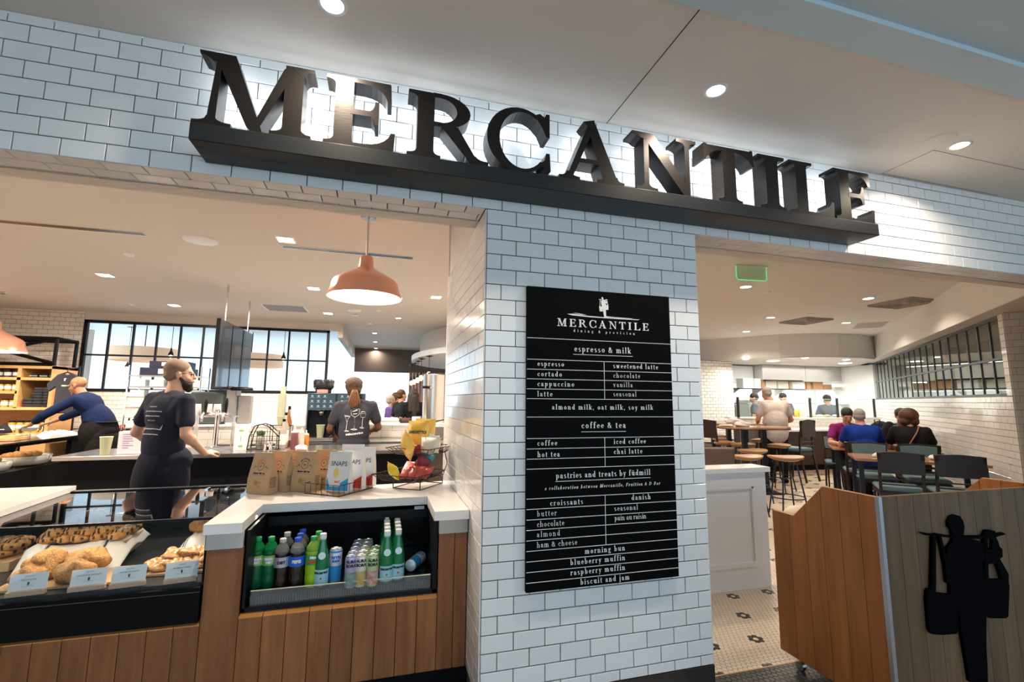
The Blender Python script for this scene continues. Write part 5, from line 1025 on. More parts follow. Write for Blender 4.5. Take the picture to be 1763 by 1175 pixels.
p = at(745, 765, 'Z', 1.0); t = thing('knock_box', 'grey steel machine body half hidden beside the pillar, behind the chip bags', 'appliance', (at(752, 760, 'Y', 4.6).x, 4.62, .89)); MB().box(-.14, .12, -.15, .15, 0, .20, .01).build('appliance_body', mat('grey_steel_box', (.28, .27, .26), .4, m=.7), t); MB().tube([(-.12, -.15, .2), (-.02, -.15, .27), (.1, -.15, .29), (.1, -.15, .2)], .01, 6).build('handle', BLACK, t)
# dark brewing equipment at the left of the half wall
p0, p1 = at(327, 668, 'Y', 5.0), at(413, 727, 'Y', 5.0); t = thing('espresso_station', 'dark bulky brewing station on the half wall left of the tap tower', 'appliance', ((p0.x + p1.x) / 2, 5.15, 1.101)); w_ = p1.x - p0.x; h_ = p0.z - 1.101
MB().box(-w_ / 2, w_ * .12, -.12, .15, 0, h_ * .9, .02).build('machine_body', mat('dark_teal_grey', (.04, .055, .055), .4), t); MB().box(w_ * .16, w_ * .36, -.08, .15, .02, h_ * 1.02, .01).build('steel_column', mat('satin_grey', (.30, .29, .28), .35, m=.7), t); MB().box(w_ * .36, w_ * .62, 0, .15, .0, h_ * .80, .01).build('rear_panel', mat('satin_grey', (.30, .29, .28), .35, m=.7), t)
MB().lathe([(.14, 0), (.15, .02), (.13, .05)], 18, (w_ * .05, 0, h_ * .96)).lathe([(.14, 0), (.15, .02), (.13, .05)], 18, (w_ * .42, 0, h_ * .94)).build('hopper_lid', BLACK, t, smooth=True)
for i, (px, lb) in enumerate(((360, 'left'), (378, 'middle'), (392, 'right'))):
    p = at(px, 706, 'Y', 4.2); c_ = thing('plastic_cup', f'clear plastic cup upside down by the tap handles, {lb} of three', 'cup', (p.x, 3.82, 1.26 + .001)); MB().lathe([(.045, 0), (.034, .13), (.033, .13), (.044, 0)], 16, caps=False).lathe([(.0001, .13), (.034, .13)], 16, caps=False).build('cup_wall', mat('hazy_plastic', (.8, .75, .76), .15, tr=.5, ior=1.1), c_, smooth=True)
pcs = thing('glass_shelf', 'small steel shelf holding the upturned plastic cups behind the taps', 'shelf', (at(378, 706, 'Y', 3.82).x - .02, 3.82, .9)); MB().box(-.22, .2, -.07, .07, .345, .36).box(-.20, -.19, -.05, .05, 0, .345).box(.17, .18, -.05, .05, 0, .345).build('frame', STEEL, pcs)
# ================================================================== LEFT DISPLAY CASE AND SHELVES
t = thing('bakery_case', 'black bakery display case with bread baskets at far left', 'display case', (-5.2, 5.0, 0)); MB().box(-5.7, -4.72, 3.2, 6.5, 0, .56).box(-5.7, -4.72, 3.2, 6.5, .845, .885).box(-4.78, -4.72, 6.0, 6.5, .5, .86).box(-4.78, -4.72, 3.2, 4.0, .5, .86).box(-5.7, -5.6, 3.2, 6.5, .5, .86).build('case_body', BLACKM, t, w=True); MB().box(-5.74, -4.68, 3.16, 6.54, .885, .905, .003).build('case_top', mat('black_granite', (.02, .02, .022), .12), t, w=True)
MB().box(-5.62, -5.60, 4.0, 6.0, .56, .845).build('back_board', MAPLE, t, w=True); area(t, (.1, .1, .835), 8, (1, .8, .55), .4, 1.6); MB().box(-4.725, -4.72, 4.0, 6.0, .565, .843).build('side_glass', CG, t, w=True)
for i, y in enumerate((4.85, 5.55)):
    k = thing('bread_basket', ('linen-lined basket of golden rolls in the far-left case, nearer one', 'linen-lined basket of golden rolls in the far-left case, further one')[i], 'basket', (-5.0, y, .562)); MB().lathe([(.20, 0), (.26, .11), (.25, .11), (.19, .01)], 4).build('basket_body', HOLD, k); MB().lathe([(.255, .10), (.285, .125), (.27, .05), (.25, .02)], 12, caps=False).build('cloth', LINEN, k, smooth=True)
    for q in range(6): bake('bread_roll', f'golden roll {["front left", "front middle", "front right", "rear left", "rear middle", "rear right"][q]} in the {["nearer", "further"][i]} bread basket of the far-left case', 'roll', q + 20, (-4.97 + (q // 3) * -.12 + .03, y - .14 + (q % 3) * .13, .645), 1.2, 'rolls in the far-left case', s=1.25)
FL = WOODL
su = thing('merchandise_shelf', 'honey wood merchandise shelf unit against the tiled back wall', 'shelf unit', (-6.5, 7.5, 0)); X0, X1, Y0_, Y1_ = -7.35, -5.66, 7.15, 7.80; SHELFW = mat('honey_birch', (.62, .34, .12), .45, noise=(.72, .42, .17), nscale=3, nst=(1, 1, 6))
MB().box(X0, X1, Y1_ - .02, Y1_, .45, 1.96).build('back_board', SHELFW, su, w=True)
for x in (X0, X1 - .05): MB().box(x, x + .05, Y0_, Y1_ - .02, 0, 1.96).build('side_board', SHELFW, su, w=True)
XM = -6.13
MB().box(XM - .025, XM + .025, Y0_, Y1_ - .02, 1.27, 1.91).build('divider', SHELFW, su, w=True)
for z, xa, xb in ((1.91, X0, X1), (1.72, X0, X1), (1.50, X0, XM), (1.24, X0, X1), (.83, X0, X1)): MB().box(xa + .05 if z < 1.9 else xa, (xb - .05 if xb == X1 else xb) if z < 1.9 else xb, Y0_, Y1_ - .02, z, z + .045).build('shelf_board', SHELFW, su, w=True)
for xa, xb in ((X0 + .05, -6.5), (-6.49, X1 - .05)): MB().box(xa, xb, Y0_, Y0_ + .02, .1, .82).build('cupboard_door', SHELFW, su, w=True)
mf = thing('steel_roof_frame', 'black steel cross-braced frame standing on top of the shelf unit', 'frame', (-6.5, 7.4, 1.96)); fr = MB(); q = .035
def beam(a, b_, r_=.022): m = MB(); a, b_ = Vector(a), Vector(b_); d = (b_ - a); m.cyl(a, b_, r_ * 1.3, n=4); return m
for a, b_ in (((X0, 7.2, 2.42), (X1 - .04, 7.2, 2.42)), ((X0, 7.72, 2.42), (X1 - .04, 7.72, 2.42)), ((X1 - .06, 7.2, 2.42), (X1 - .06, 7.72, 2.42)), ((X1 - .06, 7.2, 0), (X1 - .06, 7.2, 2.42)), ((X1 - .06, 7.72, 0), (X1 - .06, 7.72, 2.42)), ((X0, 7.2, 1.985), (X1 - .04, 7.2, 1.985)), ((-7.2, 7.2, 2.42), (X1 - .06, 7.2, 2.0)), ((-7.2, 7.2, 2.0), (X1 - .06, 7.2, 2.42))): beam(a, b_).build('steel_beam', BLACK, mf, w=True)
# goods on the shelves
JL = PAPER
def jar(label, x, y, z, m, r_=.04, h=.11, lidm=BLACK, group='jars on the merchandise shelf'):
    t = thing('jar', label, 'jar', (x, y, z), 0, group); MB().lathe([(r_, 0), (r_, h * .8), (r_ * .85, h * .86)], 12).build('jar_body', m, t, smooth=True, auto=40); MB().lathe([(r_ * .9, h * .86), (r_ * .9, h)], 12).build('jar_lid', lidm, t, smooth=True, auto=40); MB().lathe([(r_ + .001, h * .2), (r_ + .001, h * .65)], 12, caps=False).build('jar_label', JL, t, smooth=True)
JR, JY, JK = mat('red_jam', (.35, .03, .02), .3), mat('yellow_pickle', (.50, .32, .03), .3), mat('dark_preserve', (.03, .02, .02), .3)
for i in range(6): jar(f'dark jar on the top left shelf, {ORD[i]} from the divider', -6.22 - i * .115, 7.25, 1.766, JK, .045, .125)
for i in range(7): jar(f'{"red" if i > 3 else "yellow"} preserve jar on the second shelf, {ORD[i]} from the divider', -6.21 - i * .10, 7.25, 1.546, JR if i > 3 else JY, .042, .125)
for i in range(6): jar(f'small yellow jar on the third shelf, {ORD[i]} from the divider', -6.22 - i * .11, 7.26, 1.286, JY, .045, .13)
for i in range(5): jar(f'pickle jar with white label on the lower shelf, {ORD[i]} from the right end', -5.78 - i * .105, 7.27, .876, JY, .048, .19)
for i in range(3): jar(f'large olive jar on the lower shelf, {ORD[i]} left of the black cap', -6.42 - i * .13, 7.27, .876, mat('olive_jar', (.25, .20, .03), .3), .06, .19)
CAPM = mat('black_cotton', (.02, .02, .024), .85)
def ballcap(label, x, y, z, s=1.):
    t = thing('baseball_cap', label, 'cap', (x, y, z)); b = MB(); b.ell((0, 0, 0), (.09 * s, .09 * s, .12 * s), 16, 10); b.v = [(x_, y_, max(z_, 0)) for x_, y_, z_ in b.v]; b.build('crown', CAPM, t, smooth=True); MB().prism([(.085 * s * math.cos(a), -.05 * s - .10 * s * math.sin(a)) for a in [PI * i / 10 for i in range(11)]], (0, 0, 0), DX, DY, DZ, .006).build('brim', CAPM, t)
    tx = MB(); sans_on(tx, 'MERCANTILE', .012, (0, -.095 * s, .045 * s), DX, DZ, bold=.001); tx.build('lettering', WINK, t)
for i in range(3): ballcap(f'black baseball cap on the top right shelf, {["left", "middle", "right"][i]} of three', -6.0 + i * .135, 7.30, 1.766, .62)
ballcap('large black baseball cap on the lower shelf between the jars', -6.30 + .03, 7.27, .876, 1.25)
TEE = mat('charcoal_tee', (.035, .036, .045), .9, bump=.3, bs=40)
nn = 0
for r_, (n, z) in enumerate(((3, 1.286), (3, 1.335), (3, 1.384), (2, 1.43), (2, 1.475), (2, 1.52), (2, 1.56))):
    for i in range(n):
        nn += 1; t = thing('folded_shirt', f'folded charcoal t-shirt, {ORD[r_]} layer of the pile, {["left", "middle", "right"][i + (1 if n == 2 else 0)]}', 't-shirt', (-6.08 + (.07 + i * .125 + (.12 if n == 2 else 0)), 7.34, z), RND.uniform(-.08, .08), 'folded shirts on the shelf'); b = MB(); b.box(-.068, .068, -.13, .13, 0, .046, .016); b.build('fabric', TEE, t, smooth=True)
t = thing('hanging_shirt', 'charcoal t-shirt with white print hanging beside the shelf unit', 't-shirt', (-5.22, 6.62, 1.20)); t.scale = (.70, 1, .82); P = [(-.17, 0), (.17, 0), (.165, .42), (.28, .34), (.33, .46), (.16, .62), (.07, .645), (0, .61), (-.07, .645), (-.16, .62), (-.33, .46), (-.28, .34), (-.165, .42)]
b = MB(); b.prism([(x * 1.05, z * 1.18) for x, z in P], (0, 0, 0), DX, DZ, DY, .05); b.build('shirt', TEE, t).modifiers.new('b', 'BEVEL').width = .015; tx = MB(); sans_on(tx, 'MERCANTILE', .022, (.03, -.002, .52), DX, DZ, bold=.002); tx.prism([(a * .12, b__ * .12) for a, b__ in FIG[2]], (-.02, -.001, .56), DX, DZ, -DY, .001); tx.build('lettering', WINK, t); MB().tube([(-.14, .02, .73), (0, .02, .78), (.14, .02, .73)], .012, 8).tube([(0, .02, .78), (0, .02, .84), (.03, .02, .87)], .006, 6).build('hanger', BLACK, t, smooth=True); MB().cyl((0, .02, .84), (0, .3, .88), .01, n=6).cyl((0, .3, -1.46), (0, .3, .92), .018, n=8).build('rail_post', BLACK, t)
# rack with boxes seen before the windows, left of the bearded man
p0, p1 = at(240, 628, 'Y', 6.9), at(330, 645, 'Y', 6.9); t = thing('wire_shelving', 'steel wire shelving with stacked trays in front of the windows', 'shelving', (p0.x + .35, 6.95, 0)); xa, xb = -.42, .62
for x in (xa, xb):
    for y in (-.2, .2): MB().cyl((x, y, 0), (x, y, 1.98), .014, n=8).build('post', CHROME, t)
for z in (.95, 1.28, 1.45, 1.62, 1.80): MB().box(xa, xb, -.2, .2, z, z + .02).build('shelf_board', STEEL, t)
for i, (x, z, w__, h__, m_, lb) in enumerate(((.08, 1.82, .72, .13, mat('dark_blue_crate', (.01, .015, .04), .5), 'long dark blue crate, lower one on top of the wire shelving'), (.12, 1.952, .55, .11, mat('dark_blue_crate', (.01, .015, .04), .5), 'shorter dark blue crate on top of the long one'))):
    c_ = carton(lb, (t.location.x + x, 6.95, z), w__, .36, h__, 0, m_, 'crate', 'crate'); MB().box(-.10, -.02, -.183, -.181, .03, h__ - .02).box(.03, .15, -.183, -.181, .04, h__ - .03).build('crate_label', PAPER, c_)
for k, z in enumerate((.97, 1.30, 1.47, 1.64)):
    for i in range(4): carton(f'white container on the wire shelving, shelf {["lowest", "second", "third", "fourth"][k]}, {["far left", "centre left", "centre right", "far right"][i]}', (t.location.x - .28 + i * .26, 6.9, z), .2, .28, .11, 0, WHITEP, 'food_container', 'container')['group'] = 'containers on the wire shelving'
# utensil rack at the back wall
t = thing('back_bench', 'steel back bench under the window grid', 'bench', (-4.0, 7.5, 0)); MB().box(-5.5, -1.6, 7.2, 7.83, .86, .90).build('bench_top', STEEL, t, w=True); MB().box(-5.45, -1.65, 7.28, 7.8, 0, .86).build('cabinet_front', BLACKM, t, w=True)
t = thing('utensil_caddy', 'wire utensil caddy with dark bottles and red cloth on the back bench', 'caddy', (at(210, 735, 'Y', 7.4).x, 7.4, .9)); 
for i, (h_, m_) in enumerate(((.26, BLACK), (.24, BLACK), (.2, BLACK), (.12, mat('red_cloth', (.6, .06, .03), .8)), (.10, mat('red_cloth', (.6, .06, .03), .8)))): MB().lathe([(.035, 0), (.035, h_ * .7), (.012, h_ * .8), (.012, h_)], 10, (.25 - i * .08, 0, 0)).build('utensil', m_, t, smooth=True)
t = thing('takeout_lid', 'white cardboard tray held over the bakery case by the bald man', 'food tray', (-5.0, 5.55, 1.0), .2); MB().lathe([(.09, 0), (.13, .05), (.12, .05), (.085, .006)], 4).build('tray_body', PAPER, t)
t = thing('paper_wrap', 'crumpled white paper sheets on top of the bakery case', 'paper', (-4.95, 6.1, .906), .4); b = MB(); b.ell((0, 0, 0), (1, 1, 1), 14, 8); b.v = [(x_ * .22, y_ * .16, max(0, z_) * .06 * (1 + .5 * math.sin(9 * x_ + 4 * y_))) for x_, y_, z_ in b.v]; b.build('sheet', PAPER, t)
t = thing('food_box', 'shallow box of green and yellow food under the bald man’s hands', 'food box', (-4.98, 5.25, .906), .1); MB().box(-.12, .12, -.16, .16, 0, .045, .004).build('box_body', MAPLE, t); MB().box(-.105, .105, -.145, .145, .045, .055).build('filling', mat('mixed_salad', (.45, .35, .05), .6, noise=(.12, .25, .04), nscale=40), t)
# ================================================================== PEOPLE
def skin(name, c): return mat(name, c, .5, noise=tuple(k * .88 for k in c), nscale=14, spec=.4)
SK1 = skin('skin_fair', (.62, .36, .26)); SK2 = skin('skin_brown', (.16, .07, .04)); SK3 = skin('skin_tan', (.36, .17, .09)); SK4 = skin('skin_pink', (.55, .28, .19))
def fabric(name, c, b=.35): return mat(name, c, .9, bump=b, bs=26, noise=tuple(k * .8 for k in c), nscale=5, spec=.2)
NAVY = fabric('navy_cotton', (.022, .026, .042)); CHAR = fabric('charcoal_cotton', (.050, .052, .068)); BSHIRT = fabric('deep_blue_shirt', (.007, .017, .062)); APR = fabric('black_apron', (.010, .009, .009)); JEAN = fabric('dark_jeans', (.012, .020, .045)); BLK = fabric('black_cloth', (.010, .010, .012))
HAIRB = mat('dark_hair', (.018, .012, .009), .6, bump=.6, bs=120, nst=(1, 1, .2)); HAIRG = mat('grey_hair', (.30, .27, .24), .7, bump=.5, bs=120); HAIRR = mat('auburn_hair', (.07, .025, .010), .6, bump=.6, bs=100, nst=(1, 1, .2)); BRAID = mat('braided_hair', (.10, .045, .025), .7, noise=(.015, .009, .007), nscale=70, nst=(1, 1, .25), bump=1., bs=110); BALDH = mat('cropped_hair', (.20, .13, .09), .8)
def vox(o, size, sm=6):
    r_ = o.modifiers.new('remesh', 'REMESH'); r_.mode = 'VOXEL'; r_.voxel_size = size; r_.use_smooth_shade = True
    s_ = o.modifiers.new('smooth', 'SMOOTH'); s_.iterations = sm; s_.factor = .5; return o
def V3(*a): return Vector(a)
def spine_rot(up, side):
    z = Vector(up).normalized(); x = Vector(side); x = (x - z * x.dot(z)).normalized(); y = z.cross(x); return Matrix((x, y, z)).transposed()
def hand(b, w, d, nrm, curl=.5, s=1., side=1):
    """palm, four fingers and a thumb. w wrist, d direction of the hand, nrm back of the hand"""
    d = Vector(d).normalized(); nrm = Vector(nrm); nrm = (nrm - d * nrm.dot(d)).normalized(); a = d.cross(nrm) * side
    for k in (-.026, -.009, .009, .026): b.cap(w + a * k * s * .6, w + d * .085 * s + a * k * s, .014 * s, .0115 * s, 8)
    for i, (k, ln) in enumerate(((-.029, .062), (-.010, .078), (.010, .085), (.028, .074))):
        p0 = w + d * .085 * s + a * k * s; p1 = p0 + (d * math.cos(curl * .6) - nrm * math.sin(curl * .6)) * ln * .42 * s; p2 = p1 + (d * math.cos(curl * 1.5) - nrm * math.sin(curl * 1.5)) * ln * .34 * s; p3 = p2 + (d * math.cos(curl * 2.2) - nrm * math.sin(curl * 2.2)) * ln * .26 * s
        b.cap(p0, p1, .0100 * s, .0092 * s, 8); b.cap(p1, p2, .0092 * s, .0085 * s, 8); b.cap(p2, p3, .0085 * s, .0075 * s, 8)
    t0 = w + d * .025 * s + a * .030 * s; t1 = t0 + (d * .6 + a * .75 - nrm * .25).normalized() * .040 * s; t2 = t1 + (d * .9 + a * .25 - nrm * .35).normalized() * .032 * s
    b.cap(w + d * .02 * s, t0, .014 * s, .013 * s, 8); b.cap(t0, t1, .013 * s, .011 * s, 8); b.cap(t1, t2, .011 * s, .009 * s, 8)
def person(label, loc, rz, J, skn, top, bot, hair=None, hairm=None, bulk=1., sleeve='short', hem=None, vs_=.011, headrot=(0, 0, 0), shoes=None, group=None, detail=True, belly=0., skirt=None, handd=None):
    t = thing('person', label, 'person', loc, rz, group)
    D = dict(head=(0, .02, 1.63), neck=(0, 0, 1.49), chest=(0, 0, 1.30), waist=(0, 0, 1.08), pelvis=(0, -.01, .93), shL=(-.18, 0, 1.43), shR=(.18, 0, 1.43), elL=(-.24, -.02, 1.13), elR=(.24, -.02, 1.13), wrL=(-.25, .07, .89), wrR=(.25, .07, .89),
             hipL=(-.09, 0, .90), hipR=(.09, 0, .90), knL=(-.10, .02, .49), knR=(.10, .02, .49), anL=(-.10, -.03, .09), anR=(.10, -.03, .09))
    D.update(J); D = {k: Vector(v) for k, v in D.items()}
    HR_ = Matrix.Rotation(headrot[2], 3, 'Z') @ Matrix.Rotation(headrot[0], 3, 'X') @ Matrix.Rotation(headrot[1], 3, 'Y'); h = D['head']
    H = lambda x, y, z: h + HR_ @ Vector((x, y, z))
    side = D['shR'] - D['shL']; R1 = spine_rot(D['neck'] - D['chest'], side); R2 = spine_rot(D['chest'] - D['pelvis'], side); R3 = spine_rot(D['waist'] - D['pelvis'], D['hipR'] - D['hipL'])
    def torso(b, e, k=1.):
        b.ell(D['chest'] + R1 @ Vector((0, 0, .02)), (.150 * bulk + e, .100 * bulk + e, .165 + e), 20, 12, R1); b.ell(D['waist'] + R2 @ Vector((0, belly * .5, 0)), (.140 * bulk + e + belly * .3, .098 * bulk + e + belly, .15 + e), 20, 12, R2); b.ell(D['pelvis'], (.150 * bulk + e, .108 * bulk + e, .12 + e), 20, 12, R3)
        b.cap(D['shL'].lerp(D['shR'], .12) , D['shR'].lerp(D['shL'], .12), .058 + e, .058 + e, 12)
        if e > 0: b.ell(D['chest'].lerp(D['pelvis'], .55), (.150 * bulk, .112 * bulk + belly, .27), 20, 14, R2)
        for s in ('L', 'R'): b.cap(D['sh' + s], D['chest'] + (D['sh' + s] - D['neck']) * .35, .056 * bulk ** .5 + e, .085 * bulk + e, 12); b.cap(D['sh' + s].lerp(D['neck'], .35) - R1 @ Vector((0, 0, .0)), D['neck'] - R1 @ Vector((0, 0, .03)), .045 + e, .055 + e * .6, 12)
    ab = bulk ** .6
    b = MB(); torso(b, -.012)
    b.cap(D['neck'] - Vector((0, 0, .03)), H(0, -.015, -.07), .055 * ab, .052 * ab, 14)
    b.ell(H(0, -.018, .035), (.074, .094, .082), 20, 14, HR_); b.ell(H(0, .022, -.025), (.062, .072, .088), 20, 14, HR_); b.ell(H(0, .040, -.082), (.040, .042, .030), 14, 10, HR_); b.ell(H(0, .070, .025), (.050, .018, .014), 12, 8, HR_)
    b.cap(H(0, .090, .012), H(0, .108, -.026), .009, .014, 8); b.ell(H(0, .092, -.058), (.024, .012, .010), 10, 6, HR_); b.ell(H(0, .078, -.10), (.022, .020, .016), 10, 6, HR_)
    for s in (-1, 1): b.ell(H(s * .074, -.010, -.010), (.010, .020, .032), 10, 8, HR_); b.ell(H(s * .040, .060, -.035), (.022, .022, .020), 10, 8, HR_)
    for s in ('L', 'R'):
        sh, el, wr = D['sh' + s], D['el' + s], D['wr' + s]; b.cap(sh, el, .046 * ab, .036 * ab, 12); b.cap(el, wr, .037 * ab, .025, 12); b.ell(el.lerp(wr, .25), .041 * ab, 12, 8)
        hd = (handd or {}).get(s, (wr - el, Vector((0, 0, 1)) if abs((wr - el).normalized().z) < .7 else Vector((1 if s == 'R' else -1, 0, 0)), .55)); hand(b, wr, hd[0], hd[1], hd[2], 1., 1 if s == 'R' else -1)
        hp, kn, an = D['hip' + s], D['kn' + s], D['an' + s]; b.cap(hp, kn, .078 * ab - .01, .052 * ab - .008, 12); b.cap(kn, an, .048 * ab, .034, 12); b.ell(kn.lerp(an, .28) - Vector((0, .012, 0)), .050 * ab, 12, 8); fd = Vector((0, 1, 0)); b.cap(an - fd * .04 - Vector((0, 0, .05)), an + fd * .15 - Vector((0, 0, .06)), .030, .026, 10)
    vox(b.build('body', skn, t), vs_ * .8, 4)
    b = MB(); torso(b, .008)
    if hem: b.v = [(p[0], p[1], max(p[2], hem)) for p in b.v]
    for s in ('L', 'R'):
        sh, el, wr = D['sh' + s], D['el' + s], D['wr' + s]
        if sleeve == 'short': b.cap(sh, sh.lerp(el, .62), .058 * ab, .058 * ab, 12)
        else: b.cap(sh, el, .058 * ab, .050 * ab, 12); b.cap(el, el.lerp(wr, .55 if sleeve == 'rolled' else .92), .052 * ab, .044 * ab, 12)
    if skirt: b.cap(D['waist'] + Vector((0, 0, .1)), D['pelvis'] - Vector((0, 0, skirt * .4)), .140 * bulk, .146 * bulk, 18)
    vox(b.build('shirt', top, t), vs_, 5)
    b = MB(); b.ell(D['pelvis'], (.152 * bulk, .112 * bulk, .12), 20, 12, R3)
    for s in ('L', 'R'):
        hp, kn, an = D['hip' + s], D['kn' + s], D['an' + s]; b.cap(hp, kn, .092 * ab, .068 * ab, 12); b.cap(kn, an + (kn - an) * .08, .066 * ab, .055, 12)
    vox(b.build('trousers', bot, t), vs_ * 1.1, 5)
    b = MB()
    for s in ('L', 'R'): an = D['an' + s]; b.cap(an + Vector((0, -.05, -.045)), an + Vector((0, .16, -.055)), .042, .036, 12)
    vox(b.build('shoes', shoes or BLACKM, t), .012, 3)
    if hair:
        b = MB()
        if hair in ('short', 'cropped'):
            e = .008 if hair == 'short' else .003; b.ell(H(0, -.026, .045), (.077 + e, .094 + e, .080 + e), 20, 14, HR_); b.ell(H(0, -.050, -.005), (.070 + e, .066 + e, .062 + e), 16, 10, HR_)
        if hair == 'bob': b.ell(H(0, -.03, .03), (.125, .125, .115), 20, 14, HR_); b.ell(H(-.05, -.04, -.06), (.07, .085, .075), 14, 10, HR_); b.ell(H(.05, -.04, -.06), (.07, .085, .075), 14, 10, HR_)
        if hair == 'long': b.ell(H(0, -.03, .04), (.092, .105, .090), 20, 14, HR_); b.cap(H(-.04, -.07, .0), H(-.06, -.10, -.30), .062, .055, 12); b.cap(H(.04, -.07, .0), H(.06, -.10, -.30), .062, .055, 12); b.cap(H(0, -.09, -.05), H(0, -.12, -.38), .07, .05, 12); b.cap(H(-.07, .0, .0), H(-.10, -.02, -.22), .035, .035, 10); b.cap(H(.07, .0, .0), H(.10, -.02, -.22), .035, .035, 10)
        if hair == 'braids':
            b.ell(H(0, -.035, .045), (.108, .118, .108), 20, 14, HR_); b.ell(H(0, -.075, -.02), (.090, .080, .080), 16, 10, HR_)
        vox(b.build('hair', hairm, t), vs_ * .8, 3)
        if hair == 'braids':
            for i in range(15):
                a = -1.25 + 2.5 * i / 14; c = MB(); P = [H(.112 * math.sin(a), .02 - .02 * abs(a), .104 * math.cos(a) + .045)]
                for k in range(1, 9): u = k / 8; P.append(H(.112 * math.sin(a) * (1 - u) ** .8 * (1 + .35 * u), .02 - .20 * u + .03 * u * u, (.104 * math.cos(a) + .045) * (1 - u * 1.1) + .075 * math.sin(u * PI) - .03 * u))
                c.tube(P, [.0105 * (1 + .16 * (k % 2)) for k in range(len(P))], 7); c.build('braid', BRAID if i % 3 else mat('copper_braid', (.25, .10, .04), .7), t, smooth=True)
            c = MB(); c.tube([H(-.02 + .002 * 0, -.115, -.03), H(.02, -.13, -.03)], .022, 10); c.build('hair_tie', BLK, t, smooth=True)
            for i in range(13):
                a = i / 12 * 2 - 1; c = MB(); P = [H(.018 * a, -.125, -.02), H(.030 * a, -.150, -.055), H(.050 * a, -.150, -.12), H(.062 * a, -.140, -.17 - .03 * (1 - a * a)), H(.060 * a, -.135, -.20 - .05 * (1 - a * a))]; c.tube([(q[0] * 1.0, q[1] - .03, q[2]) for q in P], [.013, .014, .013, .011, .007], 7); c.build('braid', BRAID if i % 2 else mat('copper_braid', (.25, .10, .04), .7), t, smooth=True)
    if detail:
        for s in (-1, 1): MB().ell(H(s * .032, .078, .004), (.011, .009, .008), 10, 6, HR_).build('eye', mat('eye_dark', (.03, .02, .015), .2), t, smooth=True)
        MB().ell(H(0, .099, -.058), (.024, .007, .007), 10, 6, HR_).build('lips', mat('lips', (.35, .13, .10), .5), t, smooth=True)
    t['_h'] = 0; del t['_h']
    return t, D, H, HR_
def at3(px, d):
    """ground position of the view ray through photo column px at depth d"""
    u = (px - 881.5) / FPX; return CP.x + d * (.2715 + .9624 * u), CP.y + d * (.9624 - .2715 * u)
def glasses(t, H, HR_, m=BLACK, dark=False):
    b = MB()
    for s in (-1, 1):
        if dark: b.ell(H(s * .034, .092, .006), (.026, .004, .018), 12, 6, HR_)
        else: b.tube([H(s * .034 + .024 * math.cos(i * PI / 6), .094, .004 + .017 * math.sin(i * PI / 6)) for i in range(12)], .0022, 5, True)
        b.tube([H(s * .058, .092, .008), H(s * .078, .03, .006), H(s * .080, -.015, -.002)], .0022, 5)
    b.tube([H(-.012, .098, .006), H(.012, .098, .006)], .0022, 5); b.build('glasses', m, t)
def decal(t, mb, m, target, name='lettering', off=.003):
    o = mb.build(name, m, t); s_ = o.modifiers.new('wrap', 'SHRINKWRAP'); s_.target = target; s_.wrap_method = 'NEAREST_SURFACEPOINT'; s_.wrap_mode = 'ABOVE_SURFACE'; s_.offset = off; return o
# bearded man walking right between the counters --------------------------------
x, y = at(290, 700, 'Y', 2.25).x, 2.25
t, D, H, HR_ = person('bearded man in dark tee and apron walking right behind the pastry case', (x, y, 0), -.62, dict(
    head=(0, .07, 1.655), neck=(0, .02, 1.50), chest=(0, .0, 1.31), shL=(-.20, .01, 1.44), shR=(.20, .0, 1.43), elL=(-.33, -.02, 1.17), wrL=(-.26, .20, 1.02), elR=(.26, -.02, 1.17), wrR=(.23, .18, 1.00),
    knL=(-.09, .14, .50), anL=(-.09, .12, .10), knR=(.10, -.02, .50), anR=(.10, -.26, .14)), SK1, NAVY, JEAN, 'cropped', BALDH, 1.20, vs_=.009, headrot=(-.04, 0, -.62), handd={'L': (V3(.3, .9, -.3), V3(-.2, 0, 1), .5), 'R': (V3(-.2, .9, .1), V3(.3, 0, .9), .5)})
b = MB(); b.ell(H(0, .046, -.083), (.056, .054, .046), 16, 10, HR_); b.ell(H(0, .072, -.115), (.036, .034, .034), 12, 8, HR_)
for s in (-1, 1): b.cap(H(s * .062, .01, -.035), H(s * .05, .045, -.075), .016, .024, 8)
vox(b.build('beard', HAIRB, t), .006, 3); glasses(t, H, HR_)
b = MB(); b.ell((0, .0, .80), (.225, .18, .32), 20, 12); b.ell((0, .02, .95), (.215, .172, .14), 20, 12); b.v = [(a, c, max(d, .58)) for a, c, d in b.v]; vox(b.build('apron', fabric('navy_apron', (.012, .014, .028)), t), .012, 4)
shirt = [c for c in t.children if c.name.startswith('shirt')][0]; tx = MB()
for k, w in enumerate((.05, .12, .10, .05, .14, .11)): 
    for q in range(12): tx.box(-w + q * w / 6, -w + (q + 1) * w / 6 - .002 * (q % 3), -.17, -.168, 1.40 - k * .045, 1.408 - k * .045)
decal(t, tx, mat('faded_white_print', (.45, .45, .52), .7), shirt, 'shirt_print')
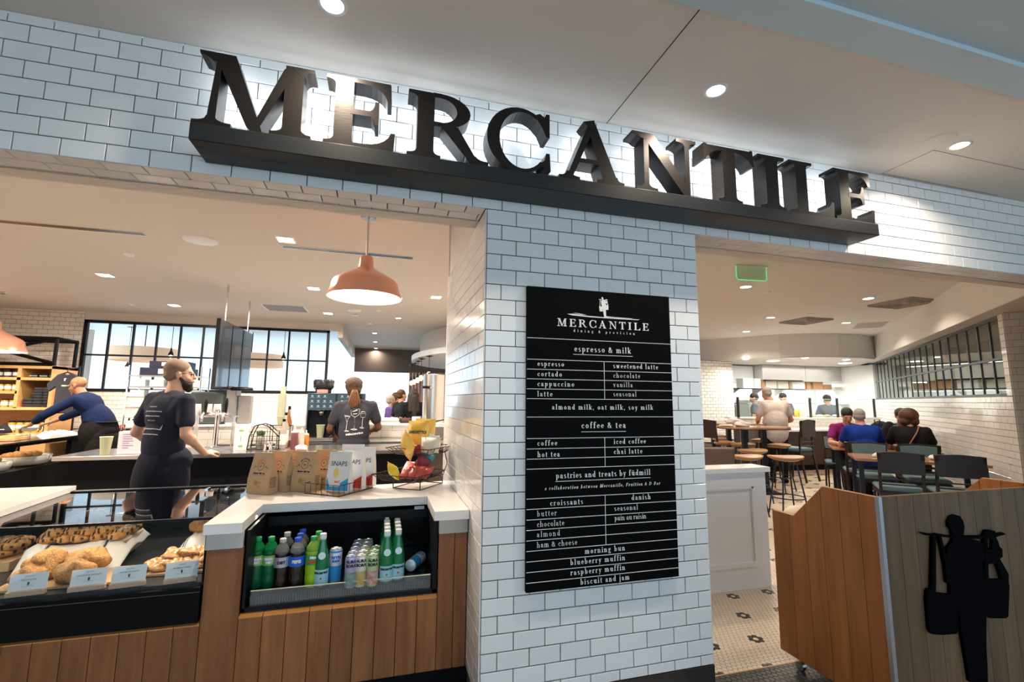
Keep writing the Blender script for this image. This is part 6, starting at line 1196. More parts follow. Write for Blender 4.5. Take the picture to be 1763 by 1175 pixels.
# barista ------------------------------------------------------------------------
x, y = at(609, 750, 'Y', 4.14).x, 4.14
t, D, H, HR_ = person('barista with braided ponytail in charcoal tee printed with cocktail glasses', (x, y, 0), .10, dict(
    head=(-.03, .03, 1.585), neck=(0, .0, 1.44), chest=(0, 0, 1.24), waist=(0, 0, 1.04), pelvis=(0, 0, .90), shL=(-.20, 0, 1.36), shR=(.21, 0, 1.37), elL=(-.29, .03, 1.08), elR=(.31, .05, 1.09), wrL=(-.24, .22, .99), wrR=(.20, .26, 1.02)), SK2, CHAR, BLK, 'braids', BRAID, 1.32, vs_=.010, headrot=(-.05, 0, .05))
shirt = [c for c in t.children if c.name.startswith('shirt')][0]; g = MB()
def stroke(pts, w=.0035): 
    for (x0, z0), (x1, z1) in zip(pts, pts[1:]):
        L = math.hypot(x1 - x0, z1 - z0); n = max(1, int(L / .02)); nx, nz = -(z1 - z0) / L * w / 2, (x1 - x0) / L * w / 2
        for k in range(n): a, c = k / n, (k + 1) / n; g.add([(x0 + (x1 - x0) * a + nx, -.19, z0 + (z1 - z0) * a + nz), (x0 + (x1 - x0) * a - nx, -.19, z0 + (z1 - z0) * a - nz), (x0 + (x1 - x0) * c - nx, -.19, z0 + (z1 - z0) * c - nz), (x0 + (x1 - x0) * c + nx, -.19, z0 + (z1 - z0) * c + nz)], [(0, 1, 2, 3)])
def glass_print(cx, cz, w, h, bowl, tilt):
    R_ = lambda p: (cx + p[0] * math.cos(tilt) - p[1] * math.sin(tilt), cz + p[0] * math.sin(tilt) + p[1] * math.cos(tilt))
    def S_(pts, w_=.004): stroke([R_(p) for p in pts], w_)
    if bowl == 'v': S_([(-w, h), (0, h * .62), (w, h), (-w, h)]); S_([(-w * .7, h * .9), (w * .7, h * .92)], .010)
    if bowl == 'u': S_([(-w, h), (-w * .8, h * .66), (0, h * .52), (w * .8, h * .66), (w, h), (-w, h)]); S_([(-w * .6, h * .86), (w * .5, h * .95)], .014); S_([(-w * .5, h * .72), (w * .5, h * .74)], .008)
    if bowl == 'c': S_([(-w, h * .9), (-w * .6, h * .6), (w * .6, h * .6), (w, h * .9), (-w, h * .9)]); S_([(-w * .7, h * .98), (0, h * 1.08), (w * .7, h * .98)], .012)
    S_([(0, h * .6), (0, .012)], .005); S_([(-w * .7, .008), (0, .018), (w * .7, .008), (0, .0), (-w * .7, .008)], .006)
glass_print(-.125, 1.055, .055, .20, 'v', -.03); glass_print(-.010, 1.075, .062, .28, 'u', -.03); glass_print(.110, 1.095, .055, .21, 'c', -.06)
decal(t, g, WINK, shirt, 'shirt_print', .004); tx = MB()
sans_on(tx, 'MERCANTILE', .021, (.0, -.19, 1.022), (1, 0, .09), DZ, bold=.0018, width=1.4); decal(t, tx, WINK, shirt, 'lettering', .004)
# bald man leaning over the bakery case --------------------------------------------
x, y = at(175, 740, 'Y', 5.55).x, 5.55
t, D, H, HR_ = person('bald man in navy shirt and black apron leaning left over the bakery case', (x, y, 0), 1.45, dict(
    head=(0, .36, 1.615), neck=(0, .27, 1.50), chest=(0, .17, 1.34), waist=(0, .05, 1.14), pelvis=(0, -.06, .98), shL=(-.20, .24, 1.42), shR=(.20, .25, 1.42), elL=(-.30, .50, 1.22), wrL=(-.20, .72, 1.08), elR=(.28, .50, 1.24), wrR=(.17, .76, 1.10),
    hipL=(-.10, -.05, .93), hipR=(.10, -.05, .93)), SK3, BSHIRT, BLK, None, None, 1.22, 'rolled', 1.12, .010, headrot=(-.25, 0, .0), belly=.03, handd={'L': (V3(.1, .9, -.35), V3(0, .3, 1), .7), 'R': (V3(-.1, .9, -.35), V3(0, .3, 1), .7)})
glasses(t, H, HR_); b = MB(); b.ell((0, .03, .98), (.215, .215, .28), 20, 12); b.ell((0, -.05, .78), (.215, .18, .30), 20, 12); b.v = [(a, c, min(d, 1.20)) for a, c, d in b.v]; vox(b.build('apron', APR, t), .012, 4)
# customers beyond the half wall ------------------------------------------------------
def cust(label, px, ptop, Y, h, rz, skn, top, hair, hm, dark=False, **k):
    q = at(px, 700, 'Y', Y); t, D, H, HR_ = person(label, (q.x, Y, 0), rz, dict(k), skn, top, BLK, hair, hm, 1., vs_=.012, detail=False); s = h / 1.74; t.scale = (s, s, s)
    if dark: glasses(t, H, HR_, BLACK, True)
    return t
hz = lambda px, py, Y: at(px, py, 'Y', Y).z
cust('customer with grey hair and sunglasses in purple top by the far window', 672, 683, 7.3, hz(672, 682, 7.3), -1.3, SK4, fabric('purple_top', (.10, .06, .22)), 'short', HAIRG, True)
cust('short-haired customer in black tee beyond the half wall', 690, 673, 6.9, hz(690, 672, 6.9), -1.0, SK4, fabric('black_green_tee', (.012, .020, .022)), 'cropped', HAIRR)
cust('customer almost hidden behind the short-haired man, only head showing', 681, 676, 7.8, hz(681, 677, 7.8), -1.0, SK4, fabric('grey_tee', (.08, .09, .10)), 'cropped', HAIRR)
cust('customer with long black hair beside the steel urn', 711, 672, 6.6, hz(711, 671, 6.6), .15, SK3, BLK, 'long', HAIRB)
# dining room ------------------------------------------------------------------------
def SIT(lean=.0, **k):
    d = dict(head=(0, .10 + lean, 1.25), neck=(0, .04 + lean * .8, 1.11), chest=(0, .0 + lean * .5, .93), waist=(0, -.02, .72), pelvis=(0, -.04, .56), shL=(-.18, .02 + lean * .7, 1.05), shR=(.18, .02 + lean * .7, 1.05), elL=(-.27, .12 + lean, .80), elR=(.27, .12 + lean, .80), wrL=(-.14, .36 + lean, .80), wrR=(.14, .36 + lean, .80),
             hipL=(-.10, .0, .53), hipR=(.10, .0, .53), knL=(-.13, .42, .50), knR=(.13, .42, .50), anL=(-.13, .40, .09), anR=(.13, .40, .09)); d.update(k); return d
US = PI / 4 - PI / 2      # local +y along the window wall direction (1, 1)
WOVEN = fabric('white_seersucker', (.60, .54, .50), .5)
x, y = at3(1330, 8.7); t, D, H, HR_ = person('heavy grey-haired man standing in loose white shirt at the bar', (x, y, 0), -.55, dict(head=(-.10, .10, 1.62), neck=(-.03, .04, 1.49), elL=(-.28, .05, 1.14), wrL=(-.25, .26, 1.05), elR=(.28, .05, 1.14), wrR=(.20, .28, 1.08)), SK4, WOVEN, BLK, 'cropped', HAIRG, 1.38, vs_=.013, headrot=(-.2, 0, .35), belly=.05, skirt=.10)
sc_ = at(1315, 667, 'Y', y).z / 1.74; t.scale = (1, 1, sc_)
x, y = at3(1477, 7.25); person('grey-haired man in royal blue polo seated with his back to us', (x, y, .0), US + .1, SIT(.02), SK4, fabric('royal_blue_polo', (.008, .035, .26)), fabric('grey_trousers', (.06, .06, .07)), 'cropped', HAIRG, 1.32, vs_=.013, headrot=(-.1, 0, -.1), belly=.03)
x, y = at3(1447, 7.95); person('dark-haired man in magenta tee leaning over his plate', (x, y, .0), US + PI + .1, SIT(.12), SK4, fabric('magenta_tee', (.22, .02, .14)), fabric('grey_trousers', (.06, .06, .07)), 'short', HAIRB, 1.12, vs_=.012, headrot=(-.5, 0, 0))
x, y = at3(1558, 7.0); t, D, H, HR_ = person('woman with auburn bob in black top with brown bag strap, seen from behind', (x, y, .0), US - .1, SIT(.0), SK4, BLK, BLK, 'bob', HAIRR, 1.28, vs_=.013, headrot=(-.1, 0, .1))
b = MB(); b.tube([(.10, -.02, 1.13), (.06, -.13, 1.04), (-.02, -.16, .90), (-.12, -.15, .72), (-.17, -.12, .62)], .010, 8); o = b.build('bag_strap', mat('tan_leather', (.22, .10, .04), .5), t, smooth=True)
x, y = at3(1541, 7.9); person('diner mostly hidden behind the woman with the auburn bob', (x, y, .0), US + PI, SIT(.05), SK3, fabric('blue_grey_top', (.05, .08, .14)), BLK, 'short', HAIRB, 1., vs_=.013, headrot=(-.3, 0, 0), detail=False)
WK = fabric('slate_uniform', (.09, .10, .13))
for px, d, top, lb, rz in ((1297, 11.6, 678, 'kitchen worker in slate shirt bending at the left of the pass', .9), (1345, 11.7, 678, 'kitchen worker with black hair half hidden behind the white-shirted man', 2.9), (1421, 11.5, 681, 'kitchen worker in slate shirt at the right of the pass', -.3)):
    x, y = at3(px, d); t, D, H, HR_ = person(lb, (x, y, 0), rz, dict(elL=(-.26, .06, 1.14), wrL=(-.20, .30, 1.05), elR=(.26, .06, 1.14), wrR=(.20, .30, 1.05)), SK4, WK, BLK, 'short', HAIRB, 1.05, vs_=.014, headrot=(-.35, 0, 0), detail=False); t.scale = (1, 1, at(px, top, 'Y', y).z / 1.745)
# ================================================================== DINING ROOM
U_ = Vector((math.sqrt(.5), math.sqrt(.5), 0)); N_R = Vector((math.sqrt(.5), -math.sqrt(.5), 0))
def st_(s, t, z=0): return U_ * s + N_R * t + Vector((0, 0, z))
RZ = PI / 4     # local x along U_
TW_ = 3.57; s0 = 5.34; s1 = 13.1
def slab(mb, s_a, s_b, t_a, t_b, z0, z1): mb.prism([(s_a, t_a), (s_b, t_a), (s_b, t_b), (s_a, t_b)], (0, 0, z0), U_, N_R, DZ, z1 - z0); return mb
wr_ = setting('wall_right', st_(s0, TW_)); slab(MB(), s0 + .007, s1, TW_ + .007, TW_ + .19, 0, 1.55).build('mortar_bed', GROUTL, wr_, w=True)
DT = mat('dining_tile', (.74, .73, .71), .12, vary=.04, coat=.3)
tiled(wr_, st_(0, TW_), U_, DZ, -N_R, (s0, s1), (.1, 1.55), limit=300, m=DT, g=.005)
we = setting('wall_end', st_(s0, TW_)); slab(MB(), s0 + .007, s0 + .15, TW_ + .007, TW_ + .19, 1.55, 2.5).build('mortar_bed', GROUTL, we, w=True)
tiled(we, st_(s0, 0), N_R, DZ, -U_, (TW_, TW_ + .2), (.1, 2.5), limit=60, m=DT); tiled(we, st_(0, TW_), U_, DZ, -N_R, (s0, s0 + .13), (1.55, 2.5), limit=60, m=DT)
struct('wall_right', slab(MB(), 3.6, s1, 3.39, 3.40, 2.5, ZI), FASC); struct('ceiling', slab(MB(), 3.6, s1, 3.40, TW_ + .25, 2.5, 2.52), PLAST)
wn = setting('window_2', st_(s0, TW_)); GF = mat('blue_grey_frame', (.10, .13, .15), .4, m=.3); a0 = s0 + .15
f_ = MB(); slab(f_, a0, s1, TW_ + .02, TW_ + .08, 1.55, 1.585); slab(f_, a0, s1, TW_ + .02, TW_ + .08, 2.465, 2.5); f_.build('window_frame', GF, wn, w=True); slab(MB(), a0, s1, TW_ + .03, TW_ + .06, 1.985, 2.012).build('transom', GF, wn, w=True)
DG = glass('dining_pane', (.70, .72, .64), .10); k = 0
while a0 + k * .382 < s1:
    a = a0 + k * .382; slab(MB(), a, a + .018, TW_ + .035, TW_ + .055, 1.585, 2.465).build('mullion', GF, wn, w=True)
    for za, zb in ((1.585, 1.985), (2.015, 2.465)): slab(MB(), a + .022, a + .382, TW_ + .045, TW_ + .05, za, zb).build('pane', DG, wn, w=True)
    k += 1
OL = mat('olive_grey_wall', (.12, .115, .085), .8)
struct('wall_beyond', slab(MB(), 3.0, 15, 5.9, 6.0, 0, 3.2), OL); struct('wall_beyond', slab(MB(), 14.9, 15, 3.6, 5.9, 0, 3.2), OL); struct('ceiling', slab(MB(), 4.0, 15, TW_ + .2, 6.0, 3.0, 3.1), OL)
struct('wall_beyond', MB().box(5.2, 10.4, .02, .19, 0, ZC), OL)
area(wn, st_(9.0, 4.9, 2.9) - wn.location, 25, (1, .9, .7), 2.5, .3)
struct('ceiling', MB().box(9, 16, -1, 12, ZI + .0, ZI + .1), PLASTD); struct('wall_kitchen', MB().box(4.2, 16, 8.9, 9.0, 0, ZI), mat('kitchen_wall', (.78, .80, .78), .35)); struct('wall_kitchen', MB().box(13.2, 13.3, 6.0, 9.0, 0, ZI), mat('kitchen_wall', (.78, .80, .78), .35))
struct('wall_left_dining', MB().box(1.25, 1.30, 1.40, 8.9, 0, ZI), PLAST); struct('wall_left_dining', MB().box(1.3, 6.9, 7.45, 7.5, 0, ZI), PLAST)
b = MB(); pa, pb = st_(13.1, 3.57), Vector((12.3, 8.9, 0)); b.prism([(pa.x, pa.y), (pb.x, pb.y), (pb.x + .1, pb.y), (pa.x + .1, pa.y - .05)], (0, 0, 0), DX, DY, DZ, 2.46); struct('wall_kitchen', b, mat('kitchen_wall', (.78, .80, .78), .35))
# curved bulkhead over the open kitchen
cv = [(6.2, 8.8), (6.9, 8.0), (7.39, 7.4), (7.75, 6.75), (8.2, 6.15), (8.75, 5.78), (9.3, 5.62), (9.9, 5.6), (10.5, 5.72), (11.2, 6.3)]
b = MB(); b.prism(cv + [(13.2, 8.9), (6.2, 8.9)], (0, 0, 2.47), DX, DY, DZ, .012); o = b.build('ceiling', PLAST); o['kind'] = 'structure'
b = MB()
for p, q in zip(cv, cv[1:]): b.quad((p[0], p[1], 2.47), (q[0], q[1], 2.47), (q[0], q[1], ZI), (p[0], p[1], ZI))
struct('trim_8', b, PLASTD, True)
KL = emit('kitchen_light', (1, .97, .90), 9)
for i, (px, py, r_) in enumerate(((1284, 619, .06), (1331, 622, .12), (1386, 617, .06), (1457, 620, .06), (1455, 626, .12))):
    p = at(px, py, 'Z', 2.465); t = thing('kitchen_downlight', f'bright light in the low kitchen ceiling, {["first", "second", "third", "fourth", "fifth"][i]} from the left', 'ceiling light', (p.x, min(p.y, 8.6), 2.466)); MB().lathe([(r_ * 1.2, 0), (r_, -.006)], 16, caps=False).lathe([(.0001, -.005), (r_, -.005)], 16, caps=False).build('lens', KL, t); area(t, (0, 0, -.012), 20, (1, .96, .88), r_ * 1.5, spread=160)
# tiled column left of the pass
tc_ = setting('wall_column'); MB().box(6.6, 7.94, 7.357, 7.6, 0, 2.465).build('mortar_bed', GROUTL, tc_, w=True); tiled(tc_, (0, 7.35, 0), DX, DZ, -DY, (6.6, 7.94), (.5, 2.465), limit=300, m=TI, tilt=.003, g=.006)
# bar and pass
bar = thing('bar_counter', 'white topped bar counter with dark walnut front before the open kitchen', 'bar counter', (8.6, 6, 0)); DWD = mat('dark_walnut', (.045, .017, .010), .4, noise=(.07, .028, .016), nscale=4, nst=(5, 5, .5))
MB().box(7.5, 11.1, 5.55, 6.25, .86, .90, .004).build('bar_top', STONE, bar, w=True)
for i in range(7): MB().box(7.5 + i * .5, 7.995 + i * .5, 5.92, 5.96, .12, .86).build('front_panel', DWD, bar, w=True)
MB().box(7.5, 11.1, 5.96, 6.16, 0, .86).box(7.5, 11.1, 5.98, 6.0, 0, .12).build('carcass', BLACKM, bar, w=True); MB().box(8.55, 8.62, 5.912, 5.92, .66, .76).build('outlet_plate', mat('outlet_grey', (.12, .11, .10), .5), bar, w=True)
ph = setting('wall_pass', (0, 6.16, 0)); MB().box(7.0, 11.1, 6.167, 6.35, .0, 1.10).build('mortar_bed', GROUTL, ph, w=True); tiled(ph, (0, 6.16, 0), DX, DZ, -DY, (7.0, 11.1), (.90, 1.10), limit=300, m=TI); MB().box(7.0, 11.1, 6.13, 6.6, 1.10, 1.125).build('cap_stone', STONE, ph, w=True)
sgd = thing('sneeze_guard', 'clear glass sneeze guard on dark posts along the kitchen pass', 'glass guard', (9, 6.2, 1.126))
for x in (7.03, 9.03, 9.84, 11.0): MB().box(x - .018, x + .018, 6.19, 6.23, 1.126, 1.57).build('post', mat('bronze_post', (.05, .035, .03), .4, m=.5), sgd, w=True)
for a, c in ((7.05, 9.01), (9.05, 9.82), (9.86, 10.98)): MB().box(a, c, 6.205, 6.212, 1.14, 1.54).build('pane', glass('guard_glass', (.94, .99, .97), .04, op=.03, tint=(.7, .85, .82)), sgd, w=True); MB().box(a, c, 6.203, 6.214, 1.54, 1.548).build('pane_edge', mat('glass_edge', (.5, .72, .68), .3), sgd, w=True)
t = thing('exhaust_hood', 'long stainless steel exhaust hood over the kitchen line', 'hood', (10.6, 8.2, 2.0)); MB().box(9.3, 10.75, 7.8, 8.8, 2.06, 2.46, .004).box(10.76, 12.3, 7.8, 8.8, 2.06, 2.46, .004).build('hood_body', mat('pale_satin_steel', (.62, .60, .56), .4, m=.35), t, w=True); MB().box(9.3, 12.3, 7.78, 7.80, 2.03, 2.065).build('lip', CHROME, t, w=True); area(t, (0, .1, .02), 50, (.95, 1, 1), 2.6, .5)
MB().box(8.0, 9.28, 8.1, 8.8, 2.02, 2.44).build('side_hood', mat('bright_hood', (.85, .86, .86), .3), t, w=True)
t = thing('pass_shelf', 'long steel pass shelf carrying boxes above the kitchen line', 'shelf', (10, 8, 1.8)); MB().box(8.0, 12.4, 7.75, 8.15, 1.80, 1.825).build('shelf_board', CHROME, t, w=True)
area(t, (0, -.35, -.03), 14, (1, .95, .85), 3.2, .1); area(t, (0, -.45, .60), 14, (1, .97, .92), 3.2, .2)  # unseen fill lights, added below and above the shelf to brighten the boxes
for i in range(6): x = 8.5 + i * .75; MB().prism([(7.78, 1.80), (8.15, 1.80), (8.15, 1.62)], (x, 0, 0), DY, DZ, DX, .02).build('bracket', STEEL, t, w=True)
MB().box(8.0, 12.4, 7.6, 7.95, 1.42, 1.44).build('shelf_board', CHROME, t, w=True)
CBX = [mat('white_carton', (.75, .75, .72), .6), mat('brown_carton', (.42, .24, .12), .7), mat('pale_carton', (.62, .58, .50), .6)]
for i, (px, w__, h__, m_) in enumerate(((1283, .34, .26, 0), (1299, .2, .26, 0), (1308, .1, .24, 1), (1322, .34, .24, 2), (1343, .36, .24, 2), (1353, .08, .24, 1), (1369, .42, .25, 0), (1386, .14, .25, 1), (1402, .34, .22, 1), (1418, .3, .14, 1), (1440, .4, .08, 2))):
    q = at(px, 665, 'Y', 7.95); carton(f'{["white", "brown", "pale"][m_]} carton on the kitchen pass shelf, the {ORD[i]} box from the left end', (q.x, 7.95, 1.826), w__, .24, h__, 0, CBX[m_])
MB().box(8.0, 12.0, 8.2, 8.85, .86, .90).build('prep_line', STEEL, None); po = C.objects[-1] if False else bpy.data.objects['prep_line']; tag(po, 'stainless prep line along the kitchen back wall', 'worktop')
t = thing('prep_counter', 'stainless prep counter cabinets standing behind the kitchen pass', 'worktop', (9.5, 8.4, 0)); MB().box(8.0, 12.0, 8.25, 8.85, 0, .855).build('cabinet_front', STEEL, t, w=True)
for i in range(4): MB().box(8.1 + i * .9, 8.9 + i * .9, 8.235, 8.25, .1, .8).build('door', CHROME, t, w=True)
t = thing('reach_in_fridge', 'tall grey steel refrigerator at the back of the kitchen', 'refrigerator', (9.6, 8.55, .901)); MB().box(-.35, .35, -.25, .25, 0, .62, .01).build('door', STEEL, t); MB().cyl((.28, -.27, .1), (.28, -.27, .5), .012).build('handle', CHROME, t)
for i, (px, h_, m_) in enumerate(((1362, .24, 1), (1372, .22, 1), (1376, .23, 1), (1384, .24, 0))):
    q = at(px, 712, 'Y', 6.4); t = thing('squeeze_bottle', ('yellow squeeze bottle alone on the pass', 'left bottle of the yellow pair on the pass', 'right bottle of the yellow pair on the pass', 'pale squeeze bottle right of the yellow pair')[i], 'bottle', (q.x, 6.42, 1.126)); MB().lathe([(.035, 0), (.035, h_ * .7), (.03, h_ * .74)], 12).build('bottle_body', mat('mustard', (.75, .55, .04), .4) if m_ else mat('pale_plastic', (.75, .72, .62), .4), t, smooth=True); MB().lathe([(.03, h_ * .74), (.008, h_ * .85), (.005, h_)], 12).build('nozzle_cap', CAPW, t, smooth=True)
for i, (px, m_) in enumerate(((1401, mat('tan_food', (.5, .3, .12), .7)), (1413, mat('white_bowl', (.8, .78, .74), .4)), (1425, mat('orange_food', (.75, .35, .04), .6)), (1440, mat('pale_food', (.7, .6, .5), .6)))):
    q = at(px, 716, 'Y', 6.4); t = thing('food_pan', f'small pan of food on the kitchen pass, {["first", "second", "third", "fourth"][i]} right of the pale bottle', 'food pan', (q.x, 6.42, 1.126)); MB().box(-.1, .1, -.08, .08, 0, .03, .004).build('pan', STEEL, t); MB().ell((0, 0, .03), (.085, .065, .03), 12, 6).build('filling', m_, t, smooth=True)
q = at(1425, 732, 'Z', .9); t = thing('black_bag', 'dark bag lying on the white bar top by the magenta shirt', 'bag', (q.x, 5.8, .901)); blob(0, 3, .22, .12, .09, 16, 10, .2).build('bag_body', BLK, t, smooth=True)
# low white panelled partition behind the pillar
pt = thing('panelled_partition', 'low white panelled partition behind the tiled pillar, stone capped', 'partition', (2.1, 1.05, 0)); px0, px1, py = 1.45, 2.60, 1.0
MB().box(px0, px1, py + .012, py + .14, 0, .895).build('core', WHITEP, pt, w=True); MB().box(px0 - .02, px1 + .025, py - .035, py + .17, .895, .935, .003).build('cap_stone', STONE, pt, w=True)
for a, c, z0, z1 in ((px0, px1, 0, .17), (px0, px1, .78, .895), (px1 - .13, px1, .17, .78), (px0, px0 + .13, .17, .78)): MB().box(a, c, py, py + .012, z0, z1).build('frame_rail', WHITEP, pt, w=True)
b = MB(); b.box(px0 + .13, px1 - .13, py - .006, py + .012, .765, .78).box(px0 + .13, px1 - .13, py - .008, py + .012, .165, .20).box(px1 - .145, px1 - .13, py - .006, py + .012, .17, .78).build('moulding', WHITEP, pt, w=True)
# ceiling fittings of the dining room
def vent(label, px, py, w, d, rz, slots=True):
    p = at(px, py, 'Z', ZI); t = thing('ceiling_diffuser', label, 'air vent', (p.x, p.y, ZI), rz); MB().box(-w / 2, w / 2, -d / 2, d / 2, -.008, -.0005).build('frame', mat('vent_grey', (.66, .64, .60), .5), t); b = MB()
    if slots:
        for i in range(4): k = 1 - i * .24; b.tube([(-w / 2 * k, -d / 2 * k, -.012), (w / 2 * k, -d / 2 * k, -.012), (w / 2 * k, d / 2 * k, -.012), (-w / 2 * k, d / 2 * k, -.012)], .018, 4, True)
    else:
        for i in range(14): b.box(-w / 2 + .03, w / 2 - .03, -d / 2 + .03 + i * d / 15, -d / 2 + .035 + i * d / 15 + .012, -.014, -.008)
    b.build('louvres', mat('vent_dark', (.34, .32, .30), .6), t, kind='stuff')
vent('large square ceiling diffuser near the sloping fascia, at right', 1556, 521, .62, .62, 0); vent('square ceiling diffuser in the middle of the dining ceiling', 1387, 552, .60, .60, 0); vent('grey ceiling return grille just before the curved bulkhead', 1498, 560, .75, .5, RZ, False)
for x, y in ((1320, 503), (1397, 541), (1388, 570)): p = at(x, y, 'Z', ZI); t = thing('smoke_detector', {1320: 'small disc on the dining ceiling below the green sign', 1397: 'small disc on the dining ceiling above the middle diffuser', 1388: 'small disc before the curved bulkhead crest'}[x], 'detector', p); MB().lathe([(.06, 0), (.05, -.015), (.0001, -.018)], 16, caps=False).build('cover', WHITEP, t, smooth=True)
t = thing('exit_sign', 'green glowing edge-lit acrylic sign hanging from the dining ceiling', 'sign', (3.50, 1.95, 2.83), -.1)
MB().box(-.19, .19, -.003, .003, 0, .155).build('acrylic_panel', glass('green_acrylic', (.80, .96, .82), .05, op=.40, tint=(.78, .97, .80)), t); GE = emit('green_edge', (.05, .9, .30), 1.2); MB().tube([(-.19, 0, .16), (-.19, 0, .02), (-.17, 0, .0), (.17, 0, 0), (.19, 0, .02), (.19, 0, .16)], .004, 6).build('lit_edge', GE, t); MB().box(-.21, .21, -.02, .02, .155, .169).build('housing', WHITEP, t)
# furniture -----------------------------------------------------------------------------
TT = mat('oak_table_top', (.36, .18, .09), .22, noise=(.44, .24, .12), nscale=3, nst=(1, 6, 1), coat=.3); DKL = mat('dark_steel_leg', (.02, .026, .04), .4, m=.4); PAD = fabric('blue_grey_pad', (.16, .25, .28), .2); ESP = mat('espresso_wood', (.022, .011, .008), .4)
def high_table(label, x, y, rz, L=1.15, W=.72):
    t = thing('high_table', label, 'table', (x, y, 0), rz); P = []
    for i in range(9): a = -PI / 2 + PI * i / 8; P.append((L / 2 - W / 2 + W / 2 * math.cos(a), W / 2 * math.sin(a)))
    for i in range(9): a = PI / 2 + PI * i / 8; P.append((-L / 2 + W / 2 + W / 2 * math.cos(a), W / 2 * math.sin(a)))
    MB().prism(P, (0, 0, 1.025), DX, DY, DZ, .035).build('table_top', TT, t); MB().prism([(a * 1.004, c * 1.004) for a, c in P], (0, 0, 1.022), DX, DY, DZ, .012).build('edge_band', DKL, t)
    for sx in (-.16, .16): MB().box(sx - .035, sx + .035, -.035, .035, .02, 1.02).build('leg', DKL, t)
    MB().box(-.32, .32, -.22, .22, 0, .02).build('base_plate', DKL, t); return t
for (px, d, L_, lb) in ((1292, 7.75, 1.15, 'nearest high table with rounded oak top, napkins on it'), (1264, 8.9, 1.0, 'second high table with rounded oak top, behind the nearest'), (1236, 9.8, .8, 'furthest high table with rounded oak top, near the tiled column')):
    x, y = at3(px, d); high_table(lb, x, y, -.27, L_)
x, y = at3(1270, 7.7)
for i, (dx, dy, lb) in enumerate(((-.02, 0, 'crumpled white napkin heap at the middle of the nearest high table'), (-.28, .08, 'flat white napkin at the left end of the nearest high table'))): t = thing('cloth_napkin', lb, 'napkin', (x + dx + .06, y + dy, 1.061)); blob(0, 4 + i, .14, .08, .05 if i == 0 else .02, 18, 10, .35).build('cloth', LINEN, t, smooth=True)
x, y = at3(1258, 8.95); t = thing('cloth_napkin', 'white napkin heap on the second high table', 'napkin', (x, y, 1.061)); blob(0, 9, .16, .09, .06, 18, 10, .35).build('cloth', LINEN, t, smooth=True)
def stool():
    t = thing('bar_stool', '', 'stool', (0, 0, 0), 0, 'bar stools by the high tables'); b = MB(); b.lathe([(.0001, .70), (.15, .70), (.215, .725), (.225, .745), (.20, .752), (.0001, .742)], 24); b.v = [(a, c * .86, z + .02 * (a / .22) ** 2) for a, c, z in b.v]; b.build('seat', mat('stool_oak', (.34, .17, .08), .35, noise=(.48, .27, .13), nscale=4, nst=(1, 6, 1)), t, smooth=True)
    for i in range(4): a = PI / 4 + i * PI / 2; MB().tube([(.10 * math.cos(a), .10 * math.sin(a), .715), (.12 * math.cos(a), .12 * math.sin(a), .70), (.24 * math.cos(a), .24 * math.sin(a), .0)], .010, 6).build('leg', DKL, t)
    MB().tube([(.20 * math.cos(i * PI / 10), .20 * math.sin(i * PI / 10), .24) for i in range(20)], .008, 6, True).build('foot_ring', DKL, t); return t
s0_ = stool(); W9 = ['nearest bar stool, right side, standing clear of the nearest high table', 'near bar stool half hidden by the white partition', 'bar stool under the front of the nearest high table', 'bar stool behind and right of the nearest high table', 'bar stool left behind the nearest high table', 'bar stool in front of the standing man in white', 'leftmost far bar stool beside the tiled pillar', 'far bar stool between the two rear high tables', 'furthest bar stool, by the tiled column']
for i, (px, d) in enumerate(((1343, 6.2), (1276, 6.25), (1288, 7.0), (1331, 7.9), (1273, 8.0), (1305, 8.9), (1243, 8.3), (1240, 9.1), (1236, 9.9))):
    x, y = at3(px, d)
    if i == 0: at_loc(s0_, (x, y, 0), -.3); s0_['label'] = W9[0]
    else: dup(s0_, (x, y, 0), -.3 + i * .2, W9[i])
def chair(blue=False):
    t = thing('dining_chair', '', 'chair', (0, 0, 0), 0, 'espresso dining chairs')   # faces +y
    b = MB(); b.box(-.22, .22, -.20, .24, .42, .475, .02); b.build('seat_pad', PAD, t, smooth=True, auto=40); MB().box(-.215, .215, -.20, .235, .375, .42).build('seat_frame', ESP, t)
    for sx in (-1, 1): MB().tube([(sx * .20, .21, .42), (sx * .205, .215, 0)], [.02, .014], 4).build('leg', ESP, t); MB().tube([(sx * .205, -.28, 0), (sx * .20, -.19, .40), (sx * .20, -.20, .60), (sx * .20, -.265, .88)], .02, 4).build('leg', ESP, t)
    P = [(-.21, .64), (.21, .64), (.22, .88), (0, .895), (-.22, .88)]; b = MB(); b.prism(P, (0, -.235, 0), DX, DZ, DY, -.028); b.build('backrest', ESP, t)
    MB().prism([(-.19, .66), (.19, .66), (.20, .86), (0, .875), (-.20, .86)], (0, -.210, 0), DX, DZ, DY, -.024).build('back_pad', PAD, t)
    for z in (.56, .50): MB().box(-.2, .2, -.215, -.20, z, z + .015).build('back_rail', ESP, t)
    return t
c0_ = chair(); FA_ = PI / 4 - PI / 2
at_loc(c0_, st_(5.42, 2.50), FA_); c0_['label'] = 'dark chair with blue-grey seat, nearest, back turned, left of two'; dup(c0_, st_(5.42, 3.02), FA_, 'dark chair with blue-grey seat, back turned, right of the two nearest')
dup(c0_, st_(6.44, 2.42), FA_ + PI, 'dark chair with blue padded back facing us across the near table, left'); dup(c0_, st_(6.44, 2.98), FA_ + PI, 'dark chair with blue padded back facing us across the near table, right')
dup(c0_, st_(6.98, 2.36), FA_, 'dark chair under the man in the royal blue polo'); dup(c0_, st_(6.98, 3.02), FA_, 'dark chair under the woman with the auburn bob'); dup(c0_, st_(7.95, 2.20), FA_ + PI, 'dark chair under the man in the magenta tee'); dup(c0_, st_(7.95, 2.95), FA_ + PI, 'dark chair under the hidden diner')
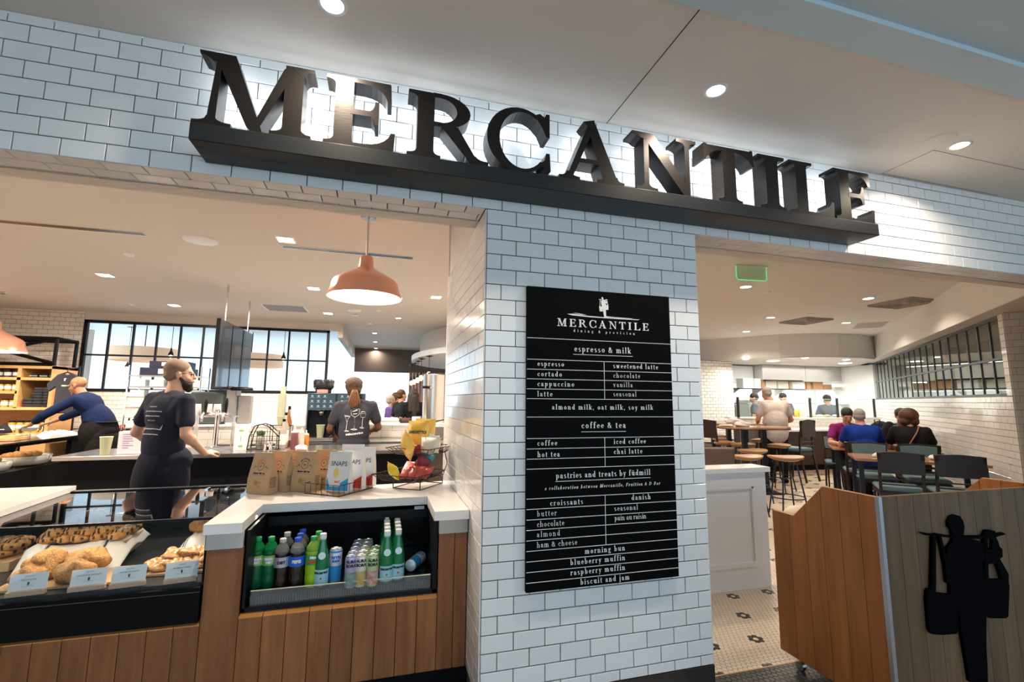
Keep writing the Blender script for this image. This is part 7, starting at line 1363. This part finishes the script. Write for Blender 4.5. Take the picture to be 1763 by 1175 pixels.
def tall_chair(label, x, y, rz): 
    c = dup(c0_, (x, y, 0), rz, label); c.scale = (1, 1, 1.28); return c
x, y = at3(1222, 8.6); tall_chair('tall dark bar chair at the far left beside the pillar', x, y, -1.2); x, y = at3(1362, 9.0); tall_chair('tall dark bar chair right of the man in white', x, y, .2)
def dtable(label, s, t_, L, W):
    t = thing('dining_table', label, 'table', st_(s, t_), RZ); MB().box(-W / 2, W / 2, -L / 2, L / 2, .715, .75, .004).build('table_top', TT, t)
    for a in (-1, 1):
        for c in (-1, 1): MB().box(a * (W / 2 - .05) - .025, a * (W / 2 - .05) + .025, c * (L / 2 - .06) - .025, c * (L / 2 - .06) + .025, 0, .715).build('leg', DKL, t)
dtable('oak dining table between the two nearest chairs and the blue-backed chairs', 6.02, 2.78, 1.30, .72); dtable('oak dining table where the four diners sit', 7.48, 2.70, 1.35, .62)
for i, (s, t_, lb) in enumerate(((5.95, 2.42, 'rolled white napkin on the near dining table, left'), (6.0, 3.0, 'rolled white napkin on the near dining table, right'), (7.45, 2.75, 'white paper on the table of the four diners'))): t = thing('cloth_napkin', lb, 'napkin', st_(s, t_, .751)); blob(0, i + 3, .09, .05, .035, 14, 8, .3).build('cloth', LINEN, t, smooth=True)
x, y = at3(1523, 7.55); t = thing('backpack', 'black and grey backpack between the seated diners', 'backpack', (x, y, .751), .3); b = MB(); b.ell((0, 0, .20), (.17, .11, .22), 20, 14); b.v = [(a, c, max(z, .0)) for a, c, z in b.v]; b.build('bag_body', BLK, t, smooth=True)
for k in (-.08, -.03, .03, .08): MB().tube([(k * 1.2, -.10, .06), (k * 1.3, -.118, .2), (k, -.08, .36)], .006, 6).build('strap', mat('grey_webbing', (.22, .20, .18), .7), t, smooth=True)
x, y = at3(1503, 8.3); t = thing('metal_stand', 'small dark metal menu stand behind the blue polo man', 'stand', (x, y, .95)); MB().tube([(-.06, 0, 0), (-.06, 0, .22), (.06, 0, .22), (.06, 0, 0)], .008, 6, True).build('frame', BLACK, t)
x, y = at3(1226, 5.65); t = thing('lounge_chair', 'brown leather chair back behind the white partition', 'chair', (x, y, 0), -.3); MB().box(-.22, .22, -.03, .03, .42, .92, .02).build('backrest', mat('brown_leather', (.13, .075, .05), .5), t); MB().box(-.22, .22, -.03, .42, .38, .46, .02).build('seat', mat('brown_leather', (.13, .075, .05), .5), t)
for a in (-.2, .2):
    for c in (0, .38): MB().cyl((a, c, 0), (a, c, .38), .015, n=6).build('leg', DKL, t)
q = st_(5.62, TW_ - .004, .80); t = thing('wall_outlet', 'small black outlet on the tiled wall under the right windows', 'outlet', q, RZ); MB().box(-.035, .035, -.008, .002, -.055, .055, .002).build('cover_plate', BLACKM, t)
# ================================================================== HOST STAND
hs = thing('host_stand', 'wooden host stand with black basket-carrier silhouette on its front', 'host stand', (2.3, -.2, 0)); hx0, hx1, hy0, hy1 = 1.75, 2.98, -.52, .085; Z1_, Z2_ = 1.028, .838
prof = lambda y: Z1_ if y < -.25 else (Z1_ + (Z2_ - Z1_) * (y + .25) / .19 if y < -.06 else Z2_)
ys = [hy0, -.435, -.335, -.235, -.135, -.030, hy1]
for sx, nm in ((hx0, 0), (hx1, 1)):
    for a, c in zip(ys, ys[1:]):
        P = [(a + .0012, .085), (c - .0012, .085)] + [(yy, prof(yy)) for yy in sorted({c - .0012, a + .0012} | {v for v in (-.25, -.06) if a < v < c}, reverse=True)]
        MB().prism(P, (sx, 0, 0), DY, DZ, DX, .02 if not nm else -.02).build('plank', WOODL, hs, w=True)
    tr = MB(); ed = [(hy0, prof(hy0)), (-.25, Z1_), (-.06, Z2_), (hy1, Z2_)]
    for p, q in zip(ed, ed[1:]): tr.prism([(p[0], p[1]), (q[0], q[1]), (q[0], q[1] + .002), (p[0], p[1] + .002)], (sx if not nm else sx - .02, 0, 0), DY, DZ, DX, .02)
    tr.build('edge_strip', mat('raw_oak_edge', (.50, .26, .12), .5), hs, w=True)
xx = hx0 + .012
for i in range(12): MB().box(xx + .001, xx + .102, hy0 - .012, hy0 + .008, .085, Z1_ + .004, .0008).build('plank', WOODG, hs, w=True); xx += .103
MB().box(hx0 - .008, hx0 + .012, hy0 - .020, hy0 - .0, .085, Z1_ + .004, .001).build('corner_trim', mat('satin_aluminium', (.42, .43, .46), .35, m=.8), hs, w=True)
MB().box(hx0 + .02, hx1 - .02, hy0 + .01, hy1, .80, .825).build('worktop', mat('pale_birch', (.75, .55, .38), .5), hs, w=True); MB().box(hx0 + .02, hx1 - .02, hy0 + .01, hy1 - .02, .085, .11).build('floor_board', MAPLE, hs, w=True)
for a in (hx0 + .06, hx1 - .06):
    for c in (hy0 + .08, hy1 - .07): MB().cyl((a, c, .03), (a, c, .085), .012, n=8).cyl((a - .012, c, .028), (a + .012, c, .028), .028, n=14).build('caster', CHROME, hs, w=True)
t = thing('paper_roll', 'pale rounded paper stack lying on the host stand shelf', 'paper', (1.86, .02, .826)); b = MB(); b.ell((0, 0, 0), (.085, .05, .045), 16, 10); b.v = [(a, c, max(z, 0)) for a, c, z in b.v]; b.build('sheet', mat('cream_paper', (.80, .68, .52), .7), t, smooth=True)
mbs = MB(); pq = lambda a, b_: at(1560 + a / 3.729, 860 + b_ / 3.729, 'Y', hy0 - .0265)
for q in _F: mbs.prism([(pq(a, b_).x, pq(a, b_).z) for a, b_ in q], (0, hy0 - .0265 - _F.index(q) * .0003, 0), DX, DZ, DY, .014)
mbs.build('silhouette', mat('silhouette_black', (.003, .003, .004), .7, spec=.02), hs, w=True)
